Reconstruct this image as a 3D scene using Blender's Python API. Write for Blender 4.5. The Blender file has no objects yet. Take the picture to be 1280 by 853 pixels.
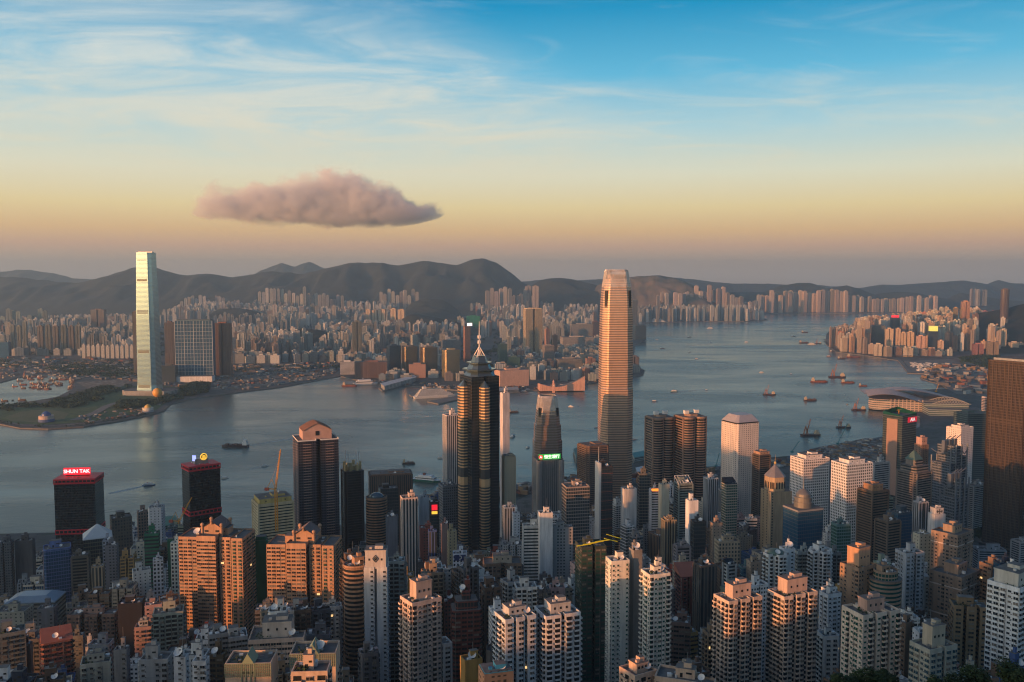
import bpy, bmesh, math, random
from math import sin, cos, tan, atan, radians as R, pi, sqrt, exp
from mathutils import Vector, Matrix, noise, geometry
rnd = random.Random(7)
S = bpy.context.scene
COL = S.collection
# ---------------------------------------------------------------- camera
CAMZ, PITCH, F = 402.0, R(-4.15), 1112.0
cd = bpy.data.cameras.new('camera')
cam = bpy.data.objects.new('camera', cd)
COL.objects.link(cam)
cam.location = (0, 0, CAMZ)
cam.rotation_euler = (R(90) + PITCH, 0, 0)
cd.sensor_width = 36
cd.lens = 36 * F / 1280
cd.clip_start, cd.clip_end = 1.0, 80000
S.camera = cam
# ---------------------------------------------------------------- light
SUN_EL, SUN_AZ = R(5.0), R(230)          # azimuth clockwise from the view direction (+Y)
TOSUN = Vector((sin(SUN_AZ) * cos(SUN_EL), cos(SUN_AZ) * cos(SUN_EL), sin(SUN_EL)))
ld = bpy.data.lights.new('sun', 'SUN')
ld.energy, ld.angle, ld.color = 5.0, R(0.6), (1.0, 0.385, 0.13)
sun = bpy.data.objects.new('sun', ld)
sun.rotation_euler = (-TOSUN).to_track_quat('-Z', 'Y').to_euler()
COL.objects.link(sun)
S.view_settings.view_transform = 'Standard'
S.view_settings.look = 'None'
S.view_settings.exposure = 0.45
S.view_settings.gamma = 1.0
S.view_settings.use_curve_mapping = False
cy = S.cycles
cy.use_denoising = True
cy.max_bounces, cy.diffuse_bounces, cy.glossy_bounces, cy.transmission_bounces, cy.volume_bounces = 5, 2, 3, 2, 2
cy.volume_step_rate = 1.0
cy.volume_max_steps = 96
cy.caustics_reflective = cy.caustics_refractive = False
cy.sample_clamp_indirect = 4
cy.filter_width = 1.15


def lin(r, g, b):
    return tuple(((c / 255) / 12.92 if c < 10.3 else ((c / 255 + 0.055) / 1.055) ** 2.4) for c in (r, g, b)) + (1,)


class NT:
    def __init__(s, tree):
        s.t = tree
        s.n = tree.nodes
        s.n.clear()

    def new(s, typ, **kw):
        n = s.n.new(typ)
        for k, v in kw.items():
            setattr(n, k, v)
        return n

    def put(s, sock, v):
        if isinstance(v, bpy.types.NodeSocket):
            s.t.links.new(v, sock)
        elif v is not None:
            if hasattr(sock.default_value, '__len__') and not hasattr(v, '__len__'):
                v = [v] * len(sock.default_value)
            if hasattr(sock.default_value, '__len__') and len(sock.default_value) == 4 and len(v) == 3:
                v = tuple(v) + (1,)
            sock.default_value = v

    def m(s, op, a, b=None, c=None, clamp=False):
        n = s.new('ShaderNodeMath', operation=op, use_clamp=clamp)
        for i, v in enumerate((a, b, c)):
            if v is not None:
                s.put(n.inputs[i], v)
        return n.outputs[0]

    def vm(s, op, a, b=None):
        n = s.new('ShaderNodeVectorMath', operation=op)
        s.put(n.inputs[0], a)
        if b is not None:
            s.put(n.inputs[1], b)
        return n.outputs['Value' if op in ('DOT_PRODUCT', 'LENGTH') else 'Vector']

    def mix(s, f, a, b, mode='MIX'):
        n = s.new('ShaderNodeMix', data_type='RGBA', blend_type=mode)
        s.put(n.inputs[0], f)
        s.put(n.inputs[6], a)
        s.put(n.inputs[7], b)
        return n.outputs[2]

    def noise(s, vec, scale, detail=4, rough=0.55, dist=0.0):
        n = s.new('ShaderNodeTexNoise')
        if vec is not None:
            s.put(n.inputs['Vector'], vec)
        s.put(n.inputs['Scale'], scale)
        s.put(n.inputs['Detail'], detail)
        s.put(n.inputs['Roughness'], rough)
        s.put(n.inputs['Distortion'], dist)
        return n.outputs[0]

    def ramp(s, f, stops, interp='LINEAR'):
        n = s.new('ShaderNodeValToRGB')
        e = n.color_ramp.elements
        n.color_ramp.interpolation = interp
        while len(e) < len(stops):
            e.new(0.5)
        for i, (p, c) in enumerate(stops):
            e[i].position = p
            e[i].color = tuple(c) + ((1,) if len(c) == 3 else ())
        s.put(n.inputs[0], f)
        return n.outputs[0]

    def mr(s, v, a, b, c=0.0, d=1.0, smooth=False):
        n = s.new('ShaderNodeMapRange', interpolation_type='SMOOTHSTEP' if smooth else 'LINEAR')
        s.put(n.inputs[0], v)
        for i, x in enumerate((a, b, c, d)):
            s.put(n.inputs[i + 1], x)
        return n.outputs[0]


# sky: Nishita for the glow round the sun, a dusk gradient by elevation, thin cirrus
W = bpy.data.worlds.new('World')
S.world = W
W.use_nodes = True
t = NT(W.node_tree)
D = t.new('ShaderNodeTexCoord').outputs['Generated']
sx = t.new('ShaderNodeSeparateXYZ')
t.put(sx.inputs[0], D)
X_, Y_, Z_ = sx.outputs
grad = t.ramp(t.m('MULTIPLY', Z_, 2.5), [
    (0.0, lin(185, 165, 150)), (0.05, lin(192, 165, 142)), (0.085, lin(208, 168, 138)), (0.125, lin(224, 184, 134)), (0.19, lin(231, 209, 156)),
    (0.28, lin(220, 220, 196)), (0.40, lin(172, 208, 216)), (0.54, lin(98, 182, 216)), (0.72, lin(5, 142, 190)), (0.86, lin(4, 100, 150)), (1.0, lin(12, 62, 105))])
cz = t.m('ADD', t.m('MAXIMUM', Z_, 0.0), 0.10)
cb = t.new('ShaderNodeCombineXYZ')
t.put(cb.inputs[0], t.m('DIVIDE', X_, cz))
t.put(cb.inputs[1], t.m('DIVIDE', Y_, cz))
mp = t.new('ShaderNodeMapping')
t.put(mp.inputs[0], cb.outputs[0])
mp.inputs['Rotation'].default_value = (0, 0, R(-38))
mp.inputs['Scale'].default_value = (0.8, 1.35, 1)
big = t.noise(mp.outputs[0], 0.55, 3, 0.5, 0.4)
wisp = t.noise(mp.outputs[0], 1.7, 9, 0.62, 1.3)
side = t.mr(t.m('ADD', Z_, t.m('MULTIPLY', X_, 0.475)), 0.15, 0.27, 1.0, 0.0, True)
cov = t.m('ADD', t.m('MULTIPLY', big, 0.60), t.m('ADD', t.m('MULTIPLY', wisp, 0.95), t.m('MULTIPLY', side, 0.26)))
cov = t.mr(cov, 0.72, 1.28, 0.0, 0.9, True)
cov = t.m('MAXIMUM', cov, t.m('MULTIPLY', side, t.mr(t.m('ADD', t.m('MULTIPLY', big, .4), t.m('MULTIPLY', wisp, .6)), 0.36, 0.64, 0.22, 0.92, True)))
cov = t.m('MULTIPLY', cov, t.mr(Z_, 0.06, 0.16, 0.0, 1.0, True))
ccol = t.ramp(t.m('MULTIPLY', Z_, 2.5), [(0.1, lin(236, 205, 150)), (0.3, lin(226, 216, 188)), (0.55, lin(216, 220, 212)), (0.8, lin(200, 212, 218))])
skyc = t.mix(cov, grad, ccol)
nis = t.new('ShaderNodeTexSky', sky_type='NISHITA')
nis.sun_disc = False
nis.sun_elevation = SUN_EL
nis.sun_rotation = SUN_AZ
nis.altitude = 400
nis.air_density, nis.dust_density, nis.ozone_density = 1.0, 1.5, 1.0
glow = t.mr(t.vm('DOT_PRODUCT', D, tuple(TOSUN)), 0.2, 0.95, 0.0, 1.0, True)
b1 = t.new('ShaderNodeBackground')
t.put(b1.inputs[0], nis.outputs[0])
t.put(b1.inputs[1], t.m('MULTIPLY', glow, 0.13))
b2 = t.new('ShaderNodeBackground')
low = t.mr(Z_, -0.05, 0.0, 0.25, 1.0)
t.put(b2.inputs[0], t.mix(1.0, skyc, low, 'MULTIPLY'))
b2.inputs[1].default_value = 0.78
ad = t.new('ShaderNodeAddShader')
t.t.links.new(b1.outputs[0], ad.inputs[0])
t.t.links.new(b2.outputs[0], ad.inputs[1])
t.t.links.new(ad.outputs[0], t.new('ShaderNodeOutputWorld').inputs[0])
W.cycles.sampling_method = 'MANUAL'
W.cycles.sample_map_resolution = 512

# ---------------------------------------------------------------- pixel <-> world (photo pixels, 1280 x 853)
CP, SP = cos(PITCH), sin(PITCH)


def ray(px, py):
    dx, dy = (px - 640) / F, (426.5 - py) / F
    return Vector((dx, CP - dy * SP, SP + dy * CP))


def at(px, py, Y):
    d = ray(px, py)
    k = Y / d.y
    return Vector((d.x * k, Y, CAMZ + d.z * k))


def gp(px, py, z=0.0):
    d = ray(px, py)
    k = (z - CAMZ) / d.z
    return Vector((d.x * k, d.y * k, z))


def proj(x, y, z):
    z -= CAMZ
    dep = y * CP + z * SP
    up = z * CP - y * SP
    return 640 + F * x / dep, 426.5 - F * up / dep


def lerp_tab(tab, x):
    if x <= tab[0][0]:
        return tab[0][1]
    for (a, b), (c, d) in zip(tab, tab[1:]):
        if x <= c:
            return b + (d - b) * (x - a) / (c - a)
    return tab[-1][1]


# ---------------------------------------------------------------- mesh builder
class MB:
    def __init__(s):
        s.v, s.f, s.mi, s.uv, s.vc = [], [], [], [], []
        s.col = None

    def face(s, pts, m=0, uv=None):
        n = len(s.v)
        s.v += [tuple(p) for p in pts]
        s.f.append(tuple(range(n, n + len(pts))))
        s.mi.append(m)
        s.uv.append(uv or [(0, 0)] * len(pts))
        s.vc.append(s.col)

    def prism(s, poly, z0, z1, m=0, mt=None, top=None, bottom=False, cap=True, sides=True):
        """poly ccw; top = other polygon at z1 (same count)"""
        q = top or poly
        u = 0.0
        n = len(poly)
        if sides:
            for i in range(n):
                a, b = poly[i], poly[(i + 1) % n]
                c, d = q[i], q[(i + 1) % n]
                L = math.hypot(b[0] - a[0], b[1] - a[1])
                s.face([(a[0], a[1], z0), (b[0], b[1], z0), (d[0], d[1], z1), (c[0], c[1], z1)], m,
                       [(u, z0), (u + L, z0), (u + L, z1), (u, z1)])
                u += L
        if cap:
            s.face([(p[0], p[1], z1) for p in q], m if mt is None else mt, [(p[0], p[1]) for p in q])
        if bottom:
            s.face([(p[0], p[1], z0) for p in reversed(poly)], m, [(p[0], p[1]) for p in reversed(poly)])
        return s

    def box(s, cx, cy_, z0, sx, sy, h, rot=0, m=0, mt=None, bottom=False):
        c, k = cos(rot), sin(rot)
        P = [(cx + x * c - y * k, cy_ + x * k + y * c) for x, y in
             ((-sx / 2, -sy / 2), (sx / 2, -sy / 2), (sx / 2, sy / 2), (-sx / 2, sy / 2))]
        return s.prism(P, z0, z0 + h, m, mt, bottom=bottom)

    def cyl(s, cx, cy_, z0, r, h, n=10, r2=None, m=0, mt=None, bottom=False):
        P = [(cx + r * cos(2 * pi * i / n), cy_ + r * sin(2 * pi * i / n)) for i in range(n)]
        r2 = r if r2 is None else max(r2, 0.01)
        Q = [(cx + r2 * cos(2 * pi * i / n), cy_ + r2 * sin(2 * pi * i / n)) for i in range(n)]
        return s.prism(P, z0, z0 + h, m, mt, top=Q, bottom=bottom)

    def lathe(s, prof, n=16, m=0, cx=0, cy_=0):
        for (r1, z1), (r2, z2) in zip(prof, prof[1:]):
            for i in range(n):
                a, b = 2 * pi * i / n, 2 * pi * (i + 1) / n
                s.face([(cx + r1 * cos(a), cy_ + r1 * sin(a), z1), (cx + r1 * cos(b), cy_ + r1 * sin(b), z1),
                        (cx + r2 * cos(b), cy_ + r2 * sin(b), z2), (cx + r2 * cos(a), cy_ + r2 * sin(a), z2)], m,
                       [(a * r1, z1), (b * r1, z1), (b * r1, z2), (a * r1, z2)])
        return s

    def tube(s, p, q, r, n=4, m=0, r2=None):
        p, q = Vector(p), Vector(q)
        d = (q - p).normalized()
        a = d.cross(Vector((0, 0, 1)) if abs(d.z) < 0.9 else Vector((1, 0, 0))).normalized()
        b = d.cross(a)
        r2 = r if r2 is None else r2
        o = [a * cos(2 * pi * (i + .5) / n) + b * sin(2 * pi * (i + .5) / n) for i in range(n)]
        for i in range(n):
            j = (i + 1) % n
            s.face([p + o[i] * r, q + o[i] * r2, q + o[j] * r2, p + o[j] * r], m)
        s.face([p + x * r for x in o], m)
        s.face([q + x * r2 for x in reversed(o)], m)
        return s

    def beam(s, p, q, w, h=None, m=0):
        return s.tube(p, q, w * .7071, 4, m)

    def mesh(s, name, mats):
        me = bpy.data.meshes.new(name)
        me.from_pydata(s.v, [], s.f)
        for m in mats:
            me.materials.append(m)
        me.polygons.foreach_set('material_index', s.mi)
        ul = me.uv_layers.new(name='UVMap')
        flat = []
        for u in s.uv:
            for p in u:
                flat += (p[0], p[1])
        ul.data.foreach_set('uv', flat)
        if s.vc and s.vc[0] is not None:
            ca = me.color_attributes.new('Col', 'FLOAT_COLOR', 'CORNER')
            fl = []
            for f, c in zip(s.f, s.vc):
                fl += (tuple(c[:3]) + (1,)) * len(f)
            ca.data.foreach_set('color', fl)
        me.update()
        return me

    def obj(s, name, mats, parent=None, col=None, loc=None):
        if not isinstance(mats, (list, tuple)):
            mats = [mats]
        o = bpy.data.objects.new(name, s.mesh(name, mats))
        COL.objects.link(o)
        if parent is not None:
            o.parent = parent
        if col is not None:
            o.color = tuple(col[:3]) + (1,)
        elif parent is not None:
            o.color = parent.color
        if loc is not None:
            o.location = loc
        return o


USED = {}


def tag(o, label=None, cat=None, group=None, kind=None):
    if label:
        o['label'] = label
    if cat:
        o['category'] = cat
    if group:
        o['group'] = group
    if kind:
        o['kind'] = kind
    return o


def empty(name, loc=(0, 0, 0), rz=0.0, label=None, cat=None, group=None, col=None):
    o = bpy.data.objects.new(name, None)
    COL.objects.link(o)
    o.location = loc
    o.rotation_euler = (0, 0, rz)
    o.empty_display_size = 2
    if col:
        o.color = tuple(col[:3]) + (1,)
    return tag(o, label, cat, group)


def copy_tree(o, parent=None):
    c = o.copy()
    COL.objects.link(c)
    if parent is not None:
        c.parent = parent
    for ch in KIDS.get(o.name, ()):
        copy_tree(ch, c)
    return c


KIDS = {}


def index_kids():
    KIDS.clear()
    for o in COL.objects:
        if o.parent is not None:
            KIDS.setdefault(o.parent.name, []).append(o)


# ---------------------------------------------------------------- materials
MATS = {}


def mat(name, col=(0.5, 0.5, 0.5), rough=0.8, metal=0.0, var=0.25, scale=0.15, emit=None, es=0.0, objcol=False, vcol=False, spec=0.4, streak=False):
    if name in MATS:
        return MATS[name]
    m = bpy.data.materials.new(name)
    m.use_nodes = True
    t = NT(m.node_tree)
    p = t.new('ShaderNodeBsdfPrincipled')
    base = col if len(col) == 4 else tuple(col) + (1,)
    if objcol:
        base = t.new('ShaderNodeObjectInfo').outputs['Color']
    if vcol:
        base = t.new('ShaderNodeVertexColor', layer_name='Col').outputs[0]
    if var > 0:
        g = t.new('ShaderNodeNewGeometry').outputs['Position']
        if streak:
            g = t.vm('MULTIPLY', g, (1, 1, 0.12))
        n = t.noise(g, scale, 5, 0.6)
        f = t.mr(n, 0.25, 0.75, 1 - var, 1 + var * 0.7)
        base = t.mix(1.0, base, f, 'MULTIPLY')
        t.put(p.inputs['Roughness'], t.mr(n, 0.2, 0.8, max(0.02, rough - 0.08), min(1, rough + 0.08)))
    else:
        p.inputs['Roughness'].default_value = rough
    t.put(p.inputs['Base Color'], base)
    p.inputs['Metallic'].default_value = metal
    p.inputs['Specular IOR Level'].default_value = spec
    if emit:
        p.inputs['Emission Color'].default_value = tuple(emit) + (1,)
        p.inputs['Emission Strength'].default_value = es
    t.t.links.new(p.outputs[0], t.new('ShaderNodeOutputMaterial').inputs[0])
    MATS[name] = m
    return m


def facade(key, bay=3.3, fh=3.1, ww=0.55, wh=0.5, glass=(0.03, 0.045, 0.055), gm=0.35, gr=0.12, src='obj', off=0.0, every=0, edge=0.0, wr=0.75, wm=0.0, gcolvar=0.6):
    gm *= .6
    gcolvar *= .6
    """procedural facade in metres (UV): openings of glass in a wall of the object's own colour; glass cells vary (blinds, curtains)"""
    name = 'facade_' + key + ('' if src == 'obj' else '_mass')
    if name in MATS:
        return MATS[name]
    m = bpy.data.materials.new(name)
    m.use_nodes = True
    t = NT(m.node_tree)
    uv = t.new('ShaderNodeUVMap', uv_map='UVMap').outputs[0]
    s = t.new('ShaderNodeSeparateXYZ')
    t.put(s.inputs[0], uv)
    u = t.m('DIVIDE', s.outputs[0], bay)
    v = t.m('DIVIDE', s.outputs[1], fh)
    fu, fv = t.m('FRACT', u), t.m('FRACT', v)
    mu = t.m('LESS_THAN', t.m('ABSOLUTE', t.m('SUBTRACT', fu, 0.5)), ww / 2)
    mv = t.m('LESS_THAN', t.m('ABSOLUTE', t.m('SUBTRACT', fv, 0.5 + off)), wh / 2)
    mask = t.m('MULTIPLY', mu, mv)
    if every:   # a wide blank pier every n bays
        k = t.m('GREATER_THAN', t.m('FRACT', t.m('DIVIDE', t.m('FLOOR', u), every)), 0.5 / every)
        mask = t.m('MULTIPLY', mask, k)
    cell = t.new('ShaderNodeCombineXYZ')
    t.put(cell.inputs[0], t.m('FLOOR', u))
    t.put(cell.inputs[1], t.m('FLOOR', v))
    oi = t.new('ShaderNodeObjectInfo')
    t.put(cell.inputs[2], t.m('MULTIPLY', oi.outputs['Random'], 97.0))
    wn = t.new('ShaderNodeTexWhiteNoise', noise_dimensions='3D')
    t.put(wn.inputs['Vector'], cell.outputs[0])
    rv = wn.outputs[0]
    if src == 'obj':
        wall = oi.outputs['Color']
    else:
        wall = t.new('ShaderNodeVertexColor', layer_name='Col').outputs[0]
    g = t.new('ShaderNodeNewGeometry').outputs['Position']
    st = t.noise(t.vm('MULTIPLY', g, (0.3, 0.3, 0.05)), 1.0, 5, 0.65)
    wall = t.mix(1.0, wall, t.mr(st, 0.25, 0.75, 0.78, 1.14), 'MULTIPLY')
    # glass cells blend at random towards a pale blind tone
    gl = t.mix(t.m('MULTIPLY', t.m('POWER', rv, 3.0), gcolvar), glass, (0.30, 0.29, 0.25))
    base = t.mix(mask, wall, gl)
    p = t.new('ShaderNodeBsdfPrincipled')
    t.put(p.inputs['Base Color'], base)
    t.put(p.inputs['Roughness'], t.mix(mask, (wr,) * 3, (gr,) * 3))
    t.put(p.inputs['Metallic'], t.m('ADD', t.m('MULTIPLY', mask, gm - wm), wm))
    b = t.new('ShaderNodeBump')
    b.inputs['Strength'].default_value = 0.6
    b.inputs['Distance'].default_value = 0.35
    t.put(b.inputs['Height'], t.m('SUBTRACT', 1.0, mask))
    t.put(p.inputs['Normal'], b.outputs[0])
    t.t.links.new(p.outputs[0], t.new('ShaderNodeOutputMaterial').inputs[0])
    MATS[name] = m
    return m
# ---------------------------------------------------------------- setting: water, land, hills, air, cloud
def water_material():
    m = bpy.data.materials.new('harbour_water')
    m.use_nodes = True
    t = NT(m.node_tree)
    g = t.new('ShaderNodeNewGeometry').outputs['Position']
    a = t.noise(t.vm('MULTIPLY', g, (0.012, 0.03, 0)), 1.0, 6, 0.62, 0.3)
    bg = t.noise(t.vm('MULTIPLY', g, (0.0011, 0.0028, 0)), 1.0, 5, 0.6, 1.2)
    fine = t.noise(t.vm('MULTIPLY', g, (0.05, 0.11, 0)), 1.0, 5, 0.7)
    p = t.new('ShaderNodeBsdfPrincipled')
    t.put(p.inputs['Base Color'], t.mix(t.mr(bg, .3, .7, 0, 1), (0.060, 0.088, 0.078), (0.092, 0.126, 0.112)))
    t.put(p.inputs['Roughness'], t.mr(bg, 0.35, 0.65, 0.16, 0.30, True))
    p.inputs['IOR'].default_value = 1.33
    b = t.new('ShaderNodeBump')
    t.put(b.inputs['Strength'], t.mr(t.noise(t.vm('MULTIPLY', g, (0.0007, 0.0022, 0)), 1.0, 6, 0.65, 2.0), .38, .62, .25, 1.0, True))
    b.inputs['Distance'].default_value = 1.3
    t.put(b.inputs['Height'], t.m('ADD', a, t.m('MULTIPLY', fine, 0.45)))
    t.put(p.inputs['Normal'], b.outputs[0])
    t.t.links.new(p.outputs[0], t.new('ShaderNodeOutputMaterial').inputs[0])
    return m


def ground_material(name, c1, c2, scale, c3=None, rough=0.9):
    m = bpy.data.materials.new(name)
    m.use_nodes = True
    t = NT(m.node_tree)
    g = t.new('ShaderNodeNewGeometry').outputs['Position']
    n = t.noise(g, scale, 8, 0.65, 0.5)
    c = t.mix(t.mr(n, 0.35, 0.65, 0, 1, True), c1, c2)
    if c3:
        n2 = t.noise(g, scale * 6, 4, 0.6)
        c = t.mix(t.mr(n2, 0.52, 0.62, 0, 1), c, c3)
    p = t.new('ShaderNodeBsdfPrincipled')
    t.put(p.inputs['Base Color'], c)
    p.inputs['Roughness'].default_value = rough
    b = t.new('ShaderNodeBump')
    b.inputs['Strength'].default_value = 0.5
    b.inputs['Distance'].default_value = 2.0
    t.put(b.inputs['Height'], t.noise(g, scale * 4, 6, 0.6))
    t.put(p.inputs['Normal'], b.outputs[0])
    t.t.links.new(p.outputs[0], t.new('ShaderNodeOutputMaterial').inputs[0])
    return m


M_WATER = water_material()
M_CITY = ground_material('city_ground', (0.07, 0.07, 0.068), (0.13, 0.12, 0.11), 0.01, (0.05, 0.06, 0.04))
M_ASPH = ground_material('asphalt', (0.045, 0.045, 0.047), (0.06, 0.06, 0.06), 0.05)
M_PARK = ground_material('park_grass', (0.045, 0.09, 0.022), (0.09, 0.135, 0.04), 0.012, (0.03, 0.055, 0.018))
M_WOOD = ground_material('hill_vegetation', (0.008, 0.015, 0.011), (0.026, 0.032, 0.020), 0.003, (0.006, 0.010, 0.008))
M_SITE = ground_material('bare_site_ground', (0.20, 0.145, 0.10), (0.11, 0.09, 0.07), 0.012, (0.32, 0.29, 0.25))
M_PAVE = ground_material('promenade_paving', (0.22, 0.20, 0.17), (0.15, 0.14, 0.13), 0.05)
M_QUARRY = ground_material('bare_quarry_slope', (0.20, 0.15, 0.10), (0.07, 0.07, 0.04), 0.004)

w = MB()
w.face([(-13000, -3000, 0), (15000, -3000, 0), (15000, 19000, 0), (-13000, 19000, 0)])
tag(w.obj('water', M_WATER), kind='structure')


def sheet(name, pts, z, m, skirt=None, kind='structure', thick=4.0):
    """flat polygon (pixel or world points) with a sea wall down its edge"""
    P = [(p[0], p[1]) for p in pts]
    area = sum(a[0] * b[1] - b[0] * a[1] for a, b in zip(P, P[1:] + P[:1]))
    if area < 0:
        P.reverse()
    b = MB()
    for tri in geometry.tessellate_polygon([[Vector((x, y, 0)) for x, y in P]]):
        q = [P[i] for i in tri]
        if (q[1][0] - q[0][0]) * (q[2][1] - q[0][1]) - (q[1][1] - q[0][1]) * (q[2][0] - q[0][0]) < 0:
            q.reverse()
        b.face([(x, y, z) for x, y in q], 0)
    b.prism(P, z - thick, z, 1, cap=False)
    return tag(b.obj(name, [m, skirt or M_PAVE]), kind=kind)


def pxs(*a):
    return [tuple(gp(x, y, 3)[:2]) for x, y in a]


KOWLOON = pxs((-90, 512), (0, 507), (30, 503), (70, 497), (90, 487), (92, 475), (60, 468), (30, 470), (0, 478), (-90, 482)) + \
    [(-6000, 3500), (-9000, 7500), (-9000, 11000), (9000, 11500)] + \
    pxs((1250, 388), (1180, 391), (1115, 391), (1060, 392), (1000, 391), (968, 393), (930, 396), (957, 398.5), (960, 400.5), (930, 402), (880, 402), (830, 403), (808, 404),
        (800, 413), (808, 424), (794, 432), (793, 440), (790, 452), (796, 458), (806, 463), (804, 469), (765, 474), (745, 478), (715, 483), (690, 487),
        (640, 489), (610, 490), (575, 488), (530, 484), (490, 480), (470, 478), (440, 474), (425, 470), (400, 475), (350, 484), (300, 490), (245, 497),
        (213, 505), (206, 513), (185, 519), (150, 526), (105, 533), (60, 536), (25, 535), (0, 530), (-90, 520))
EAST = pxs((1074, 406), (1062, 409), (1040, 410), (1033, 418), (1032, 430), (1045, 440), (1080, 444), (1105, 448), (1126, 451), (1135, 452), (1170, 453),
           (1178, 466), (1165, 470), (1150, 472), (1162, 477), (1176, 480), (1184, 486), (1160, 487), (1120, 486), (1088, 487), (1084, 492), (1090, 501), (1112, 512),
           (1128, 514), (1150, 521), (1150, 533), (1128, 545)) + pxs((1105, 546), (1080, 549), (1045, 558), (1000, 569), (960, 572), (900, 583), (865, 584), (800, 578), (750, 592), (715, 594)) + \
    [(-60, 1440), (-400, 1390), (-900, 1350), (-3500, 1300), (-3500, 900), (5000, 900), (8000, 4000), (7000, 8200)] + pxs((1400, 400), (1180, 403), (1110, 404))
sheet('kowloon_land', KOWLOON, 3.0, M_CITY)
sheet('island_land', EAST, 3.0, M_CITY)

# hillside of the island: from the waterfront flat up to the knoll the camera stands on, and the unseen ridge behind it
T_SH = [(-2600, 370), (-1916, 359), (-1700, 340), (-1551, 322), (-1450, 345), (-1304, 335), (-1250, 280), (-1156, 205), (-1046, 235), (-950, 265), (-849, 300), (-700, 280), (-570, 255), (-300, 250)]  # crest heights of the unseen ridge, shaped to throw the shadow line onto the towers
G_Y = [(0, 385), (40, 370), (100, 330), (200, 272), (300, 222), (400, 182), (500, 148), (650, 100), (800, 55), (950, 18), (1060, 2)]


def gz(x, y):
    if y >= 1060:
        return 2.0
    if y > -50:
        knob = exp(-(x / 260.0) ** 4)
        g = lerp_tab(G_Y, max(y, 0))
        low = min(g, lerp_tab(T_SH, x - 1.19 * (y + 50)) - .136 * (y + 50) - 12)
        k = max(0.0, min(1.0, 1 - (y - 150) / 200.0)) * knob
        h = low + (g - low) * k
        return max(2.0, h)
    tt = lerp_tab(T_SH, x - 1.19 * (y + 50)) - 6
    if x - 1.19 * (y + 50) > -300:
        tt = 250 + 135 * exp(-(x / 260.0) ** 4)
    f = 1 - max(0.0, (-y - 260)) / 900.0
    return max(2.0, tt * max(f, 0))


b = MB()
xs = [-3400 + 60 * i for i in range(100)]
ys = [-1200 + 50 * i for i in range(46)]
b.v = [(x, y, gz(x, y) + (noise.noise(Vector((x * .01, y * .01, 0))) * 5 if y < 560 and y < -60 else 0)) for y in ys for x in xs]
nx = len(xs)
for j in range(len(ys) - 1):
    for i in range(nx - 1):
        b.f.append((j * nx + i, j * nx + i + 1, (j + 1) * nx + i + 1, (j + 1) * nx + i))
        b.mi.append(0 if ys[j] < 420 else 1)
        b.uv.append([(0, 0)] * 4)
        b.vc.append(None)
tag(b.obj('hillside', [M_WOOD, M_ASPH]), kind='structure')


def ridge(name, prof, Yc, depth, m, z0=2.0, seed=0, amp=1.0, step=42.0, front=0.5, gully=0.2):
    """a range of hills: crest height follows prof (pixels), slopes carry spurs and gullies"""
    crest = [(at(px, py, Yc).x, at(px, py, Yc).z) for px, py in prof]
    x0, x1 = crest[0][0], crest[-1][0]
    nxx = int((x1 - x0) / step) + 2
    ny = 54
    b = MB()
    for j in range(ny):
        tt = j / (ny - 1) * 2 - 1            # -1 front foot, 0 crest, 1 back foot
        for i in range(nxx):
            x = x0 + (x1 - x0) * i / (nxx - 1)
            h = max(lerp_tab(crest, x) - z0, 0)
            n1 = noise.fractal(Vector((x * .0011 + seed, tt * 1.6, seed)), .9, 2.2, 5)
            n2 = abs(noise.noise(Vector((x * .0027 + tt * 1.5 * noise.noise(Vector((x * .001, seed, 0))), seed * 2.3, tt * .5))))
            s_ = max(0.0, 1 - abs(tt)) ** 0.85
            bump = (1 - s_) * s_ * 4
            n3 = 1 - abs(noise.noise(Vector((x * .0062, tt * 2.2 + seed, seed * 1.7)))) * 2
            hh = h * s_ * (1 + bump * (0.35 * n1 - gully * 2.2 * n2 + .16 * n3) * amp) + h * .015 * noise.noise(Vector((x * .01, tt * 9, 3)))
            b.v.append((x, Yc + tt * (depth * front if tt < 0 else depth * (1 - front)), z0 + max(hh, -2)))
    for j in range(ny - 1):
        for i in range(nxx - 1):
            b.f.append((j * nxx + i, j * nxx + i + 1, (j + 1) * nxx + i + 1, (j + 1) * nxx + i))
            b.mi.append(0)
            b.uv.append([(0, 0)] * 4)
            b.vc.append(None)
    o = b.obj(name, m)
    for p in o.data.polygons:
        p.use_smooth = True
    return tag(o, kind='structure')


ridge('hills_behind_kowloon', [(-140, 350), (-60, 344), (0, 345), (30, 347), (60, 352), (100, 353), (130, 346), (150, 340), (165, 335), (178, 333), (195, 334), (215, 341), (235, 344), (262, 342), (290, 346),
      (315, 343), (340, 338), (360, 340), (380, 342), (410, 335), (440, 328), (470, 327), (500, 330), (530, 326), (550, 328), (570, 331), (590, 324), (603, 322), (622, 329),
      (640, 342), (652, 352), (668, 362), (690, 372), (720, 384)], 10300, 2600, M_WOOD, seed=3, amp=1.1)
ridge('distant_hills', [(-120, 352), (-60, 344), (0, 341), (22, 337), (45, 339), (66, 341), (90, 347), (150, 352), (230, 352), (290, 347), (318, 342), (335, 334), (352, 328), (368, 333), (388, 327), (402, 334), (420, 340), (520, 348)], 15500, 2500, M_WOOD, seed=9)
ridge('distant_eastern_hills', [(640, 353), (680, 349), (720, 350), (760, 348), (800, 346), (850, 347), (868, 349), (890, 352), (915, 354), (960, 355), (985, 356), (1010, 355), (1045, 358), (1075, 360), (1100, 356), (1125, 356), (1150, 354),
      (1180, 352), (1205, 350), (1222, 353), (1238, 356), (1248, 350), (1262, 354), (1300, 355), (1380, 352)], 14200, 2600, M_WOOD, seed=12)
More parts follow.
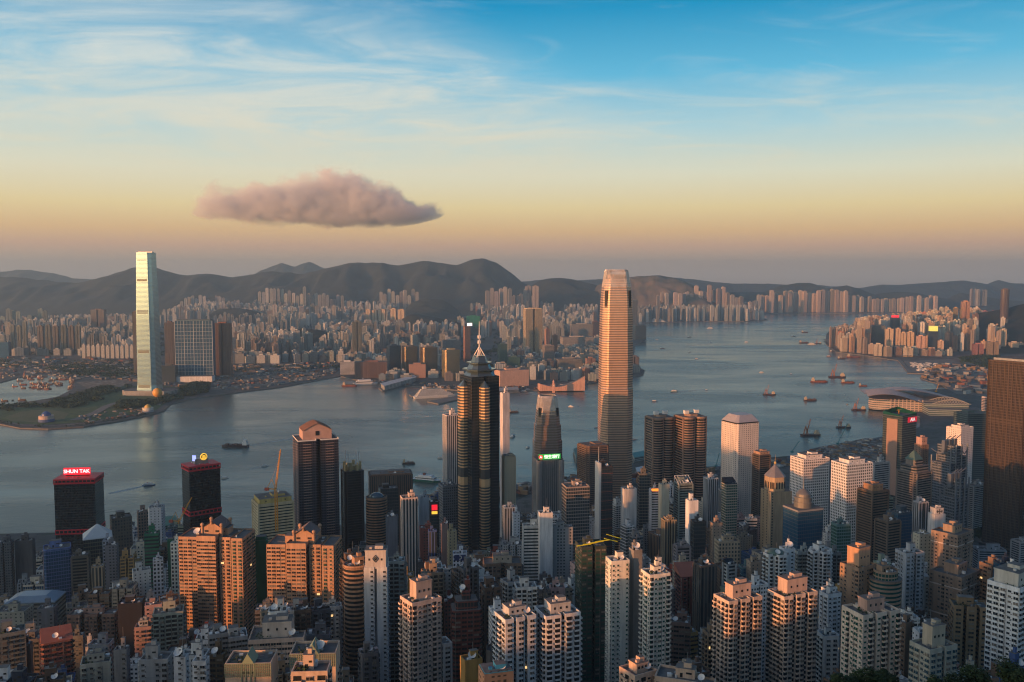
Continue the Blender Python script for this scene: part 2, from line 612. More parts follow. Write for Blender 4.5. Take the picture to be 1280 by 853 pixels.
ridge('low_hills_east_of_the_ridge', [(640, 374), (662, 358), (672, 351), (690, 347), (712, 348), (730, 352), (748, 357), (765, 360)], 9900, 1500, M_WOOD, seed=21)
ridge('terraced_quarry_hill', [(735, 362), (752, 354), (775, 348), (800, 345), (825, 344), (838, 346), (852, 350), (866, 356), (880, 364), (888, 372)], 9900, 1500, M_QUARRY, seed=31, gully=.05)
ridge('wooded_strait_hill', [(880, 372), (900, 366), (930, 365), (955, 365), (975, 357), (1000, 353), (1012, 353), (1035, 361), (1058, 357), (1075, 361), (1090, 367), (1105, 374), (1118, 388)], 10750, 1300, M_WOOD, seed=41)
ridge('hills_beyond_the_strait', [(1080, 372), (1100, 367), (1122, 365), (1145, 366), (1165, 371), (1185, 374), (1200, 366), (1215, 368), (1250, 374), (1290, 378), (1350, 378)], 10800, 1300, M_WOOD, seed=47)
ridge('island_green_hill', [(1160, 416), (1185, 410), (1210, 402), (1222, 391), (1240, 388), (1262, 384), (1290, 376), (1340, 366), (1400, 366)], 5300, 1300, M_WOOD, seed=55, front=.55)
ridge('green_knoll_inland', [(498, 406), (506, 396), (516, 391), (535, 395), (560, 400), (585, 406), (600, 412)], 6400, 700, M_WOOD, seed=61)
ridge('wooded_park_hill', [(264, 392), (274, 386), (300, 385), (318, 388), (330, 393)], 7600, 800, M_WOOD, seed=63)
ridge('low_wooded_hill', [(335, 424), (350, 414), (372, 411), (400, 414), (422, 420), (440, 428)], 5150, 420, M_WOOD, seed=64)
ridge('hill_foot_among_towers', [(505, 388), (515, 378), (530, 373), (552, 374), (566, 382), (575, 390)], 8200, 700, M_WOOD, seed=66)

# flat patches on the land, each 4 cm or more above the sheet below
sheet('headland_park', pxs((0, 512), (60, 506), (100, 492), (128, 484), (190, 482), (250, 486), (262, 490), (215, 498), (196, 512), (150, 521), (105, 528), (60, 531), (25, 530), (0, 525), (-80, 516), (-80, 514)), 3.3, M_PARK, M_PARK, thick=.3)
sheet('headland_field', pxs((5, 522), (30, 514), (62, 512), (86, 517), (80, 525), (45, 528), (15, 527)), 3.6, ground_material('mown_field', (0.09, 0.12, 0.04), (0.13, 0.13, 0.06), .03), M_PARK, thick=.3)
sheet('shore_park', pxs((95, 478), (130, 476), (160, 474), (170, 479), (150, 484), (110, 486)), 3.5, M_SITE, M_PARK, thick=.3)
sheet('bare_building_site', pxs((262, 487), (272, 476), (300, 470), (330, 466), (380, 464), (410, 467), (402, 473), (350, 481), (300, 487)), 3.4, M_SITE, M_SITE, thick=.3)
sheet('bare_reclaimed_ground', pxs((998, 566), (1020, 560), (1048, 555), (1082, 548), (1105, 549), (1128, 549), (1128, 575), (1060, 585), (1000, 580)), 3.4, M_SITE, M_SITE, thick=.3)
sheet('tree_lined_shore', pxs((60, 461), (100, 458), (168, 460), (170, 470), (140, 472), (100, 470), (64, 466)), 3.4, M_PARK, M_PARK, thick=.3)
sheet('marina_apron', pxs((1130, 452), (1200, 448), (1280, 452), (1280, 500), (1195, 492), (1170, 478), (1180, 468), (1140, 466)), 3.3, M_PAVE, M_PAVE, thick=.3)


def road(name, pts, wd, z=3.9, px=True, m=None):
    P = [Vector((p[0], p[1])) for p in (pxs(*pts) if px else pts)]
    L, Rr = [], []
    for i, p in enumerate(P):
        d = (P[min(i + 1, len(P) - 1)] - P[max(i - 1, 0)]).normalized()
        n = Vector((-d.y, d.x)) * wd / 2
        L.append(p + n)
        Rr.append(p - n)
    b = MB()
    for i in range(len(P) - 1):
        b.face([(*L[i], z), (*Rr[i], z), (*Rr[i + 1], z), (*L[i + 1], z)])
    return tag(b.obj(name, m or M_PAVE), kind='structure')


road('headland_path', [(0, 527), (30, 532), (60, 533), (105, 530), (150, 523), (185, 517)], 14, 3.8)
road('headland_avenue', [(92, 526), (120, 516), (134, 508), (150, 503)], 26, 4.2)
road('approach_road', [(60, 500), (110, 489), (150, 486), (185, 484), (235, 487), (300, 480), (360, 472), (420, 466)], 26, 4.3, m=M_ASPH)
road('shore_highway', [(1032, 425), (1048, 437), (1085, 441), (1120, 446), (1160, 447), (1195, 449), (1215, 458)], 30, 9.0)
sheet('breakwater', pxs((1122, 450), (1126, 450), (1139, 464), (1134, 465)), 4.0, M_PAVE, M_PAVE, thick=5)
sheet('long_pier', pxs((1134, 464.5), (1178, 466), (1178, 468), (1134, 466.6)), 3.9, M_PAVE, M_PAVE, thick=5)

# air: one closed box of thin haze round everything below the clouds
hz = MB().prism([(-13500, -3500), (15500, -3500), (15500, 19500), (-13500, 19500)], -2.0, 740.0, bottom=True)
mh = bpy.data.materials.new('haze_air')
mh.use_nodes = True
t = NT(mh.node_tree)
v = t.new('ShaderNodeVolumePrincipled')
v.inputs['Color'].default_value = (0.50, 0.75, 0.95, 1)
v.inputs['Anisotropy'].default_value = 0.4
v.inputs['Density'].default_value = 5.6e-5
t.t.links.new(v.outputs[0], t.new('ShaderNodeOutputMaterial').inputs['Volume'])
ho = hz.obj('haze', mh)
tag(ho, kind='stuff')
# ---------------------------------------------------------------- building kit
WHITE, OFFW, CREAM, PEACH = (.66, .66, .64), (.52, .52, .50), (.56, .49, .38), (.60, .40, .29)
BEIGE, TAN, BROWN, DBROWN = (.42, .36, .28), (.36, .28, .20), (.24, .155, .105), (.12, .08, .06)
GREY, DGREY, LGREY, PINK = (.30, .30, .30), (.12, .12, .13), (.42, .43, .43), (.52, .34, .31)
RED, MUST, GREEN, BLUE = (.30, .075, .05), (.38, .25, .09), (.03, .22, .13), (.05, .10, .26)
BLACK, NAVY, TEAL, PGREEN = (.02, .02, .022), (.02, .035, .07), (.10, .20, .22), (.32, .38, .30)

M_WALL = mat('painted_wall', objcol=True, rough=.85, var=.36, scale=.3, streak=True)
M_DECK = mat('roof_deck', (.17, .16, .15), rough=.9, var=.45, scale=.25)
M_DARK = mat('dark_recess', (.012, .013, .015), rough=.6, var=0)
M_GLASS = mat('window_glass', (.028, .036, .042), rough=.12, metal=.25, var=.6, scale=.21)
M_CURTAIN = mat('curtained_glass', (.20, .18, .15), rough=.3, var=.4, scale=.3)
M_LIT = mat('lit_window', (.6, .4, .2), rough=.4, var=0, emit=(1, .62, .25), es=.9)
M_METAL = mat('grey_metal', (.35, .36, .37), rough=.45, metal=.7, var=.2)
M_WHITE = mat('white_paint', (.72, .72, .70), rough=.6, var=.12)
M_FRAME = mat('dark_frame', (.05, .05, .05), rough=.5, var=0)
M_GREENERY = mat('roof_greenery', (.035, .06, .02), rough=.9, var=.6, scale=.8)

F_RESI = facade('flats', 3.0, 3.0, .52, .46, every=4)
F_RESI2 = facade('flats_dense', 2.3, 2.9, .58, .5)
F_PUNCH = facade('punched_grid', 3.0, 3.6, .55, .58, gm=.3)
F_BAND = facade('strip_windows', 40.0, 3.7, 1.1, .50, gm=.45)
F_VERT = facade('upright_fins', 3.0, 60.0, .58, 1.2, gm=.4)
F_CURT = facade('curtain_wall', 2.2, 4.0, .86, .74, gm=.75, glass=(.05, .075, .09), gr=.08, wr=.4, gcolvar=.15)
F_SMALL = facade('small_windows', 4.0, 3.1, .28, .34)
F_GREENG = facade('green_glass', 2.4, 3.2, .84, .66, gm=.7, glass=(.03, .12, .10), gr=.08, gcolvar=.2)
F_BLUEG = facade('blue_glass', 2.2, 3.6, .88, .80, gm=.8, glass=(.03, .13, .25), gr=.08, gcolvar=.1)
F_BALC = facade('balcony_lines', 4.2, 3.0, .84, .56, glass=(.02, .02, .02), gm=.1, gr=.4)
F_BLANK = M_WALL
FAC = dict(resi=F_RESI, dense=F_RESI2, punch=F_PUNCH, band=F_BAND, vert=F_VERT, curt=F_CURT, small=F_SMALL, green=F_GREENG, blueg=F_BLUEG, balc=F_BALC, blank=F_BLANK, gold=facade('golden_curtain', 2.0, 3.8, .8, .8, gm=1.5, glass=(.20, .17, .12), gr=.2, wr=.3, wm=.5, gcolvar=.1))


def plan(kind, w, d):
    a, b = w / 2, d / 2
    if kind == 'oct':
        k = min(a, b) * .42
        return [(-a + k, -b), (a - k, -b), (a, -b + k), (a, b - k), (a - k, b), (-a + k, b), (-a, b - k), (-a, -b + k)]
    if kind == 'round':
        return [(a * cos(2 * pi * i / 28), b * sin(2 * pi * i / 28)) for i in range(28)]
    if kind == 'cross':
        k, l = a * .38, b * .38
        return [(-a, -l), (-k, -l), (-k, -b), (k, -b), (k, -l), (a, -l), (a, l), (k, l), (k, b), (-k, b), (-k, l), (-a, l)]
    if kind == 'notch':      # square with a re-entrant light well in each long face
        k, q = a * .11, b * .62
        return [(-a, -b), (-k, -b), (-k, -b + q), (k, -b + q), (k, -b), (a, -b), (a, b), (k, b), (k, b - q), (-k, b - q), (-k, b), (-a, b)]
    if kind == 'flute':      # several bays stepping in and out
        n = 3
        P = []
        for i in range(n):
            x0, x1 = -a + 2 * a * i / n, -a + 2 * a * (i + 1) / n
            g = (x1 - x0) * .13
            P += [(x0 + g, -b), (x1 - g, -b)]
            if i < n - 1:
                P += [(x1 - g, -b * .38), (x1 + g, -b * .38)]
        Q = [(-x, -y) for x, y in P]
        return P + [(a, -b * .5), (a * .86, -b * .5), (a * .86, b * .5), (a, b * .5)][:0] + Q
    if kind == 'bow':
        n = 10
        return [(-a + 2 * a * i / n, -b - b * .45 * sin(pi * i / n)) for i in range(n + 1)] + [(a, b), (-a, b)]
    if kind == 'ell':
        return [(-a, -b), (a, -b), (a, 0), (0, 0), (0, b), (-a, b)]
    if kind == 'chamf':
        k = min(a, b) * .2
        return [(-a + k, -b), (a - k, -b), (a, -b + k), (a, b - k), (a - k, b), (-a + k, b), (-a, b - k), (-a, -b + k)]
    return [(-a, -b), (a, -b), (a, b), (-a, b)]


def shrink(P, k):
    if isinstance(k, tuple):
        return [(x * k[0], y * k[1]) for x, y in P]
    return [(x * k, y * k) for x, y in P]


def inset(P, e):
    mx = max(abs(x) for x, y in P)
    my = max(abs(y) for x, y in P)
    return [(x * (mx + e) / mx, y * (my + e) / my) for x, y in P]


def solve(x0, x1, yt, Y, yaw, ar, kind='rect'):
    """width so that the plan, turned by yaw, spans pixels x0..x1 at its top"""
    a = R(yaw)
    cx = (x0 + x1) / 2
    w = 20.0
    for _ in range(4):
        p = at(cx, yt, Y)
        pr = []
        for x, y in plan(kind, w, w * ar):
            pr.append(proj(p.x + x * cos(a) - y * sin(a), Y + x * sin(a) + y * cos(a), p.z)[0])
        sp = max(pr) - min(pr)
        cx += (x0 + x1) / 2 - (max(pr) + min(pr)) / 2
        w *= (x1 - x0) / sp
    p = at(cx, yt, Y)
    return p.x, p.z, w, w * ar


def rooftop(root, w, d, z, seed, lod, dish=None, room=True, col=None, P=None, parapet=True, garden=False):
    r = random.Random(seed)
    if parapet and P:
        b = MB()
        n = len(P)
        h = 1.3
        o, i_ = P, inset(P, -.5)
        b.prism(o, z, z + h, 0, cap=False)
        for k in range(n):
            a1, a2, b1, b2 = o[k], o[(k + 1) % n], i_[k], i_[(k + 1) % n]
            b.face([(*a1, z + h), (*a2, z + h), (*b2, z + h), (*b1, z + h)])
            b.face([(*b2, z + h), (*b1, z + h), (*b1, z + .05), (*b2, z + .05)][::-1])
        b.obj('parapet', M_WALL, root, col)
    mh = 0
    mr = None
    if room:
        rw, rd, mh = w * r.uniform(.28, .45), d * r.uniform(.3, .45), r.uniform(4, 8)
        rx, ry = w * r.uniform(-.15, .15), d * r.uniform(-.1, .15)
        b = MB().box(rx, ry, z, rw, rd, mh, 0, 0, 1)
        b.box(rx, ry, z + mh, rw * 1.06, rd * 1.06, .35, 0, 0, 1)
        if lod > 0:
            b.box(rx - rw * .2, ry - rd / 2 - .05, z + .3, 1.3, .2, 2.2, 0, 2)
            b.box(rx + rw * .2, ry - rd / 2 - .05, z + mh * .5, rw * .3, .2, .9, 0, 2)
        mr = b.obj('machine_room', [M_WALL, M_DECK, M_DARK], root, col)
        if r.random() < .55:
            MB().box(rx + rw * .1, ry, z + mh + .35, rw * .4, rd * .45, r.uniform(1.6, 3), 0, 0, 1).obj('water_tank', [M_WALL, M_DECK], mr, col)
    if lod > 0:
        b = MB()
        for k in range(r.randint(4, 9)):
            s_ = r.uniform(.7, 2.2)
            b.box(w * r.uniform(-.4, .4), d * r.uniform(-.38, .38), z, s_, s_ * r.uniform(.6, 1.6), r.uniform(.6, 2.0), r.random() * .3, r.choice((0, 0, 1)))
        for k in range(3):
            x, y = w * r.uniform(-.4, .4), d * r.uniform(-.4, .4)
            b.tube((x, y, z + .4), (x + w * r.uniform(-.3, .3), y, z + .4), .15)
        b.obj('rooftop_plant', [M_METAL, M_WHITE], root)['kind'] = 'stuff'
    if garden:
        b = MB()
        for k in range(60):
            x, y, q = w * r.uniform(-.4, -.1), d * r.uniform(-.42, .1), r.uniform(.5, 1.4)
            e = [Vector((r.uniform(-1, 1), r.uniform(-1, 1), r.uniform(0, 1.6))) * q for _ in range(3)]
            b.face([Vector((x, y, z + .3)) + v for v in e])
        b.obj('roof_garden', M_GREENERY, root)
    if r.random() < .4 or lod > 1:
        hh = r.uniform(4, 9)
        MB().tube((w * .12, d * .1, z + mh), (w * .12, d * .1, z + mh + hh), .14, 4).obj('antenna', M_METAL, root)
    if dish or (dish is None and lod > 0 and r.random() < .45):
        x, y = w * r.uniform(-.3, .3), -d * r.uniform(.1, .3)
        make_dish(root, x, y, z + (mh if mr and dish != 'low' else 0) * .0 + .2, r.uniform(1.5, 2.2) * (1.35 if dish else 1))


def make_dish(root, x, y, z, rr):
    b = MB()
    b.tube((0, 0, 0), (0, 0, rr * 1.1), .16, 5)
    b.tube((0, 0, rr * 1.1), (0, -rr * .35, rr * 1.35), .1, 4)
    st = b.obj('dish_stand', M_METAL, root, loc=(x, y, z))
    c = MB()
    n = 14
    prof = [(rr * k / 4, rr * .35 * (k / 4) ** 2) for k in range(5)]
    c.lathe(prof, n)
    c.lathe([(p, q - .12) for p, q in reversed(prof)], n)
    o = c.obj('satellite_dish', M_WHITE, root, loc=(x, y, z + rr * 1.2))
    o.rotation_euler = (R(38), 0, R(-20))


WIN_MESH = {}


def window_mesh(bw, fh, style, tint, var=0):
    """one window: recess-dark glass, a frame and a projecting hood/sill; local x along wall, y into wall"""
    key = (round(bw, 2), round(fh, 1), style, tint, var)
    if key in WIN_MESH:
        return WIN_MESH[key]
    b = MB()
    g = {'blue': 2, 'green': 3}.get(tint, 0)
    if style == 'balcony':
        b.box(0, -.03, .35, bw * .86, .06, fh * .78, 0, 4)                 # dark opening
        b.box(0, -.70, .0, bw * .92, 1.4, .16, 0, 1, bottom=True)          # slab
        b.box(0, -1.34, .16, bw * .92, .10, .95, 0, 1)                    # parapet
        b.box(-bw * .45, -.7, .16, .08, 1.3, .95, 0, 1)
        b.box(bw * .45, -.7, .16, .08, 1.3, .95, 0, 1)
        b.box(-bw * .2, -.09, .5, bw * .3, .05, fh * .6, 0, g)
    elif style == 'bay':
        b.box(0, -.30, .75, bw * .66, .6, fh * .52, 0, g, 1, bottom=True)
        b.box(0, -.33, .58, bw * .74, .68, .18, 0, 1, bottom=True)
        b.box(0, -.33, .75 + fh * .52, bw * .74, .68, .14, 0, 1, bottom=True)
        b.box(0, -.62, .75, .09, .05, fh * .52, 0, 1)
        b.box(bw * .43, -.22, .35, .3, .44, .5, 0, 5)
    elif style == 'strip':
        b.box(0, -.04, .9, bw * 1.0, .08, fh * .45, 0, g)
        for k in (-.5, 0, .5):
            b.box(bw * k, -.08, .9, .1, .1, fh * .45, 0, 1)
        b.box(0, -.16, .74, bw, .32, .16, 0, 1, bottom=True)
    else:
        ww = bw * .50
        b.box(0, -.03, .95, ww, .06, fh * .42, 0, g)
        b.box(0, -.06, .95, .08, .06, fh * .42, 0, 5)
        b.box(0, -.14, .83, ww + .35, .28, .12, 0, 1, bottom=True)
        b.box(0, -.2, .95 + fh * .42, ww + .35, .4, .1, 0, 1, bottom=True)
        b.box(bw * .40, -.22, .55, .55, .44, .42, 0, 5, bottom=True)
    gl = [M_GLASS, mat('bluish_glass', (.04, .10, .14), .1, .35, .4, .3), mat('greenish_glass', (.025, .12, .09), .12, .3, .4, .3)]
    if var == 1:
        gl = [M_CURTAIN] * 3
    if var == 2:
        gl = [M_LIT] * 3
    if var == 3:
        b.box(-bw * .12, -.35, fh * .78, bw * .5, .7, .08, 0, 5, bottom=True)      # awning
        b.box(bw * .3, -.4, .1, .7, .55, .5, 0, 5, bottom=True)                      # air conditioner
    mats = [gl[0], M_WALL, gl[1], gl[2], M_DARK, mat('dull_metal', (.2, .2, .2), .6, .3, .2)]
    me = b.mesh('window', mats)
    WIN_MESH[key] = (me, b, mats)
    return WIN_MESH[key]


def windows_on(root, P, z0, z1, fh, bw, style, r, tint='dark', limit=100, only=None, blank=.0, zlow=None):
    """place one window per bay and storey on the walls the photo can see; the top 100 are parts, the rest one mass"""
    n = len(P)
    spots = []
    off_ = r.randint(0, 5)
    yaw = root.rotation_euler.z
    for i in range(n):
        a, b = Vector(P[i]), Vector(P[(i + 1) % n])
        L = (b - a).length
        if L < 2.0:
            continue
        dr = (b - a) / L
        nm = Vector((dr.y, -dr.x))
        wn = Vector((nm.x * cos(yaw) - nm.y * sin(yaw), nm.x * sin(yaw) + nm.y * cos(yaw)))
        if wn.y > .35:
            continue
        k = max(1, int(L / bw))
        if only and not only(nm):
            continue
        for j in range(k):
            c = a + dr * (L * (j + .5) / k)
            if blank and r.random() < blank:
                continue
            st = style
            pat = {'mixed': ('bay', 'plain', 'balcony', 'plain'), 'bay': ('bay', 'bay', 'plain', 'bay'), 'balcony': ('balcony', 'balcony', 'bay'), 'plain': ('plain', 'bay', 'plain', 'plain', 'none'), 'strip': ('strip',)}[style]
            st = pat[(j + off_) % len(pat)]
            if st == 'none':
                continue
            spots.append((c, math.atan2(dr.y, dr.x), st, L / k))
    zt = z1 - .4
    nf = int((zt - (z0 if zlow is None else zlow)) / fh)
    allw = []
    for f in range(nf):
        z = zt - (f + 1) * fh
        for c, rz, st, bwk in spots:
            q = r.random()
            allw.append((c, rz, (st, 1 if q < .2 else 2 if q > .998 else 3 if q > .86 else 0), bwk, z))
    for c, rz, st, bwk, z in allw[:limit]:
        st, vv = st
        me, _, _ = window_mesh(bw, fh, st, tint, vv)
        o = bpy.data.objects.new('balcony' if st == 'balcony' else 'window', me)
        COL.objects.link(o)
        o.parent = root
        o.location = (c.x, c.y, z)
        o.rotation_euler = (0, 0, rz)
        o.color = root.color
    rest = allw[limit:]
    if rest:
        b = MB()
        base_m = window_mesh(bw, fh, 'plain', tint, 0)[2]
        mats = list(base_m) + [M_CURTAIN, M_LIT]
        for c, rz, (st, vv), bwk, z in rest:
            _, src, _ = window_mesh(bw, fh, st, tint, vv)
            ca, sa = cos(rz), sin(rz)
            n0 = len(b.v)
            b.v += [(c.x + x * ca - y * sa, c.y + x * sa + y * ca, z + zz) for x, y, zz in src.v]
            b.f += [tuple(q + n0 for q in f) for f in src.f]
            b.mi += [(5 + vv if (m_ in (0, 2, 3) and vv in (1, 2)) else m_) for m_ in src.mi]
            b.uv += src.uv
            b.vc += src.vc
        tag(b.obj('windows', mats, root), kind='stuff')
    # drainpipes down the seen walls
    b = MB()
    k = 0
    for c, rz, st, bwk, z in allw[:len(spots)]:
        k += 1
        if k % 3 == 0:
            x = c.x + cos(rz) * bw * .5 + sin(rz) * .12
            y = c.y + sin(rz) * bw * .5 - cos(rz) * .12
            b.box(x, y, max(0, (z0 if zlow is None else zlow)), .22, .22, z1 - 1 - max(0, (z0 if zlow is None else zlow)), rz)
    if b.v:
        b.obj('drainpipes', mat('pipe_grey', (.22, .2, .18), .8, .1, .4), root)['kind'] = 'stuff'


def bands(b, P, z0, z1, fh, th, e, m=0):
    """projecting spandrel ring at every storey"""
    Q = inset(P, e)
    z = z1 - th
    while z > z0:
        b.prism(Q, z, z + th, m, m, bottom=True)
        z -= fh
    return b


PLACED = []      # (x0,x1,ytop,ybot,Y) of every hand-placed building, for the infill to keep clear of


def tower(label, cat, x0, x1, yt, yb, Y, yaw=12, ar=.9, kind='rect', fac='resi', col=OFFW, name=None, group=None, cap=None, fh=3.1, lod=None, fine=None, tint='dark',
          bw=3.4, dish=None, roof=True, bandth=0, capcol=None, garden=False, base=None, podium=None, blank=0., trim=None, steps=None, limit=100, room=True, glaz=None):
    if min(col) > .36 and max(col) / min(col) < 1.35:
        col = tuple(min(.80, c * 1.42) for c in col)
    elif min(col) > .22:
        col = tuple(min(.72, c * 1.16) for c in col)
    capn, caph = (cap or (None, 0))[0], (cap or (None, 0))[1]
    x, zt, w, d = solve(x0, x1, yt, Y, yaw, ar, kind if kind != 'flute' else 'rect')
    z0 = gz(x, Y) if base is None else base
    name = name or cat.replace(' ', '_')
    root = empty(name, (x, Y, z0), R(yaw), label, cat, group, col)
    H = zt - z0
    P = plan(kind, w, d)
    r = random.Random(int(x0 * 31 + yt * 7 + Y))
    if lod is None:
        lod = 2 if Y < 720 else 1 if Y < 1700 else 0
    body = MB()
    fm = FAC[fac]
    if bandth:        # glass core with projecting spandrels
        G = inset(P, -.35)
        MB().prism(G, 0, H, 0, 1).obj('glazing', [glaz or M_GLASS, M_DECK], root)
        bands(body, P, 4, H, fh, bandth, .0)
        body.prism(P, H - .8, H + .05, 0, 1)
        for px_, py_ in ([] if kind in ('round', 'bow') else P):
            s_ = 1 if fine == 'thin' else 1.6
            body.box(px_ * .985, py_ * .985, 0, s_, s_, H, 0, 0)
        body.obj('wall', [M_WALL, M_DECK], root)
    elif fine and fine != 'thin':
        body.prism(P, 0, H, 0, 1)
        zz = H - fh
        Q = inset(P, .12)
        while zz > H - 60 * fh and zz > 0:
            body.prism(Q, zz - .14, zz + .14, 0, cap=True, bottom=True)
            zz -= fh
        body.obj('wall', [M_WALL, M_DECK], root)
        windows_on(root, P, 0, H, fh, bw, fine, r, tint, blank=blank, limit=limit, zlow=max(0, H - 130))
    else:
        body.prism(P, 0, H, 0, 1)
        body.obj('wall', [fm, M_DECK], root)
    if steps:     # set-back upper storeys: list of (scale, height)
        z = H
        for k, hh in steps:
            q = shrink(P, k)
            MB().prism(q, z, z + hh, 0, 1).obj('upper_storeys', [fm, M_DECK], root)
            z += hh
            P = q
        w, d, H = w * steps[-1][0] if not isinstance(steps[-1][0], tuple) else w * steps[-1][0][0], d * (steps[-1][0] if not isinstance(steps[-1][0], tuple) else steps[-1][0][1]), z
    if podium:
        k, hh = podium
        MB().prism(plan('rect', w * k, d * k), 0, hh, 0, 1).obj('podium', [F_BAND, M_DECK], root)
    if capn == 'pyr':
        e = inset(P, .6)
        b = MB()
        b.prism(e, H, H + .8, 0)
        tp = shrink(e, .03 if caph > 0 else .55)
        b.prism(e, H + .8, H + abs(caph), 0, top=tp)
        b.obj('roof', capcol or M_METAL, root)
    elif capn == 'frustum':
        b = MB()
        b.prism(shrink(P, .96), H, H + 2.0, 1)
        b.prism(P, H + 2, H + caph, 0, top=shrink(P, .62))
        b.obj('roof', [capcol or M_METAL, M_DARK], root)
    elif capn == 'dome':
        b = MB()
        rr = min(w, d) * .38
        b.lathe([(rr, H), (rr, H + caph * .3), (rr * .96, H + caph * .32), (rr * .9, H + caph * .5), (rr * .72, H + caph * .72), (rr * .42, H + caph * .9), (0.05, H + caph)], 18)
        b.obj('dome', capcol or M_METAL, root)
    elif capn == 'slope':
        b = MB()
        a, q = w / 2, d / 2
        b.face([(-a, -q, H), (a, -q, H), (a, q, H + caph), (-a, q, H + caph)])
        b.face([(a, -q, H), (a, q, H), (a, q, H + caph)])
        b.face([(-a, q, H), (-a, -q, H), (-a, q, H + caph)])
        b.face([(a, q, H), (-a, q, H), (-a, q, H + caph), (a, q, H + caph)])
        b.obj('roof', capcol or M_GLASS, root)
    elif capn == 'block':
        bw_, h_ = min(.9, (cap[2] if len(cap) > 2 else .5) * 1.25), caph * .85
        P2 = shrink(P if kind in ('rect', 'oct', 'chamf') else plan('rect', w, d), bw_)
        b = MB().prism(P2, H, H + h_, 0, 1)
        b.prism(inset(P2, .3), H + h_ - .6, H + h_ + .05, 0, 1, bottom=True)
        b.obj('roof_block', [M_WALL, M_DECK], root, capcol)
        if lod:
            q = MB().box(w * bw_ * .15, 0, H + h_, w * bw_ * .4, d * bw_ * .5, 2.2, 0, 0, 1)
            q.box(-w * bw_ * .25, -d * bw_ * .2, H + h_, 1.6, 1.6, 1.3)
            q.obj('water_tank', [M_WALL, M_DECK], root, capcol)
            c = MB()
            for k in range(3):
                c.box(w * bw_ * (-.3 + .3 * k), -d * bw_ / 2 - .04, H + h_ * .45, 1.2, .1, 1.4)
            c.obj('vent', M_DARK, root)
    elif capn == 'truss':
        b = MB()
        for k in range(6):
            xx = -w / 2 + w * k / 5
            b.beam((xx, -d / 2, H), (xx, d / 2, H + caph), .5)
            b.beam((xx, d / 2, H), (xx, d / 2, H + caph), .5)
        b.beam((-w / 2, d / 2, H + caph), (w / 2, d / 2, H + caph), .5)
        b.obj('roof_truss', M_WHITE, root)
    if roof:
        rooftop(root, w, d, H, int(x0 * 13 + yt), lod, dish, room and capn not in ('pyr', 'frustum', 'dome', 'slope', 'block'), None, P if capn not in ('pyr', 'frustum', 'slope') else None, garden=garden)
    if trim:
        for (za, zb, c) in trim:
            MB().prism(inset(P, .25), H - za, H - zb, 0).obj('coloured_band', mat('band_' + '_'.join(str(int(q * 100)) for q in c), c, .6, 0, .1), root)
    PLACED.append((x0, x1, yt - (8 if cap or steps else 2), yb, Y, label))
    root['h'] = H
    return root, w, d, H
# ---------------------------------------------------------------- text and signs
def text_obj(name, s, size, m, parent, loc, rot=(R(90), 0, 0), extrude=.25, ax='CENTER', bold=0.0):
    c = bpy.data.curves.new(name, 'FONT')
    c.body = s
    c.size = size
    c.extrude = extrude
    c.offset = bold
    c.align_x = ax
    c.align_y = 'CENTER'
    c.materials.append(m)
    tmp = bpy.data.objects.new(name, c)
    COL.objects.link(tmp)
    me = bpy.data.meshes.new_from_object(tmp.evaluated_get(bpy.context.evaluated_depsgraph_get()))
    bpy.data.objects.remove(tmp)
    o = bpy.data.objects.new(name, me)
    COL.objects.link(o)
    o.parent = parent
    o.location = loc
    o.rotation_euler = rot
    return o


E_RED = mat('lit_red_sign', (.5, .01, .02), .5, var=0, emit=(1, .02, .04), es=.75)
E_WHT = mat('lit_white_letters', (.8, .8, .8), .5, var=0, emit=(1, .75, .75), es=1.1)
E_GRN = mat('lit_green_sign', (.02, .3, .05), .5, var=0, emit=(.02, .30, .04), es=.8)
E_YEL = mat('lit_yellow_sign', (.6, .4, .05), .5, var=0, emit=(1, .55, .06), es=.9)
E_BLU = mat('lit_blue_sign', (.2, .2, .8), .5, var=0, emit=(.35, .42, 1), es=1.1)
E_WRM = mat('warm_lamp', (.9, .5, .2), .5, var=0, emit=(1, .5, .15), es=2.5)
M_REDB = mat('red_bands', (.62, .02, .04), .5, var=.15)
M_BLK = facade('black_glass', 1.8, 3.4, .9, .84, glass=(.010, .011, .014), gm=.35, gr=.1, gcolvar=.06)
M_CRANE = mat('crane_yellow', (.55, .26, .03), .6, var=.2)


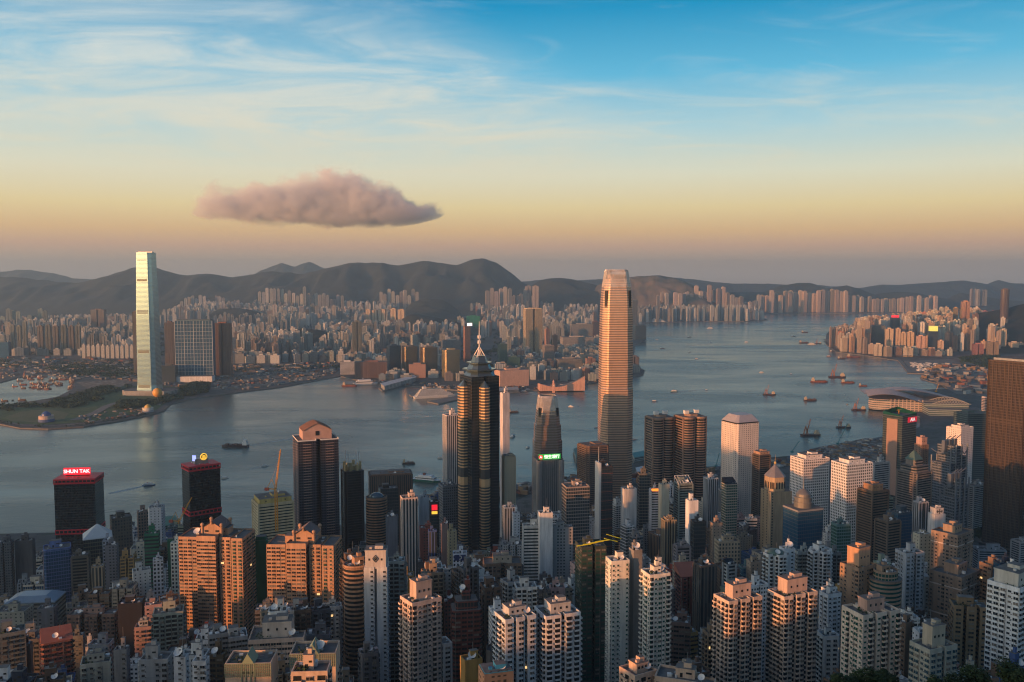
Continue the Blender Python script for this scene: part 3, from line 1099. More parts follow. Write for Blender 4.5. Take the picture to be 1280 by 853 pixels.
def shun_tak(label, x0, x1, yt, yb, Y, yaw, sign):
    x, zt, w, d = solve(x0, x1, yt, Y, yaw, .72)
    root = empty('office_tower', (x, Y, 2), R(yaw), label, 'office tower', None, BLACK)
    H = zt - 2
    fb_ = .42 if sign == 'words' else .56
    P = plan('rect', w, d)
    MB().prism(P, 0, H - 6, 0, 1).obj('wall', [M_BLK, M_DECK], root)
    for z, h in ((H - 8, 2.0), (H - 3.2, 2.2), (H * fb_, 1.6), (H * fb_ + 5, 1.6)):
        MB().prism(inset(P, .7), z, z + h, 0, 0, bottom=True).obj('red_band', M_REDB, root)
    b = MB()
    Q = inset(P, .1)
    for i in range(4):
        a, c = Vector(Q[i]), Vector(Q[(i + 1) % 4])
        n = int((c - a).length / 5)
        for k in range(n + 1):
            p = a + (c - a) * k / n
            b.box(p.x, p.y, H - 6, .9, .9, 3)
            b.box(p.x, p.y, H * fb_ + 1.5, .9, .9, 3.6)
    b.obj('red_mullions', M_REDB, root)
    MB().prism(shrink(P, .93), H - 6, H - 3, 0, 1).obj('roof_storey', [M_DARK, M_DECK], root)
    rooftop(root, w * .9, d * .9, H - 1, 5, 1, dish=False, room=False)
    if sign == 'words':
        sw, sh = w * .66, 9.5
        b = MB().box(0, 0, H + 1, sw, 2.2, sh, 0, 0)
        s = b.obj('sign_board', E_RED, root, loc=(-w * .03, -d * .05, 0))
        text_obj('sign_letters', 'SHUN TAK', sh * .72, E_WHT, s, (0, -1.3, H + 1 + sh * .5), bold=.12)
        MB().box(0, 3.0, H - 1, sw * .9, 2, sh + 1.5).obj('sign_frame', M_DARK, root, loc=(-w * .03, -d * .05, 0))
    else:
        b = MB().box(0, 0, H - 1, w * .42, d * .4, 7, 0, 0)
        s = b.obj('sign_plinth', M_METAL, root, loc=(-w * .02, 0, 0))
        c = MB().cyl(0, 0, 0, 4.6, 1.0, 24, m=0)
        o = c.obj('round_sign', E_YEL, root, loc=(w * .04, -d * .22, H + 8.5))
        o.rotation_euler = (R(90), 0, 0)
        c = MB().cyl(0, 0, 0, 3.5, .3, 24, m=0)
        o2 = c.obj('sign_disc', mat('sign_brown', (.10, .05, .01), .5, var=0), root, loc=(w * .04, -d * .22 - 1.02, H + 8.5))
        o2.rotation_euler = (R(90), 0, 0)
        c = MB()
        for q in (-2, -.7, .7, 2):
            c.beam((q, -1.5, H + 6.3), (q * .75, -1.5, H + 10.6), .7)
        c.beam((-2.4, -1.5, H + 6.2), (2.4, -1.5, H + 6.2), .7)
        c.obj('emblem', E_YEL, root, loc=(w * .04, -d * .22 + .2, 0))
        MB().box(0, 0, 0, 5.2, .8, 7.5).obj('blue_screen', E_BLU, root, loc=(-w * .24, -d * .12, H + 3.4)).rotation_euler = (0, 0, R(-55))
    PLACED.append((x0, x1, yt - 10, yb, Y, label))
    return root


shun_tak('black glass waterfront tower with red bands and a lit red rooftop sign of white letters', 67, 129, 594, 712, 1190, 8, 'words')
shun_tak('black glass waterfront tower with red bands and a round yellow emblem on its roof', 227, 275, 578, 655, 1170, 38, 'emblem')

# --- the tallest tower: tapering steel-clad shaft with a crown of fins
F_IFC = facade('steel_bands', 60, 4.15, 1.2, .42, glass=(.36, .26, .20), gm=.8, gr=.2, wr=.42, wm=.45, gcolvar=.25)
F_IFCN = facade('dark_slots', 2.0, 4.15, .7, .6, glass=(.02, .02, .025), gm=.4, wr=.5)


def ifc(label, x0, x1, yt, yb, Y, yaw, prof, fins, col):
    x, zt, w, d = solve(x0, x1, (yt + yb) / 2 if yb - yt > 180 else yt + 40, Y, yaw, 1.0)
    zt = at((x0 + x1) / 2, yt, Y).z
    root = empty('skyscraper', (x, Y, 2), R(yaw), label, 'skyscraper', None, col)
    a, k = .5, .5 * .60
    base = [(-k, -a), (k, -a), (k + .055, -a + .045), (a - .045, -k - .055), (a, -k), (a, k), (a - .045, k + .055), (k + .055, a - .045), (k, a), (-k, a), (-k - .055, a - .045), (-a + .045, k + .055), (-a, k), (-a, -k),
            (-a + .045, -k - .055), (-k - .055, -a + .045)]
    H = zt - 2
    b = MB()
    lv = [(H * f, s) for f, s in prof]
    for (za, sa), (zb, sb) in zip(lv, lv[1:]):
        b.prism([(p * w * sa, q * w * sa) for p, q in base], za, zb, 0, 1, top=[(p * w * sb, q * w * sb) for p, q in base])
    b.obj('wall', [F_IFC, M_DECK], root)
    b = MB()
    z = H * .02
    while z < lv[-1][0] - 2:
        s = lerp_tab(lv, z)
        b.prism([(p * w * s * 1.008, q * w * s * 1.008) for p, q in base], z, z + .38, 0, 0, bottom=True)
        z += 8.3 if H > 300 else 4.15
    b.obj('spandrel_ledges', mat('pale_steel', objcol=True, rough=.45, metal=.35, var=.1), root)
    b = MB()
    nf = fins
    for i in range(16):
        p, q = Vector(base[i]), Vector(base[(i + 1) % 16])
        L = (q - p).length
        n = max(1, int(L * nf))
        for j in range(n):
            c = p + (q - p) * (j + .5) / n
            zz = lv[-1][0]
            s0, s1 = lv[-1][1], lv[-1][1] * .83
            s_ = lerp_tab(lv, zz - H * .035)
            pts = [(c.x * w * s_, c.y * w * s_, zz - H * .035), (c.x * w * s0 * 1.01, c.y * w * s0 * 1.01, zz), (c.x * w * (s0 + s1) * .5, c.y * w * (s0 + s1) * .5, zz + (H - zz) * .7 + 2), (c.x * w * s1 * .97, c.y * w * s1 * .97, H + 1)]
            for u, v in zip(pts, pts[1:]):
                b.beam(u, v, .9)
    b.obj('crown_fins', mat('crown_metal', (.62, .58, .54), .4, .3, .1), root)
    MB().prism([(p * w * lv[-1][1] * .78, q * w * lv[-1][1] * .78) for p, q in base], lv[-1][0] - 1, lv[-1][0] + (H - lv[-1][0]) * .5).obj('machine_room', M_WALL, root)
    b = MB()
    for sx_, sy_ in ((-1, -1), (1, -1), (-1, 1)):
        s = lerp_tab(lv, H * .93)
        b.box(sx_ * w * s * .405, sy_ * w * s * .405, H * .80, w * .11, w * .11, H * .115, R(45))
    b.obj('corner_slot', M_DARK, root)
    PLACED.append((x0, x1, yt, yb, Y, label))
    return root


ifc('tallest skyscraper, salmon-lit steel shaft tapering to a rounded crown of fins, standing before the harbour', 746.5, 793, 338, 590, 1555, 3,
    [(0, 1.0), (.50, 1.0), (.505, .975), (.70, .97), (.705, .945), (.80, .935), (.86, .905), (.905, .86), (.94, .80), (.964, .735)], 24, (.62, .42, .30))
ifc('brown-grey skyscraper with stepped shoulders and pale fin crown, behind the green sign tower', 664, 705, 495, 570, 1425, 6,
    [(0, 1.0), (.52, 1.0), (.525, .96), (.66, .95), (.665, .89), (.78, .87), (.785, .80), (.86, .76), (.91, .70), (.93, .67)], 22, (.27, .21, .19))


# --- the dark glass tower with two lit bays and a mast
def center():
    x, zt, w, d = solve(571, 628, 475, 1167, 26, 1.0)
    zt = at(599, 469, 1167).z
    root = empty('skyscraper', (x, 1167, 2), R(26), 'tall dark glass skyscraper with two banded gold-lit bays, stepped glass roof and white mast', 'skyscraper', None, (.66, .44, .24))
    H = zt - 2
    P = plan('notch', w * .86, w * .86)
    MB().prism(P, 0, H, 0, 1).obj('glazing', [facade('dark_curtain', 2, 4, .92, .8, glass=(.012, .02, .028), gm=.6, gr=.07, gcolvar=.06), M_DECK], root, (.03, .035, .04))
    for cx, cy_ in ((-.06, -.50), (-.48, .02)):
        b = MB()
        bw = w * .27
        top = H - 14
        G = [(cx * w + p * bw / 2, cy_ * w + q * bw / 2) for p, q in ((-1, -.5), (-.45, -1), (.45, -1), (1, -.5), (1, 1), (-1, 1))]
        b.prism(G, 0, top, 1)
        z = top - 1.2
        k = 0
        while z > 6:
            if not (abs(z - top * .545) < 7):
                b.prism([(cx * w + (p - cx * w) * 1.03, cy_ * w + (q - cy_ * w) * 1.03) for p, q in G], z, z + 1.55, 0, 0, bottom=True)
            z -= 3.9
            k += 1
        b.prism([(cx * w + (p - cx * w) * 1.035, cy_ * w + (q - cy_ * w) * 1.035) for p, q in G], top * .50, top * .535, 0, 0, bottom=True)
        b.prism(G, top, top + 9, 2, top=[(cx * w + (p - cx * w) * .03, cy_ * w + (q - cy_ * w) * .03) for p, q in G])
        b.obj('banded_bay', [mat('bronze_panel', objcol=True, rough=.4, metal=.25, var=.1), M_FRAME, mat('roof_glass', (.10, .15, .18), .15, .5, .1)], root)
    z = H
    for k, (s, h) in enumerate(((.80, 7), (.86, 2), (.62, 7), (.66, 1.5), (.42, 7), (.30, 1.5))):
        MB().prism(plan('oct', w * s, w * s), z, z + h, 0, 0, top=plan('oct', w * (s if h < 4 else s * .78), w * (s if h < 4 else s * .78)), bottom=True).obj('stepped_roof', mat('roof_glass', (.10, .15, .18), .15, .5, .1), root)
        z += h
    b = MB()
    for a in range(4):
        q = pi / 2 * a + pi / 4
        b.beam((w * .19 * cos(q), w * .19 * sin(q), z - 2), (0, 0, z + 12), .8)
    mtop = at(599, 402, 1167).z - 2
    b.tube((0, 0, z), (0, 0, mtop), 1.0, 6, r2=.35)
    for q in (.35, .5):
        b.box(0, 0, z + (mtop - z) * q, 3.4, 3.4, 4)
    b.obj('mast', mat('mast_white', (.8, .75, .72), .5, var=.1), root)
    PLACED.append((571, 628, 402, 694, 1167, 'tall dark glass skyscraper with the mast'))


center()


# --- the slim mirror tower across the water
def icc():
    Y = 2990
    x, zt, w, d = solve(169, 203, 440, Y, -6, .85)
    zt = at(184, 316, Y).z
    root = empty('skyscraper', (x, Y, 4), R(-6), 'slim mirror-glass skyscraper reflecting yellow sky, alone on the far left shore', 'skyscraper', None, (.5, .55, .5))
    H = zt - 4
    m = facade('mirror_panels', 3.0, 4.2, 1.1, .90, glass=(.26, .42, .50), gm=1.6, gr=.24, wr=.35, wm=.8, gcolvar=.04)
    ms = facade('shaded_mirror', 2.0, 4.2, .8, .86, glass=(.16, .17, .18), gm=.7, gr=.2, wr=.5, gcolvar=.1)
    b = MB()
    k = .28
    lv = [(0, 1.10), (H * .07, 1.0), (H * .12, .98), (H * .55, .93), (H * 1.0, .78)]
    base = [(-.5 + .06, -.5), (.30, -.5), (.34, -.42), (.5, -.34), (.5, .38), (.38, .5), (-.38, .5), (-.5, .38), (-.5, -.38)]
    for (za, sa), (zb, sb) in zip(lv, lv[1:]):
        b.prism([(p * w * sa, q * d * sa) for p, q in base], za, zb, 0, 2, top=[(p * w * sb, q * d * sb) for p, q in base])
    for i, f in enumerate(b.f):
        pass
    b.obj('glazing', [m, ms, M_DECK], root)
    b = MB()
    for z0_, z1_ in ((.945, .952), (.80, .815), (.575, .60), (.30, .325), (.055, .075)):
        n = 3 if z1_ - z0_ > .012 else 1
        for q in range(n):
            zz = H * (z0_ + (z1_ - z0_) * q / n)
            s = lerp_tab(lv, zz) * 1.004
            b.box(-.07 * w * s, -.5 * d * s, zz, w * s * .62, .6, H * .0045)
    b.obj('louvre_band', mat('louvre_dark', (.12, .12, .09), .5, .3, .1), root)
    MB().prism(plan('rect', w * .74, d * .2), H, H + 3, 0).obj('parapet', M_METAL, root, loc=(0, 0, 0))
    MB().prism(plan('oct', w * 2.6, d * 1.4), 0, 16, 0, 1).obj('podium', [F_BAND, M_DECK], root, OFFW)
    PLACED.append((168, 203, 316, 482, Y, 'mirror skyscraper'))


icc()


def pediment_tower(label, x0, x1, yt, yb, Y, yaw, px, seed):
    """orange-lit housing tower with a gabled roof house and four ball finials"""
    x, zt, w, d = solve(x0, x1, yt, Y, yaw, .55)
    z0 = gz(x, Y)
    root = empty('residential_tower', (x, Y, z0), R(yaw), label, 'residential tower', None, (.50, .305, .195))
    H = zt - z0
    r = random.Random(seed)
    body = MB()
    Ps = []
    segs = [(-.5, -.22, 0), (-.19, .10, -.12), (.13, .30, .02), (.33, .5, -.06)]
    for a, c, off in segs:
        P = [(a * w, -d / 2 + off * d), (c * w, -d / 2 + off * d), (c * w, d * .4), (a * w, d * .4)]
        Ps.append(P)
        body.prism(P, 0, H + (2 if off == -.12 else 0), 0, 1)
        zz = H - 3
        while zz > H - 120 and zz > 0:
            body.prism([(p[0] + (.0), p[1] - .15) for p in P], zz - .16, zz + .16, 0, bottom=True)
            zz -= 3
    body.prism([(-w * .47, -d * .30), (w * .47, -d * .30), (w * .47, d * .5), (-w * .47, d * .5)], 0, H - 1, 0, 1)
    body.obj('wall', [M_WALL, M_DECK], root)
    first = True
    for i, P in enumerate(Ps):
        windows_on(root, P, 0, H, 3.0, 3.1, 'strip' if i in (0, 1) else 'bay', r, 'green' if i == 3 else 'dark', limit=50 if i == 1 else 17, only=None, zlow=max(0, H - 125))
    # roof house
    hw, hd, hh = w * .30, d * .62, 7.5
    c = (px) * w
    b = MB().box(c, 0, H, hw, hd, hh, 0, 0, 0)
    b.face([(c - hw / 2, -hd / 2, H + hh), (c + hw / 2, -hd / 2, H + hh), (c, -hd / 2, H + hh + 5)])
    b.face([(c + hw / 2, hd / 2, H + hh), (c - hw / 2, hd / 2, H + hh), (c, hd / 2, H + hh + 5)])
    rh = b.obj('roof_house', M_WALL, root)
    b = MB()
    e = 1.2
    b.face([(c - hw / 2 - e, -hd / 2 - e, H + hh - .6), (c, -hd / 2 - e, H + hh + 5.4), (c, hd / 2 + e, H + hh + 5.4), (c - hw / 2 - e, hd / 2 + e, H + hh - .6)][::-1])
    b.face([(c + hw / 2 + e, hd / 2 + e, H + hh - .6), (c, hd / 2 + e, H + hh + 5.4), (c, -hd / 2 - e, H + hh + 5.4), (c + hw / 2 + e, -hd / 2 - e, H + hh - .6)][::-1])
    b.obj('gable_roof', mat('gable_tiles', (.20, .15, .14), .8, 0, .3), rh)
    for sx_ in (-1, 1):
        for sy_ in (-1, 1):
            b = MB().cyl(c + sx_ * hw * .5, sy_ * hd * .5, H, 1.1, hh + 1, 10)
            b.lathe([(.1, H + hh + .6), (1.2, H + hh + 1.2), (1.6, H + hh + 2.3), (1.2, H + hh + 3.4), (.05, H + hh + 3.9)], 12, 0, c + sx_ * hw * .5, sy_ * hd * .5)
            b.obj('ball_finial', M_WALL, rh)
    b = MB().cyl(c, -hd * .5 - 1, H + hh + 3, .8, 2, 8)
    b.lathe([(.1, H + hh + 4.6), (1.3, H + hh + 5.8), (.1, H + hh + 7)], 10, 0, c, -hd * .5 - 1)
    b.obj('ball_finial', M_WALL, rh)
    for q in (-.28, .28):
        MB().box(c + q * hw, -hd / 2 - .05, H + hh * .5, hw * .2, .15, 1.6).obj('window', M_DARK, rh)
    rooftop(root, w, d, H, seed, 2, dish='low', room=True, P=None)
    for i, P in enumerate(Ps):
        b = MB()
        b.prism(inset(P, 0), H + (2 if i == 1 else 0), H + (3.2 if i == 1 else 1.2), 0, cap=False)
        b.obj('parapet', M_WALL, root)
    PLACED.append((x0, x1, yt - 20, yb, Y, label))


pediment_tower('broadest orange-lit housing tower, with gabled roof and ball finials, left of green netted tower', 223, 320, 667, 800, 720, -4, -.02, 3)
pediment_tower('orange-lit housing tower with gabled roof house, right beside the green netted tower', 333, 428, 676, 770, 690, -2, .03, 4)


def arched_tower():
    Y = 1000
    yaw = 22
    x, zt, w, d = solve(366, 423, 547, Y, yaw, .9, 'notch')
    root = empty('residential_tower', (x, Y, 6), R(yaw), 'tall navy housing tower with pinkish gabled rooftop, in front of the open harbour', 'residential tower', None, (.045, .05, .075))
    H = zt - 6
    P = plan('notch', w, d)
    b = MB().prism(P, 0, H, 0, 1)
    b.obj('wall', [facade('navy_flats', 2.6, 3.0, .7, .6, glass=(.012, .015, .025), gm=.5, gcolvar=.15), M_DECK], root)
    b = MB()
    for sx_ in (-1, 1):
        for sy_ in (-1, 1):
            z = H - 4
            while z > 20:
                b.box(sx_ * w * .5, sy_ * d * .3, z, 2.2, d * .22, .5, 0, 0, bottom=True)
                b.box(sx_ * w * .28, sy_ * d * .5, z, w * .2, 2.0, .5, 0, 0, bottom=True)
                z -= 3.0
    b.obj('balcony_slabs', mat('slab_pink', (.34, .25, .22), .8, var=.2), root)
    hw, hd, hh = w * .72, d * .66, 10
    mg = mat('pinkish_render', (.50, .33, .28), .8, var=.2)
    b = MB().box(0, 0, H, hw, hd, hh, 0, 0)
    n = 8
    pr = [(-hw / 2 + hw * i / n, H + hh + 7.5 * (1 - abs(2 * i / n - 1) ** 1.3)) for i in range(n + 1)]
    for s in (-1, 1):
        f = [(u, s * hd / 2, v) for u, v in pr]
        b.face(f[::-1] if s < 0 else f)
    b.obj('roof_house', mg, root)
    b = MB()
    for (u0, v0), (u1, v1) in zip(pr, pr[1:]):
        b.face([(u0, -hd / 2 - 1, v0 + .4), (u1, -hd / 2 - 1, v1 + .4), (u1, hd / 2 + 1, v1 + .4), (u0, hd / 2 + 1, v0 + .4)])
    for k in range(9):
        yy = -hd / 2 + hd * k / 8
        for (u0, v0), (u1, v1) in zip(pr, pr[1:]):
            b.beam((u0, yy, v0 + .6), (u1, yy, v1 + .6), .7)
    b.obj('curved_roof', mat('roof_ribs', (.30, .18, .14), .8, var=.2), root)
    MB().box(0, -hd / 2 - .2, H + 4.5, 4, .4, 5).obj('opening', M_DARK, root)
    MB().prism(inset(P, .4), H, H + 1.2, 0, cap=False).obj('parapet', M_WHITE, root)
    PLACED.append((366, 423, 522, 656, Y, 'navy housing tower'))


arched_tower()


def crown_tower():
    Y = 1050
    root, w, d, H = tower('dark slim tower with gold crown and thin rooftop masts, beside the navy housing tower', 'residential tower', 426.5, 454, 587, 690, Y, 25, .9, 'chamf', 'band', (.035, .035, .04), bandth=0.9, roof=False)
    b = MB()
    for k in range(8):
        a = pi / 4 * k + pi / 8
        b.box(w * .42 * cos(a), d * .42 * sin(a), H, 3, 3, 7 + 3 * (k % 2), a)
    b.box(0, 0, H, w * .5, d * .5, 5)
    b.obj('crown', mat('crown_gold', (.55, .42, .22), .5, .2, .2), root)
    b = MB()
    for k in range(4):
        a = pi / 2 * k + pi / 4
        b.tube((w * .4 * cos(a), d * .4 * sin(a), H + 5), (w * .4 * cos(a), d * .4 * sin(a), H + 22), .4, 4)
    b.obj('masts', M_WHITE, root)


crown_tower()


def exchange(label, x0, x1, yt, yb, Y, seed):
    """bowed banded towers: a round lobe between square shoulders"""
    x, zt, w, d = solve(x0, x1, yt, Y, 18, .9)
    root = empty('office_tower', (x, Y, 2), R(18), label, 'office tower', None, (.32, .22, .17))
    H = zt - 2
    P = []
    for c0, s in ((-.26, 1), (.26, 1)):
        n = 10
        for i in range(n + 1):
            a = pi + pi * i / n
            P.append((w * (c0 + .235 * cos(a)), -d * .32 + d * .22 * sin(a)))
    P = [(-w / 2, -d * .32)] + P + [(w / 2, -d * .32), (w / 2, d / 2), (-w / 2, d / 2)]
    G = [(p * .985, q * .985) for p, q in P]
    MB().prism(G, 0, H, 0, 1).obj('glazing', [M_GLASS, M_DECK], root)
    b = MB()
    z = H - 3.2
    b.prism(P, H - 3.2, H + .6, 0, 1, bottom=True)
    while z > 4:
        b.prism(P, z, z + 1.5, 0, 0, bottom=True)
        z -= 3.9
    for q in (-.5, -.012, .5):
        b.box(q * w, -d * .33, 0, 2.4, 2.4, H)
    b.box(-w * .5, d * .5, 0, 2.4, 2.4, H)
    b.obj('wall', [mat('rose_granite', objcol=True, rough=.4, metal=.15, var=.15), M_DECK], root)
    b = MB()
    b.prism(plan('oct', w * .5, d * .5), H + .6, H + 4, 0, 1)
    for q in ((-.22, 0), (.25, .05)):
        b.box(q[0] * w, q[1] * d, H + 4, 7, 6, 5, 0, 2)
    b.obj('machine_room', [M_WALL, M_DECK, M_WHITE], root)
    PLACED.append((x0, x1, yt, yb, Y, label))


exchange('left one of two matching bow-fronted towers with dark striped bands by the harbour', 807, 844, 521, 605, 1385, 1)
exchange('right one of two matching bow-fronted banded towers, glowing orange down one curved bay', 843, 885, 520, 605, 1372, 2)


def hsbc(label, x0, x1, yt, yb, Y, yaw):
    x, zt, w, d = solve(x0, x1, yt, Y, yaw, .8)
    root = empty('office_tower', (x, Y, 3), R(yaw), label, 'office tower', None, (.17, .20, .24))
    H = zt - 3
    for k, (a, c, f) in enumerate(((-.5, -.18, .84), (-.16, .16, 1.0), (.18, .5, .9))):
        MB().prism([(a * w, -d / 2), (c * w, -d / 2), (c * w, d / 2), (a * w, d / 2)], 0, H * f, 0, 1).obj('glazing', [facade('blue_grey_panels', 2.4, 3.9, .8, .6, glass=(.035, .06, .085), gm=.5, gcolvar=.2), M_DECK], root)
    b = MB()
    for q in (-.5, -.17, .17, .5):
        b.tube((q * w, -d / 2 - 1.5, 0), (q * w, -d / 2 - 1.5, H * 1.02), 1.1, 6)
        b.tube((q * w * 1.01, d / 2, 0), (q * w * 1.01, d / 2, H * .9), 1.1, 6)
    for z in (.15, .33, .50, .66, .80, .92):
        z *= H
        for a, c in ((-.5, -.17), (-.17, .17), (.17, .5)):
            m_ = (a + c) / 2
            b.beam((a * w, -d / 2 - 1.5, z + 6), (m_ * w, -d / 2 - 1.5, z), .9)
            b.beam((c * w, -d / 2 - 1.5, z + 6), (m_ * w, -d / 2 - 1.5, z), .9)
        b.beam((-w / 2 - 1.2, -d / 2, z + 6), (-w / 2 - 1.2, 0, z), .9)
        b.beam((-w / 2 - 1.2, d / 2, z + 6), (-w / 2 - 1.2, 0, z), .9)
    b.obj('truss', mat('blue_grey_steel', (.17, .20, .24), .45, .4, .1), root)
    b = MB()
    for q in (-.3, .0, .32):
        b.box(q * w, 0, H * .92, 5, 5, H * .13)
        b.beam((q * w, 0, H * 1.04), (q * w + 9, -4, H * 1.09), .9)
    b.obj('maintenance_crane', mat('blue_grey_steel', (.17, .20, .24), .45, .4, .1), root)
    PLACED.append((x0, x1, yt, yb, Y, label))


hsbc('blue-grey truss-framed bank tower with rooftop cranes, in front of the white hotel block', 1165, 1208, 556, 625, 1290, 28)
hsbc('lower blue-grey braced tower slab with open steel frame, just below the taller truss-framed one', 1176, 1210, 598, 672, 1130, 28)


def big_right():
    Y = 1260
    x, zt, w, d = solve(1235, 1312, 450, Y, 32, .95)
    root = empty('skyscraper', (x, Y, 6), R(32), 'huge brown-black glass skyscraper cut by the right edge of the picture', 'skyscraper', None, (.095, .068, .052))
    H = zt - 6
    P = plan('chamf', w, d)
    P = [(p * 1.0, q * 1.0) for p, q in P]
    k = w * .04
    a, q = w / 2, d / 2
    P = [(-a + k, -q), (a - k, -q), (a, -q + k), (a, q - k), (a - k, q), (-a + k, q), (-a, q - k), (-a, -q + k)]
    MB().prism(P, 0, H, 0, 1).obj('wall', [facade('bronze_grid', 1.75, 3.9, .62, .74, glass=(.03, .027, .027), gm=.6, gr=.2, wr=.5, wm=.3, gcolvar=.12), M_DECK], root)
    b = MB()
    for i in range(8):
        u, v = Vector(P[i]), Vector(P[(i + 1) % 8])
        L = (v - u).length
        n = max(1, int(L / 5.2))
        for j in range(n + 1):
            c = u + (v - u) * j / n
            b.box(c.x, c.y, 0, 1.0, 1.0, H)
    b.obj('upright_ribs', mat('bronze_rib', objcol=True, rough=.45, metal=.35, var=.05), root)
    b = MB()
    for f in (.997, .985, .70, .685, .38):
        b.prism(inset(P, .35), H * f - 1.2, H * f, 0, 0, bottom=True)
    b.obj('louvre_band', mat('bronze_rib', objcol=True, rough=.45, metal=.35, var=.05), root)
    MB().prism(shrink(P, .85), H, H + 3, 0, 1).obj('machine_room', [M_METAL, M_DECK], root)
    MB().prism(inset(P, 3), 0, 12, 0, 1).obj('podium', [F_BAND, M_DECK], root)
    PLACED.append((1232, 1300, 447, 700, Y, 'huge right skyscraper'))


big_right()


def aia():
    Y = 1560
    root, w, d, H = tower('dark green glass tower with a pink-lit flat bay and a small red sign of letters', 'office tower', 1104, 1146, 518, 600, Y, 33, .9, 'rect', 'curt', (.10, .13, .12), roof=False)
    MB().box(-w / 2 - .6, 0, H * .10, 1.2, d * .55, H * .86).obj('blank_bay', mat('copper_panel', (.46, .30, .24), .4, .3, .05), root)
    b = MB()
    a, q = w / 2, d / 2
    b.face([(-a, -q, H), (a, -q, H), (a, -q, H + 3.5), (-a, -q, H + 1.0)])
    b.face([(a, -q, H), (a, q, H), (a, q, H + 10), (a, -q, H + 3.5)])
    b.face([(-a, q, H), (-a, -q, H), (-a, -q, H + 1), (-a, q, H + 6)])
    b.face([(a, q, H), (-a, q, H), (-a, q, H + 6), (a, q, H + 10)])
    b.face([(-a * .9, -q * .9, H + .5), (a * .9, -q * .9, H + .5), (a * .9, q * .9, H + .5), (-a * .9, q * .9, H + .5)], 1)
    b.obj('crown_screen', [mat('green_screen', (.02, .12, .08), .2, .4, .05), M_DECK], root)
    s = MB().box(a * .35, -q - .8, H - 12, w * .62, .8, 9).obj('sign_board', mat('red_sign', (.42, .01, .03), .5, var=0, emit=(1, .02, .06), es=.3), root)
    text_obj('sign_letters', 'AIA', 8.5, mat('white_letters', (.85, .85, .85), .5, var=0, emit=(1, 1, 1), es=.35), s, (a * .35, -q - 1.4, H - 7.5), bold=.15)
    b = MB()
    b.beam((-3, 0, H), (-3, 0, H + 9), 1.2)
    b.beam((-9, 0, H + 8), (3, 0, H + 8), 1.0)
    b.obj('roof_hoist', M_CRANE, root)


aia()


def green_sign_tower():
    Y = 1300
    root, w, d, H = tower('grey tower of upright dark fins with a lit green sign across its top', 'bank tower', 666.5, 704, 573, 652, Y, 12, .8, 'rect', 'vert', (.36, .33, .31), roof=False)
    for q in (-1, 1):
        MB().cyl(q * w * .43, -d * .42, 0, w * .13, H, 12).obj('rounded_corner', mat('brushed_grey', (.42, .38, .36), .35, .4, .05), root)
    s = MB().box(0, -d * .3, H + .5, w * .86, 2, 7.5).obj('sign_board', E_GRN, root)
    MB().cyl(0, 0, 0, 3.1, .5, 20).obj('sign_disc', mat('lit_red_disc', (.5, .02, .02), .5, var=0, emit=(1, .05, .03), es=.9), s, loc=(-w * .36, -d * .3 - 1.05, H + 4.2)).rotation_euler = (R(90), 0, 0)
    b = MB()
    yy = -d * .3 - 1.75
    for u, v in (((-1.6, -1.6), (0, 1.9)), ((1.6, -1.6), (0, 1.9)), ((-1.2, -.5), (1.2, -.5))):
        b.beam((-w * .36 + u[0], yy, H + 4.2 + u[1]), (-w * .36 + v[0], yy, H + 4.2 + v[1]), .5)
    b.obj('emblem', E_WHT, s)
    text_obj('sign_letters', '恒生銀行', 5.9, mat('lit_pale_letters', (.9, 1, .9), .5, var=0, emit=(.9, 1, .85), es=1.0), s, (w * .08, yy, H + 4.1), extrude=.2, bold=.08)
    rooftop(root, w * .8, d * .6, H, 8, 1, dish=False, room=False)


green_sign_tower()


def domed_blue():
    root, w, d, H = tower('blue glass tower carrying a grey tiered dome and spire, left of the white grid towers', 'office tower', 979, 1029, 634, 700, 880, 20, .8, 'rect', 'blueg', (.05, .08, .12), roof=False, fh=3.6)
    b = MB()
    rr = w * .30
    b.lathe([(rr, H), (rr, H + 5), (rr * 1.08, H + 5), (rr * 1.08, H + 6.2), (rr * .95, H + 6.2), (rr * .95, H + 10), (rr * 1.0, H + 10), (rr * 1.0, H + 11), (rr * .8, H + 11.2),
             (rr * .78, H + 14), (rr * .82, H + 14), (rr * .62, H + 16), (rr * .3, H + 18.5), (.05, H + 19)], 20)
    o = b.obj('tiered_dome', mat('dome_grey', (.22, .22, .21), .45, .4, .2), root)
    MB().tube((0, 0, H + 18), (0, 0, H + 36), .6, 5, r2=.2).obj('spire', M_METAL, o)
    MB().prism(inset(plan('rect', w, d), .4), H - 1.2, H + .6, 0, 1).obj('parapet', [mat('rim_grey', (.3, .3, .3), .6, .2, .1), M_DECK], root)


domed_blue()


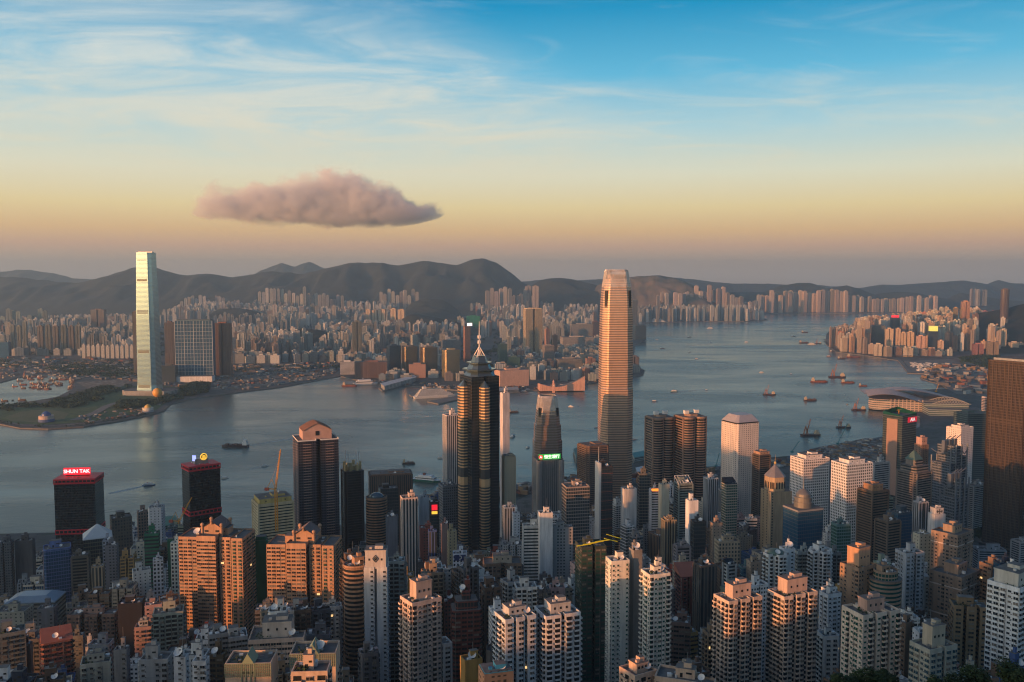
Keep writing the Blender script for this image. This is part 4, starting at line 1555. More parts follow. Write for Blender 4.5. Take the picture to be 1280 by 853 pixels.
def octagon_tan():
    Y = 1060
    root, w, d, H = tower('tall plain tan tower topped by an octagonal lantern under a grey pyramid roof', 'office tower', 951, 990, 612, 694, Y, 14, .85, 'rect', 'blank', (.37, .285, .19), roof=False)
    P = plan('oct', w * .74, w * .74)
    P = [(p - w * .08, q) for p, q in P]
    b = MB().prism(P, H, H + 17, 0, 1)
    o = b.obj('lantern', [M_WALL, M_DECK], root, (.45, .34, .22))
    c = MB()
    for i in range(8):
        u, v = Vector(P[i]), Vector(P[(i + 1) % 8])
        for j in (.2, .5, .8):
            q = u + (v - u) * j
            n = Vector((v.y - u.y, u.x - v.x)).normalized()
            c.box(q.x + n.x * .1, q.y + n.y * .1, H + 3, 1.4, .5, 8, math.atan2(v.y - u.y, v.x - u.x))
    c.obj('lantern_openings', M_DARK, o)
    apex = [(-w * .08 + (p + w * .08) * .04, q * .04) for p, q in P]
    e = [(-w * .08 + (p + w * .08) * 1.08, q * 1.08) for p, q in P]
    MB().prism(e, H + 17, H + 31, 0, top=apex, bottom=True).obj('pyramid_roof', mat('slate_grey', (.24, .23, .24), .5, .2, .2), o)
    MB().lathe([(.1, H + 30), (1.6, H + 32), (1.2, H + 34), (.3, H + 35), (.1, H + 43)], 10, 0, -w * .08, 0).obj('finial', mat('finial_gold', (.6, .4, .15), .35, .6, 0), o)
    c = MB()
    z = H - 3
    while z > 4:
        c.box(-w * .42, -d / 2 - .05, z, 1.5, .2, 1.7)
        c.box(-w / 2 - .05, d * .2, z, .2, 1.5, 1.7)
        c.box(-w / 2 - .05, -d * .15, z, .2, 1.5, 1.7)
        z -= 3.4
    c.obj('window_column', M_DARK, root)


octagon_tan()


# --- yellow cranes at work
def tower_crane(label, px, ybase, ytop_mast, ytip, tipx, Y):
    p = at(px, ybase, Y)
    q = at(px, ytop_mast, Y)
    tp = at(tipx, ytip, Y)
    root = empty('tower_crane', tuple(p), 0, label, 'crane')
    h = q.z - p.z
    b = MB()
    s = 1.1
    for a, c in ((-s, -s), (s, -s), (s, s), (-s, s)):
        b.beam((a, c, 0), (a, c, h), .5)
    z = 0
    k = 0
    while z < h - 3:
        b.beam((-s, -s, z), (s, -s, z + 3), .28)
        b.beam((-s, -s, z + 3), (-s, s, z), .28)
        b.beam((s, -s, z), (s, s, z + 3), .28)
        z += 3
    b.obj('mast', M_CRANE, root)
    tip = Vector((tp.x - p.x, 0, tp.z - p.z))
    b = MB()
    base = Vector((0, 0, h))
    dr = (tip - base)
    L = dr.length
    dr.normalize()
    up = Vector((-dr.z, 0, dr.x))
    for o in (Vector((0, -.8, 0)), Vector((0, .8, 0)), up * 1.5):
        b.beam(base + o, tip + o * .3, .42)
    n = int(L / 3)
    for i in range(n):
        b.beam(base + dr * (i * 3) + Vector((0, -.8, 0)), base + dr * (i * 3 + 1.5) + up * 1.2, .22)
        b.beam(base + dr * (i * 3 + 1.5) + up * 1.2, base + dr * (i * 3 + 3) + Vector((0, -.8, 0)), .22)
    b.obj('jib', M_CRANE, root)
    b = MB()
    back = base + Vector((-(1 if dr.x > 0 else -1) * 9, 0, 1))
    b.beam(base, back, .8)
    top = base + Vector((-(1 if dr.x > 0 else -1) * 4, 0, 10))
    b.beam(base, top, .4)
    b.beam(back, top, .4)
    b.beam(top, base + dr * L * .8, .12)
    b.obj('counter_jib', M_CRANE, root)
    MB().box(back.x, 0, back.z - 2, 4, 2.4, 2.6).obj('counterweight', mat('counterweight_red', (.4, .08, .05), .7), root)
    MB().box(1.8, 0, h - 2.6, 2, 2, 2.4).obj('cab', M_WHITE, root)
    return root


tower_crane('yellow luffing tower crane rising beside the striped cream block', 346, 664, 612, 562, 351, 860)
tower_crane('small yellow crane with raised arm, in front of the black tower with the round emblem', 224.5, 655, 652, 622, 240, 930)
# ---------------------------------------------------------------- hand-placed towers of the island (label, kind, pixel span, top, visible bottom, distance ...)
RT, OT, AB, HT = 'residential tower', 'office tower', 'apartment block', 'hotel'
T = tower
# -- left, waterfront to the slope
T('dark green-black tower with open roof frame and antenna, right of the white pyramid-roofed one', OT, 137, 165, 646, 690, 1010, 30, .9, 'rect', 'punch', (.09, .09, .08), dish=False)
T('pale grey tower with cut-off corner top and small dark windows, left of the green-framed building', RT, 185, 206, 634, 690, 1000, 10, .9, 'chamf', 'small', (.40, .41, .43))
T('narrow peach-sided block just left of the pale grey tower with the cut-off corner', AB, 171, 186, 640, 665, 1040, 30, .8, 'rect', 'punch', (.30, .22, .18))
T('dark glass tower under a white four-sided pyramid roof', OT, 104, 140, 670, 740, 930, 26, .9, 'rect', 'curt', (.10, .12, .09), cap=('pyr', 13), capcol=mat('white_pyramid', (.55, .57, .58), .5, var=.1), roof=False)
T('pale blue-grey gridded office slab standing in front of the pyramid-roofed tower', OT, 128, 141, 676, 740, 900, 14, 1.0, 'rect', 'punch', (.28, .31, .38))
T('blue tower with one pink face, left of the white pyramid roof', RT, 54, 89, 684, 762, 880, 28, .8, 'chamf', 'blueg', (.14, .20, .42), capcol=None)
T('pink blank-faced slab joined to the left of the blue tower', RT, 53, 64, 686, 750, 872, 28, 1.0, 'rect', 'small', (.42, .30, .30), roof=False)
T('wide dark grey slab behind the blue tower at the far left', OT, 18, 44, 676, 735, 960, 8, .5, 'rect', 'blank', (.10, .10, .105), group=None)
T('dark balconied tower at the left edge, left of the wide dark grey slab', RT, -6, 17, 678, 760, 950, 16, .8, 'notch', 'dense', (.12, .13, .14))
T('olive-grey tower directly right of the blue and pink tower', OT, 89, 112, 694, 745, 860, 18, .9, 'rect', 'band', (.16, .145, .12), bandth=1.4)
T('white and orange narrow block with upright piers, below the pyramid-roofed tower', AB, 114, 131, 708, 748, 820, 16, .8, 'rect', 'vert', (.42, .33, .22))
T('slim grey tower between the orange-piered block and the ochre block', RT, 131, 148, 682, 725, 850, 12, .8, 'rect', 'resi', (.17, .18, .21))
T('ochre block with dark balconies and white upper sides, left of the white-framed tower', RT, 150, 168, 698, 742, 800, 18, .8, 'notch', 'balc', (.36, .24, .10))
T('small white-capped olive block right beside the ochre balconied one', AB, 164, 177, 699, 722, 830, 10, .8, 'rect', 'band', (.17, .15, .07))
T('building wrapped in bright green net with an open frame top', 'building under construction', 180, 200, 667, 722, 900, 14, .8, 'rect', 'band', (.02, .17, .09))
T('slim building wrapped in dark green scaffold net, left of the white gridded one', 'building under construction', 209, 217, 673, 745, 860, 14, 1.0, 'rect', 'blank', (.012, .12, .07), roof=False)
T('white slab with a regular grid of square windows, touching the big orange-lit tower', OT, 213, 227, 679, 752, 800, 5, .7, 'rect', 'punch', (.52, .55, .50))
T('narrow tower in an open white grid frame, below the green-netted building', RT, 191, 204, 700, 760, 780, 20, 1.0, 'rect', 'punch', (.42, .45, .48))
T('green scaffold-netted tower squeezed between the two gable-roofed orange towers', 'building under construction', 318, 335, 674, 770, 745, 10, .8, 'rect', 'blank', (.008, .13, .075), roof=False, steps=[(.8, 3)])
T('cream block striped with dark window bands and yellow-lit rooftop tanks', OT, 315, 367, 626, 660, 930, 28, .8, 'rect', 'band', (.44, .39, .26), bandth=1.9, cap=('block', 7, .78), capcol=(.46, .37, .14))
# -- left foreground
T('long commercial building roofed with a pale blue translucent canopy at the left edge', 'commercial building', 6, 82, 748, 800, 800, 6, .6, 'rect', 'band', (.22, .22, .20), roof=True, cap=('pyr', -5), capcol=mat('pale_blue_canopy', (.26, .33, .40), .35, .2, .15))
T('beige public building with square windows at the left edge, below the blue canopy', 'commercial building', -8, 42, 762, 800, 740, 4, .7, 'rect', 'small', (.34, .33, .27))
T('plain grey slab block at the foot of the pale blue canopy building', AB, 46, 72, 760, 808, 725, 10, .8, 'rect', 'dense', (.17, .18, .20), fine='plain', limit=40)
T('pinkish-brown estate of fluted housing stacks with two pink roof blocks', 'housing estate', 81, 154, 766, 815, 700, 4, .35, 'flute', 'dense', (.26, .165, .13), fine='bay', limit=100, bw=2.9, cap=('block', 6, .3), capcol=(.38, .25, .21))
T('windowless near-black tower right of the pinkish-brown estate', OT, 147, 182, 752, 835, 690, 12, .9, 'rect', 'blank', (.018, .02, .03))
T('small pink apartment tower with a grey roof box, beside the near-black tower', RT, 168, 192, 783, 832, 610, 14, .8, 'rect', 'resi', (.36, .24, .215), fine='bay', limit=60, cap=('block', 6, .4), capcol=(.35, .36, .36))
T('white-ribbed green-grey tower left of the biggest orange-lit tower', RT, 191, 230, 764, 822, 615, 18, .7, 'rect', 'vert', (.30, .33, .28), fine='balcony', limit=100, bw=3.8)
T('green-ended grey tower at the left edge, bottom corner', RT, -14, 32, 790, 860, 575, 30, .6, 'rect', 'dense', (.20, .235, .22), fine='bay', limit=80, garden=True)
T('slim brown tower with orange roof, right of the green-ended tower', RT, 28, 41, 806, 860, 585, 10, 1.0, 'rect', 'resi', (.16, .13, .12), fine='plain', limit=40)
T('brick-red tower with raked red roof gables in the bottom left', RT, 50, 91, 797, 860, 560, 30, .8, 'chamf', 'resi', (.24, .095, .07), fine='bay', limit=100, cap=('slope', 5), capcol=mat('red_gable', (.34, .12, .08), .8, var=.2), room=False)
T('grey-green stepped apartment block behind the cream villa-like roof', AB, 88, 106, 795, 850, 590, 14, .8, 'rect', 'dense', (.17, .18, .17), fine='plain', limit=60)
T('cream penthouse-topped block with white terraces at the bottom left', AB, 100, 139, 826, 870, 520, 20, .8, 'ell', 'resi', (.44, .42, .34), fine='plain', limit=40, cap=('block', 7, .45), capcol=(.46, .44, .37), garden=True)
T('small grey tower standing between cream penthouse block and pink tower', RT, 142, 162, 812, 860, 560, 8, .9, 'rect', 'resi', (.23, .24, .25), fine='plain', limit=50)
T('grey and brown slab block along the bottom, left of two small white towers', AB, 174, 217, 822, 880, 490, 4, .7, 'rect', 'resi', (.33, .33, .33), fine='plain', limit=60)
T('small white tower with square windows, bottom, under a big roof dish', RT, 217, 236, 822, 880, 480, 2, .9, 'rect', 'resi', (.42, .43, .44), fine='plain', limit=60, dish=True)
T('small white tower with square windows and dark roof, bottom, beside a brown block', RT, 240, 262, 826, 880, 470, 2, .9, 'rect', 'resi', (.42, .43, .44), fine='plain', limit=60, dish=False)
T('dark brown block between small white towers and cream green-gridded block', AB, 261, 284, 818, 880, 500, 0, .9, 'rect', 'resi', (.12, .085, .05), fine='strip', limit=60)
for lab, x0, x1, yt, Y in (('peach-lit block with green lattice gable, left one of the lattice-gabled pair', 281, 347, 824, 430), ('peach-lit block with green lattice gable and white dish, right one of the lattice-gabled pair', 362, 425, 812, 440)):
    root, w, d, H = T(lab, AB, x0, x1, yt, 900, Y, 3, .7, 'rect', 'blank', (.56, .42, .32), dish=(x0 > 300), roof=True, room=False, garden=True, lod=1)
    b = MB()
    mgn = mat('lattice_green', (.22, .30, .22), .7, var=.1)
    for k in range(25):
        xx = -w / 2 + w * k / 24
        b.box(xx, -d / 2 - .25, H - 5.5, .22, .3, 6.5)
    for z in (-5.5, -4.1, -2.7, -1.3, 0, 1):
        b.box(0, -d / 2 - .25, H + z, w, .3, .22, bottom=True)
    b.face([(-w * .14, -d / 2 - .3, H + 1), (w * .14, -d / 2 - .3, H + 1), (0, -d / 2 - .3, H + 6)])
    b.prism([(-w * .14, -d / 2 - .2), (w * .14, -d / 2 - .2), (w * .14, d * .1), (-w * .14, d * .1)], H + 1, H + 6, 0, top=[(-.1, -d / 2 - .2), (.1, -d / 2 - .2), (.1, d * .1), (-.1, d * .1)])
    for q in (-.14, -.05, .05, .14):
        b.box(q * w, -d / 2 - .3, H - 9, .35, .4, 10)
    b.obj('lattice_gable', mgn, root)
    b = MB()
    for q in (-.09, 0, .09):
        b.box(q * w, -d / 2 - .06, H - 4, w * .06, .12, 1.4)
    b.obj('gable_window', M_DARK, root)
    windows_on(root, plan('rect', w, d), 0, H - 10, 3.1, 5.2, 'balcony' if x0 > 300 else 'plain', random.Random(4), limit=60, zlow=H - 60, blank=.25)
T('peach-lit stepped block with a curved pale roof house carrying a dish, above the lattice-gabled pair', AB, 310, 382, 792, 850, 520, 8, .7, 'ell', 'resi', (.52, .38, .30), fine='strip', limit=80, bw=3, cap=('block', 11, .42), capcol=(.58, .49, .42), dish=True, garden=True)
T('dark-roofed block with white parapet, right of the curved roof house', AB, 382, 414, 792, 840, 545, 6, .8, 'rect', 'resi', (.20, .19, .20), fine='plain', limit=50)
T('white balconied corner block with planted terrace at the bottom, left of centre', AB, 364, 414, 836, 900, 390, 3, .7, 'rect', 'blank', (.54, .42, .34), fine='balcony', limit=30, bw=4.2, garden=True)
# -- left centre
root, w, d, H = T('curved tower glowing orange down its left edge, floor bands on a bowed front', RT, 429, 462, 706, 860, 600, 28, .9, 'round', 'band', (.42, .25, .16), bandth=1.3)
root, w, d, H = T('white slab tower with a high blank roof block bearing a small diamond mark', RT, 455, 486, 708, 860, 590, 2, .8, 'notch', 'resi', (.40, .41, .42), fine='plain', limit=100, cap=('block', 15, .72), capcol=(.52, .50, .49), dish=False)
b = MB()
for q in ((-2, 0, 0, 2.4), (0, 2.4, 2, 0), (2, 0, 0, -2.4), (0, -2.4, -2, 0), (-.9, 0, 0, 1.1), (0, 1.1, .9, 0), (.9, 0, 0, -1.1), (0, -1.1, -.9, 0)):
    b.beam((q[0], -d * .45 - .25, H + 7 + q[1]), (q[2], -d * .45 - .25, H + 7 + q[3]), .32)
b.obj('diamond_emblem', M_FRAME, root)
T('grey-green balconied slab right of the white tower with the diamond mark', RT, 485, 506, 701, 860, 620, 6, .9, 'rect', 'balc', (.26, .29, .28), fine='balcony', limit=100, bw=3.6)
T('small dark grey tower at the foot of the white diamond-marked tower', RT, 448, 474, 815, 870, 520, 20, .8, 'chamf', 'resi', (.15, .15, .16), fine='bay', limit=60)
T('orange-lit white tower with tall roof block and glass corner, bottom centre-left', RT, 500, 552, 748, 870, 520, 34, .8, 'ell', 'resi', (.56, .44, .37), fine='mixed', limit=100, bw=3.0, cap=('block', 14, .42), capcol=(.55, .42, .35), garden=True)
T('dark maroon glass tower with stepped red-framed top', RT, 563, 602, 758, 870, 600, 10, .8, 'chamf', 'curt', (.17, .055, .045), fine='strip', limit=100, bw=3.4, steps=[((.75, .8), 6), ((.4, .6), 5)])
T('narrow deep-red tower tucked behind the maroon glass tower', RT, 555, 566, 750, 815, 650, 10, 1.0, 'rect', 'dense', (.20, .075, .07))
T('small mustard-walled block with weathered roof at the bottom centre', AB, 575, 603, 824, 880, 455, 24, .8, 'rect', 'blank', (.46, .27, .08), roof=True)
T('dark block with a bright blue tarpaulin roof at the bottom centre', AB, 598, 642, 838, 880, 430, 16, .8, 'rect', 'resi', (.13, .13, .13), cap=('block', 2, .92), capcol=(.02, .20, .42))
T('round dark turret tower at the foot of the white balconied pair', RT, 608, 632, 812, 865, 520, 0, 1, 'oct', 'blank', (.13, .125, .12))
T('brown tower with T-shaped crown and cream roof house', RT, 604, 652, 702, 738, 760, 4, .6, 'notch', 'resi', (.23, .155, .11), fine='bay', limit=80, cap=('block', 8, .4), capcol=(.42, .36, .28))
T('tall white slab tower with peach-lit top, rising from the terraced white slab', RT, 672, 691, 641, 740, 830, 10, .9, 'rect', 'blank', (.50, .49, .48))
T('white terraced slab with open balcony floors, left wing of the tall white slab', RT, 653, 676, 657, 740, 835, 4, .6, 'rect', 'balc', (.44, .44, .42), bandth=1.6, fine='thin')
T('grey balconied slab, right wing of the tall white slab', RT, 690, 716, 659, 740, 840, 4, .6, 'rect', 'resi', (.26, .27, .28))
T('big white balconied tower with notched roofs, left half of the bottom-centre pair', RT, 614, 672, 768, 880, 505, 26, .8, 'flute', 'resi', (.50, .52, .53), fine='balcony', limit=100, bw=3.6, cap=('block', 7, .4), capcol=(.5, .52, .53), dish=True, garden=True)
T('big white balconied tower with one orange-lit corner, right half of the bottom-centre pair', RT, 668, 726, 764, 880, 515, 20, .8, 'notch', 'resi', (.50, .51, .52), fine='balcony', limit=100, bw=3.8, cap=('block', 8, .45), capcol=(.5, .52, .53), garden=True)
root, w, d, H = T('dark green glass tower with yellow scaffold beams on its roof', RT, 719, 758, 681, 880, 645, 12, .9, 'notch', 'green', (.045, .06, .05), fine='strip', tint='green', limit=100, bw=3.2, roof=True)
b = MB()
for q in (-.4, -.15, .1, .35):
    b.beam((q * w - 5, -d * .4, H + 3 + q * 3), (q * w + 6, -d * .35, H + 3.6 + q * 3), .6)
b.beam((w * .5, -d * .2, H + 5), (w * 1.1, 0, H + 1), .6)
b.beam((w * .6, -d * .2, H + 8), (w * 1.25, 0, H + 3), .6)
b.obj('yellow_beam', mat('bright_yellow', (.75, .72, .03), .6, var=.05), root)
T('white tower of many small windows with orange-lit top, left of the grey blank slab', RT, 757, 787, 700, 880, 570, 14, .9, 'rect', 'resi', (.56, .53, .46), fine='plain', tint='green', limit=100, bw=2.6)
T('blank grey slab with a line of tiny windows, joining two white towers', RT, 786, 803, 688, 880, 575, 18, 1.2, 'rect', 'blank', (.25, .235, .22), dish=True)
T('white tower with a glass-cornered penthouse, right of the grey blank slab', RT, 801, 838, 716, 880, 555, 18, .9, 'rect', 'resi', (.54, .51, .45), fine='mixed', tint='green', limit=100, bw=2.8, garden=True)
T('orange-lit low tower with dish and stepped roofs, bottom edge right of centre', RT, 774, 822, 838, 900, 440, 30, .9, 'ell', 'resi', (.58, .42, .32), fine='mixed', limit=80, cap=('block', 6, .4), capcol=(.6, .44, .34), dish=True)
T('cream flat-roofed block touching the right of the orange-lit low tower with dish', AB, 818, 895, 846, 900, 430, -20, .5, 'ell', 'resi', (.52, .40, .31), fine='plain', limit=40)
T('dark red tower with pointed red roof screens', RT, 842, 882, 716, 800, 690, 8, .9, 'flute', 'resi', (.17, .06, .055), fine='bay', limit=100, cap=('slope', 6), capcol=mat('red_gable', (.34, .12, .08), .8, var=.2), room=False)
T('pinkish-brown block with rounded terraces in front of the dark red tower', RT, 835, 863, 776, 850, 600, -12, .9, 'rect', 'balc', (.25, .17, .145), fine='strip', limit=60)
T('dark brown flat-topped tower carrying a large white dish', RT, 866, 896, 706, 800, 655, 18, .9, 'rect', 'vert', (.11, .095, .085), dish=True)
T('cream tower orange-lit on its left end, left one of the twin cream towers', RT, 890, 955, 746, 880, 545, 24, .55, 'flute', 'resi', (.57, .46, .38), fine='balcony', limit=100, bw=3.2, cap=('block', 11, .40), capcol=(.58, .44, .37))
T('cream tower with dark planted terrace, right one of the twin cream towers', RT, 957, 1024, 740, 880, 555, 24, .55, 'flute', 'resi', (.56, .47, .40), fine='balcony', limit=100, bw=3.2, cap=('block', 12, .44), capcol=(.58, .44, .37), garden=True)
T('white cross-shaped balcony tower wearing a green dome, behind the twin cream towers', RT, 954, 985, 692, 742, 700, 24, .9, 'cross', 'resi', (.46, .48, .48), fine='balcony', limit=80, bw=3.2, cap=('dome', 4), capcol=mat('copper_green', (.10, .17, .15), .5, .2, .2))
T('white balcony tower with white dish, right beside the green-domed one', RT, 974, 994, 686, 738, 715, 10, .9, 'rect', 'resi', (.42, .44, .46), fine='plain', limit=60, dish=True)
T('grey-green flat-roofed housing slab between two white balcony towers', RT, 992, 1014, 690, 740, 730, 4, .7, 'flute', 'balc', (.30, .33, .32), fine='bay', limit=60)
T('white balcony tower standing under the blue domed office tower', RT, 1010, 1040, 688, 742, 725, 20, .9, 'cross', 'resi', (.46, .48, .49), fine='balcony', limit=80, bw=3.2)
T('darker grey wing of flats right of the white balcony tower', RT, 1036, 1052, 692, 735, 735, 4, .8, 'rect', 'balc', (.19, .21, .22), fine='balcony', limit=50)
T('white apartment tower with two dishes in the gap right of the twin cream towers', RT, 1024, 1052, 742, 800, 620, 20, .8, 'ell', 'resi', (.40, .42, .44), fine='plain', limit=60, dish=True)
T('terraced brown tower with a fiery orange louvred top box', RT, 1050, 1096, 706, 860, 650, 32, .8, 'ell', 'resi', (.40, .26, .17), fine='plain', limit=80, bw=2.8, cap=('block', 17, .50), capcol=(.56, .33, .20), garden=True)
T('curved green-glazed terraces in steps, right half of the fiery-topped tower', RT, 1086, 1128, 722, 770, 640, 20, .9, 'round', 'green', (.34, .24, .17), bandth=1.5, glaz=mat('teal_glass', (.03, .13, .12), .12, .5, .2, .2), steps=[(.75, 5)])
T('white tower with crenellated pink-lit roof house, bottom right of centre', RT, 1050, 1128, 762, 880, 500, 20, .6, 'flute', 'resi', (.58, .50, .42), fine='mixed', tint='green', limit=100, bw=3.3, cap=('block', 9, .34), capcol=(.58, .38, .31), garden=True)
T('glass-cornered tower with tall beige slab and teal balconies, bottom right', RT, 1137, 1197, 806, 880, 470, 22, .7, 'notch', 'resi', (.36, .36, .31), fine='bay', tint='blue', limit=100, bw=3.4, cap=('block', 14, .38), capcol=(.44, .40, .32))
T('brown slab block between white crenellated tower and the glass-cornered tower', RT, 1120, 1143, 778, 860, 560, 30, .8, 'rect', 'resi', (.19, .13, .09), fine='plain', limit=60)
T('mustard-brown tower with balcony stacks, in front of the brown banded tower', RT, 1184, 1240, 756, 850, 610, -14, .6, 'flute', 'resi', (.27, .19, .11), fine='strip', limit=100, garden=True)
T('front brown tower with pale bands, roof house orange-lit on one side', RT, 1162, 1226, 714, 800, 690, 38, .8, 'ell', 'resi', (.27, .20, .155), fine='plain', limit=100, bw=3.0, cap=('block', 9, .36), capcol=(.40, .27, .19), trim=[(9, 8, (.5, .42, .38)), (32, 31, (.5, .42, .38))])
T('rear brown tower with pale bands and blue roof pool, behind its twin', RT, 1164, 1217, 664, 715, 770, 38, .8, 'ell', 'resi', (.29, .21, .165), fine='plain', limit=80, bw=3.0, cap=('block', 8, .36), capcol=(.36, .27, .2), trim=[(9, 8, (.5, .42, .38))])
T('tall white tower with square windows and planted roof terrace at the right edge', RT, 1234, 1300, 728, 840, 510, 34, .8, 'ell', 'resi', (.52, .54, .55), fine='bay', limit=100, bw=3.6, cap=('block', 10, .6), capcol=(.56, .55, .5), garden=True)
T('grey-white tower with maroon roof, right of the fiery-topped tower', RT, 1119, 1156, 690, 780, 690, 14, .8, 'notch', 'resi', (.32, .345, .38), fine='plain', limit=80, bw=2.8)
T('slim white tower of stacked bays between grey-white tower and brown pair', RT, 1150, 1163, 722, 775, 700, 10, 1, 'rect', 'resi', (.42, .43, .42), fine='bay', limit=60)
T('cream-grey office block with a dark slot, just left of the rear brown tower', OT, 1141, 1165, 668, 715, 790, 10, .8, 'rect', 'small', (.35, .34, .29))
# -- Central, behind the foreground
T('tall white slab standing at the water, left of the tall dark glass skyscraper', OT, 553, 574, 519, 612, 1300, 26, .9, 'rect', 'vert', (.46, .43, .43), dish=False)
T('white slab half hidden behind the tall dark glass skyscraper, right side', OT, 625, 637, 492, 570, 1340, 26, .9, 'rect', 'blank', (.44, .42, .43), dish=False)
T('tan tower with a central dark slot, right foot of the tall dark glass skyscraper', OT, 627, 645, 572, 645, 1180, 16, .9, 'rect', 'small', (.38, .32, .23), cap=('block', 4, .8))
T('brown and black flat office block by the ferry piers', OT, 460, 516, 592, 620, 1260, 12, .5, 'rect', 'vert', (.13, .085, .065), cap=('block', 3, .85), capcol=(.24, .15, .11))
T('dark blue-black office block, between brown flat block and banded curved tower', OT, 473, 498, 610, 690, 1120, 16, .9, 'rect', 'curt', (.04, .045, .05))
T('curved office tower with brown bands and a stepped glass top', OT, 457, 484, 622, 700, 1000, 20, .9, 'round', 'band', (.24, .15, .10), bandth=1.4, cap=('dome', 6), capcol=mat('roof_glass', (.10, .15, .18), .15, .5, .1))
T('slate blue slab beside the curved banded tower', OT, 482, 497, 646, 690, 960, 8, .8, 'rect', 'blank', (.12, .15, .20))
T('bright pinkish-white slab with a strip of black windows, left of the tall dark glass skyscraper', RT, 500, 522, 622, 730, 850, 18, .9, 'rect', 'vert', (.58, .47, .42))
T('blue-grey gridded office block at the left foot of the tall dark glass skyscraper', OT, 548, 572, 606, 645, 1200, 22, 1.0, 'rect', 'punch', (.17, .19, .22))
T('small white-blue block right of the bright white slab', OT, 523, 537, 622, 650, 1150, 10, .8, 'rect', 'blank', (.36, .39, .43))
root, w, d, H = T('dark building showing a small red and yellow lit sign', OT, 536, 549, 628, 655, 1120, 12, .8, 'rect', 'curt', (.04, .04, .045))
s = MB().box(0, -d / 2 - .5, H - 9, w * .6, .6, 7).obj('sign_board', E_RED, root)
MB().box(0, -d / 2 - .5, H - 14, w * .6, .6, 3.6).obj('sign_panel', E_YEL, root)
T('bright blue slab between maroon blocks, below the ferry garden', OT, 535, 546, 664, 712, 900, 10, .9, 'rect', 'vert', (.07, .13, .36))
T('maroon block wrapping the bright blue slab', OT, 524, 541, 660, 712, 930, 10, .9, 'rect', 'resi', (.16, .06, .06))
T('cream slab with a column of small windows, next to a pink one', RT, 559, 571, 664, 725, 880, 14, .9, 'rect', 'small', (.44, .36, .22))
T('pink slab left of the cream slab with small windows', RT, 551, 560, 656, 720, 900, 14, .9, 'rect', 'blank', (.34, .23, .21))
root, w, d, H = T('white building striped with navy glass and a white crescent sign', OT, 566, 584, 692, 722, 800, 4, .8, 'rect', 'punch', (.50, .52, .56))
b = MB()
for k in range(9):
    a0, a1 = -1.9 + 3.8 * k / 9, -1.9 + 3.8 * (k + 1) / 9
    b.beam((1.6 * cos(a0) - .3, -d / 2 - .4, H - 2 + 1.6 * sin(a0)), (1.6 * cos(a1) - .3, -d / 2 - .4, H - 2 + 1.6 * sin(a1)), .7)
s = MB().box(0, -d / 2 - .2, H - 5, w * .8, .3, 5.5).obj('sign_board', mat('navy_panel', (.02, .04, .14), .5), root)
b.obj('crescent_emblem', M_WHITE, s)
T('pale blue tower with fine ribs at the right foot of the dark skyscraper', OT, 628, 645, 634, 690, 980, 12, .9, 'rect', 'vert', (.25, .31, .38))
T('white tower right of the pale blue ribbed one', OT, 640, 650, 642, 690, 950, 12, .9, 'rect', 'small', (.42, .43, .45))
T('grey tower with glazed left part and concrete right part, right of the green sign', OT, 702, 737, 607, 670, 1060, 12, .8, 'rect', 'curt', (.30, .255, .23))
T('wide brown tower ringed by dark window bands, at the foot of the tallest skyscraper', OT, 722, 761, 556, 600, 1400, 24, .9, 'chamf', 'band', (.22, .15, .115), bandth=2.0, cap=('block', 2, .7))
root, w, d, H = T('slim black tower with a white mast and red floor lines', OT, 744, 766, 583, 665, 1140, 14, .9, 'rect', 'curt', (.05, .04, .04))
MB().box(-w * .44, 0, 0, w * .14, d * 1.04, H + 6).obj('white_fin', M_WHITE, root)
MB().tube((-w * .4, 0, H), (-w * .4, 0, H + 26), .5, 4, r2=.2).obj('mast', M_WHITE, root)
b = MB()
for z in range(8, int(H * .9), 12):
    b.box(0, -d / 2 - .1, H - z, w, .3, .5)
b.obj('floor_line', mat('red_line', (.45, .14, .10), .5, var=.1), root)
T('plain white block right of the slim black tower with mast', OT, 776, 796, 611, 656, 1090, 12, .8, 'rect', 'blank', (.42, .41, .40))
T('tower with a dark gold glass front, just left of the bow-fronted pair', OT, 797, 813, 592, 660, 1160, 6, .8, 'rect', 'curt', (.16, .15, .13), glaz=None)
root, w, d, H = T('small white-banded block with an orange lit sign', OT, 812, 824, 612, 655, 1080, 4, .8, 'rect', 'band', (.40, .40, .42), bandth=1.7)
MB().box(0, -d / 2 - .4, H - 1, w * .9, .6, 3).obj('sign_board', mat('orange_sign', (.8, .25, .02), .5, var=0, emit=(1, .25, .03), es=1.2), root)
T('cream blank slab right of the orange-signed block', OT, 823, 837, 606, 662, 1070, 16, .9, 'rect', 'blank', (.46, .42, .33))
T('green-grey banded tower topped by a sloping white truss', OT, 843, 866, 604, 665, 1080, 12, .8, 'rect', 'band', (.20, .25, .25), bandth=1.5, cap=('truss', 8))
T('narrow bright white tower with a lit slot near its top', OT, 857, 873, 626, 690, 940, 14, .9, 'rect', 'blank', (.60, .61, .62))
T('black glass block standing before the narrow bright white tower', OT, 863, 882, 652, 705, 900, 8, .9, 'rect', 'curt', (.05, .055, .06))
T('white fluted block behind the green-grey banded tower', OT, 879, 898, 598, 650, 1200, 18, .9, 'notch', 'vert', (.38, .39, .40))
T('narrow green glass tower with a white raked edge', OT, 902, 922, 604, 690, 1060, 12, .9, 'rect', 'green', (.33, .29, .25), cap=('slope', 6))
T('dark tower with a salmon-lit top panel, right of the white pitched-roof tower', OT, 941, 963, 568, 620, 1290, 20, .9, 'rect', 'band', (.12, .095, .08), bandth=1.3, cap=('block', 6, .8), capcol=(.42, .27, .19))
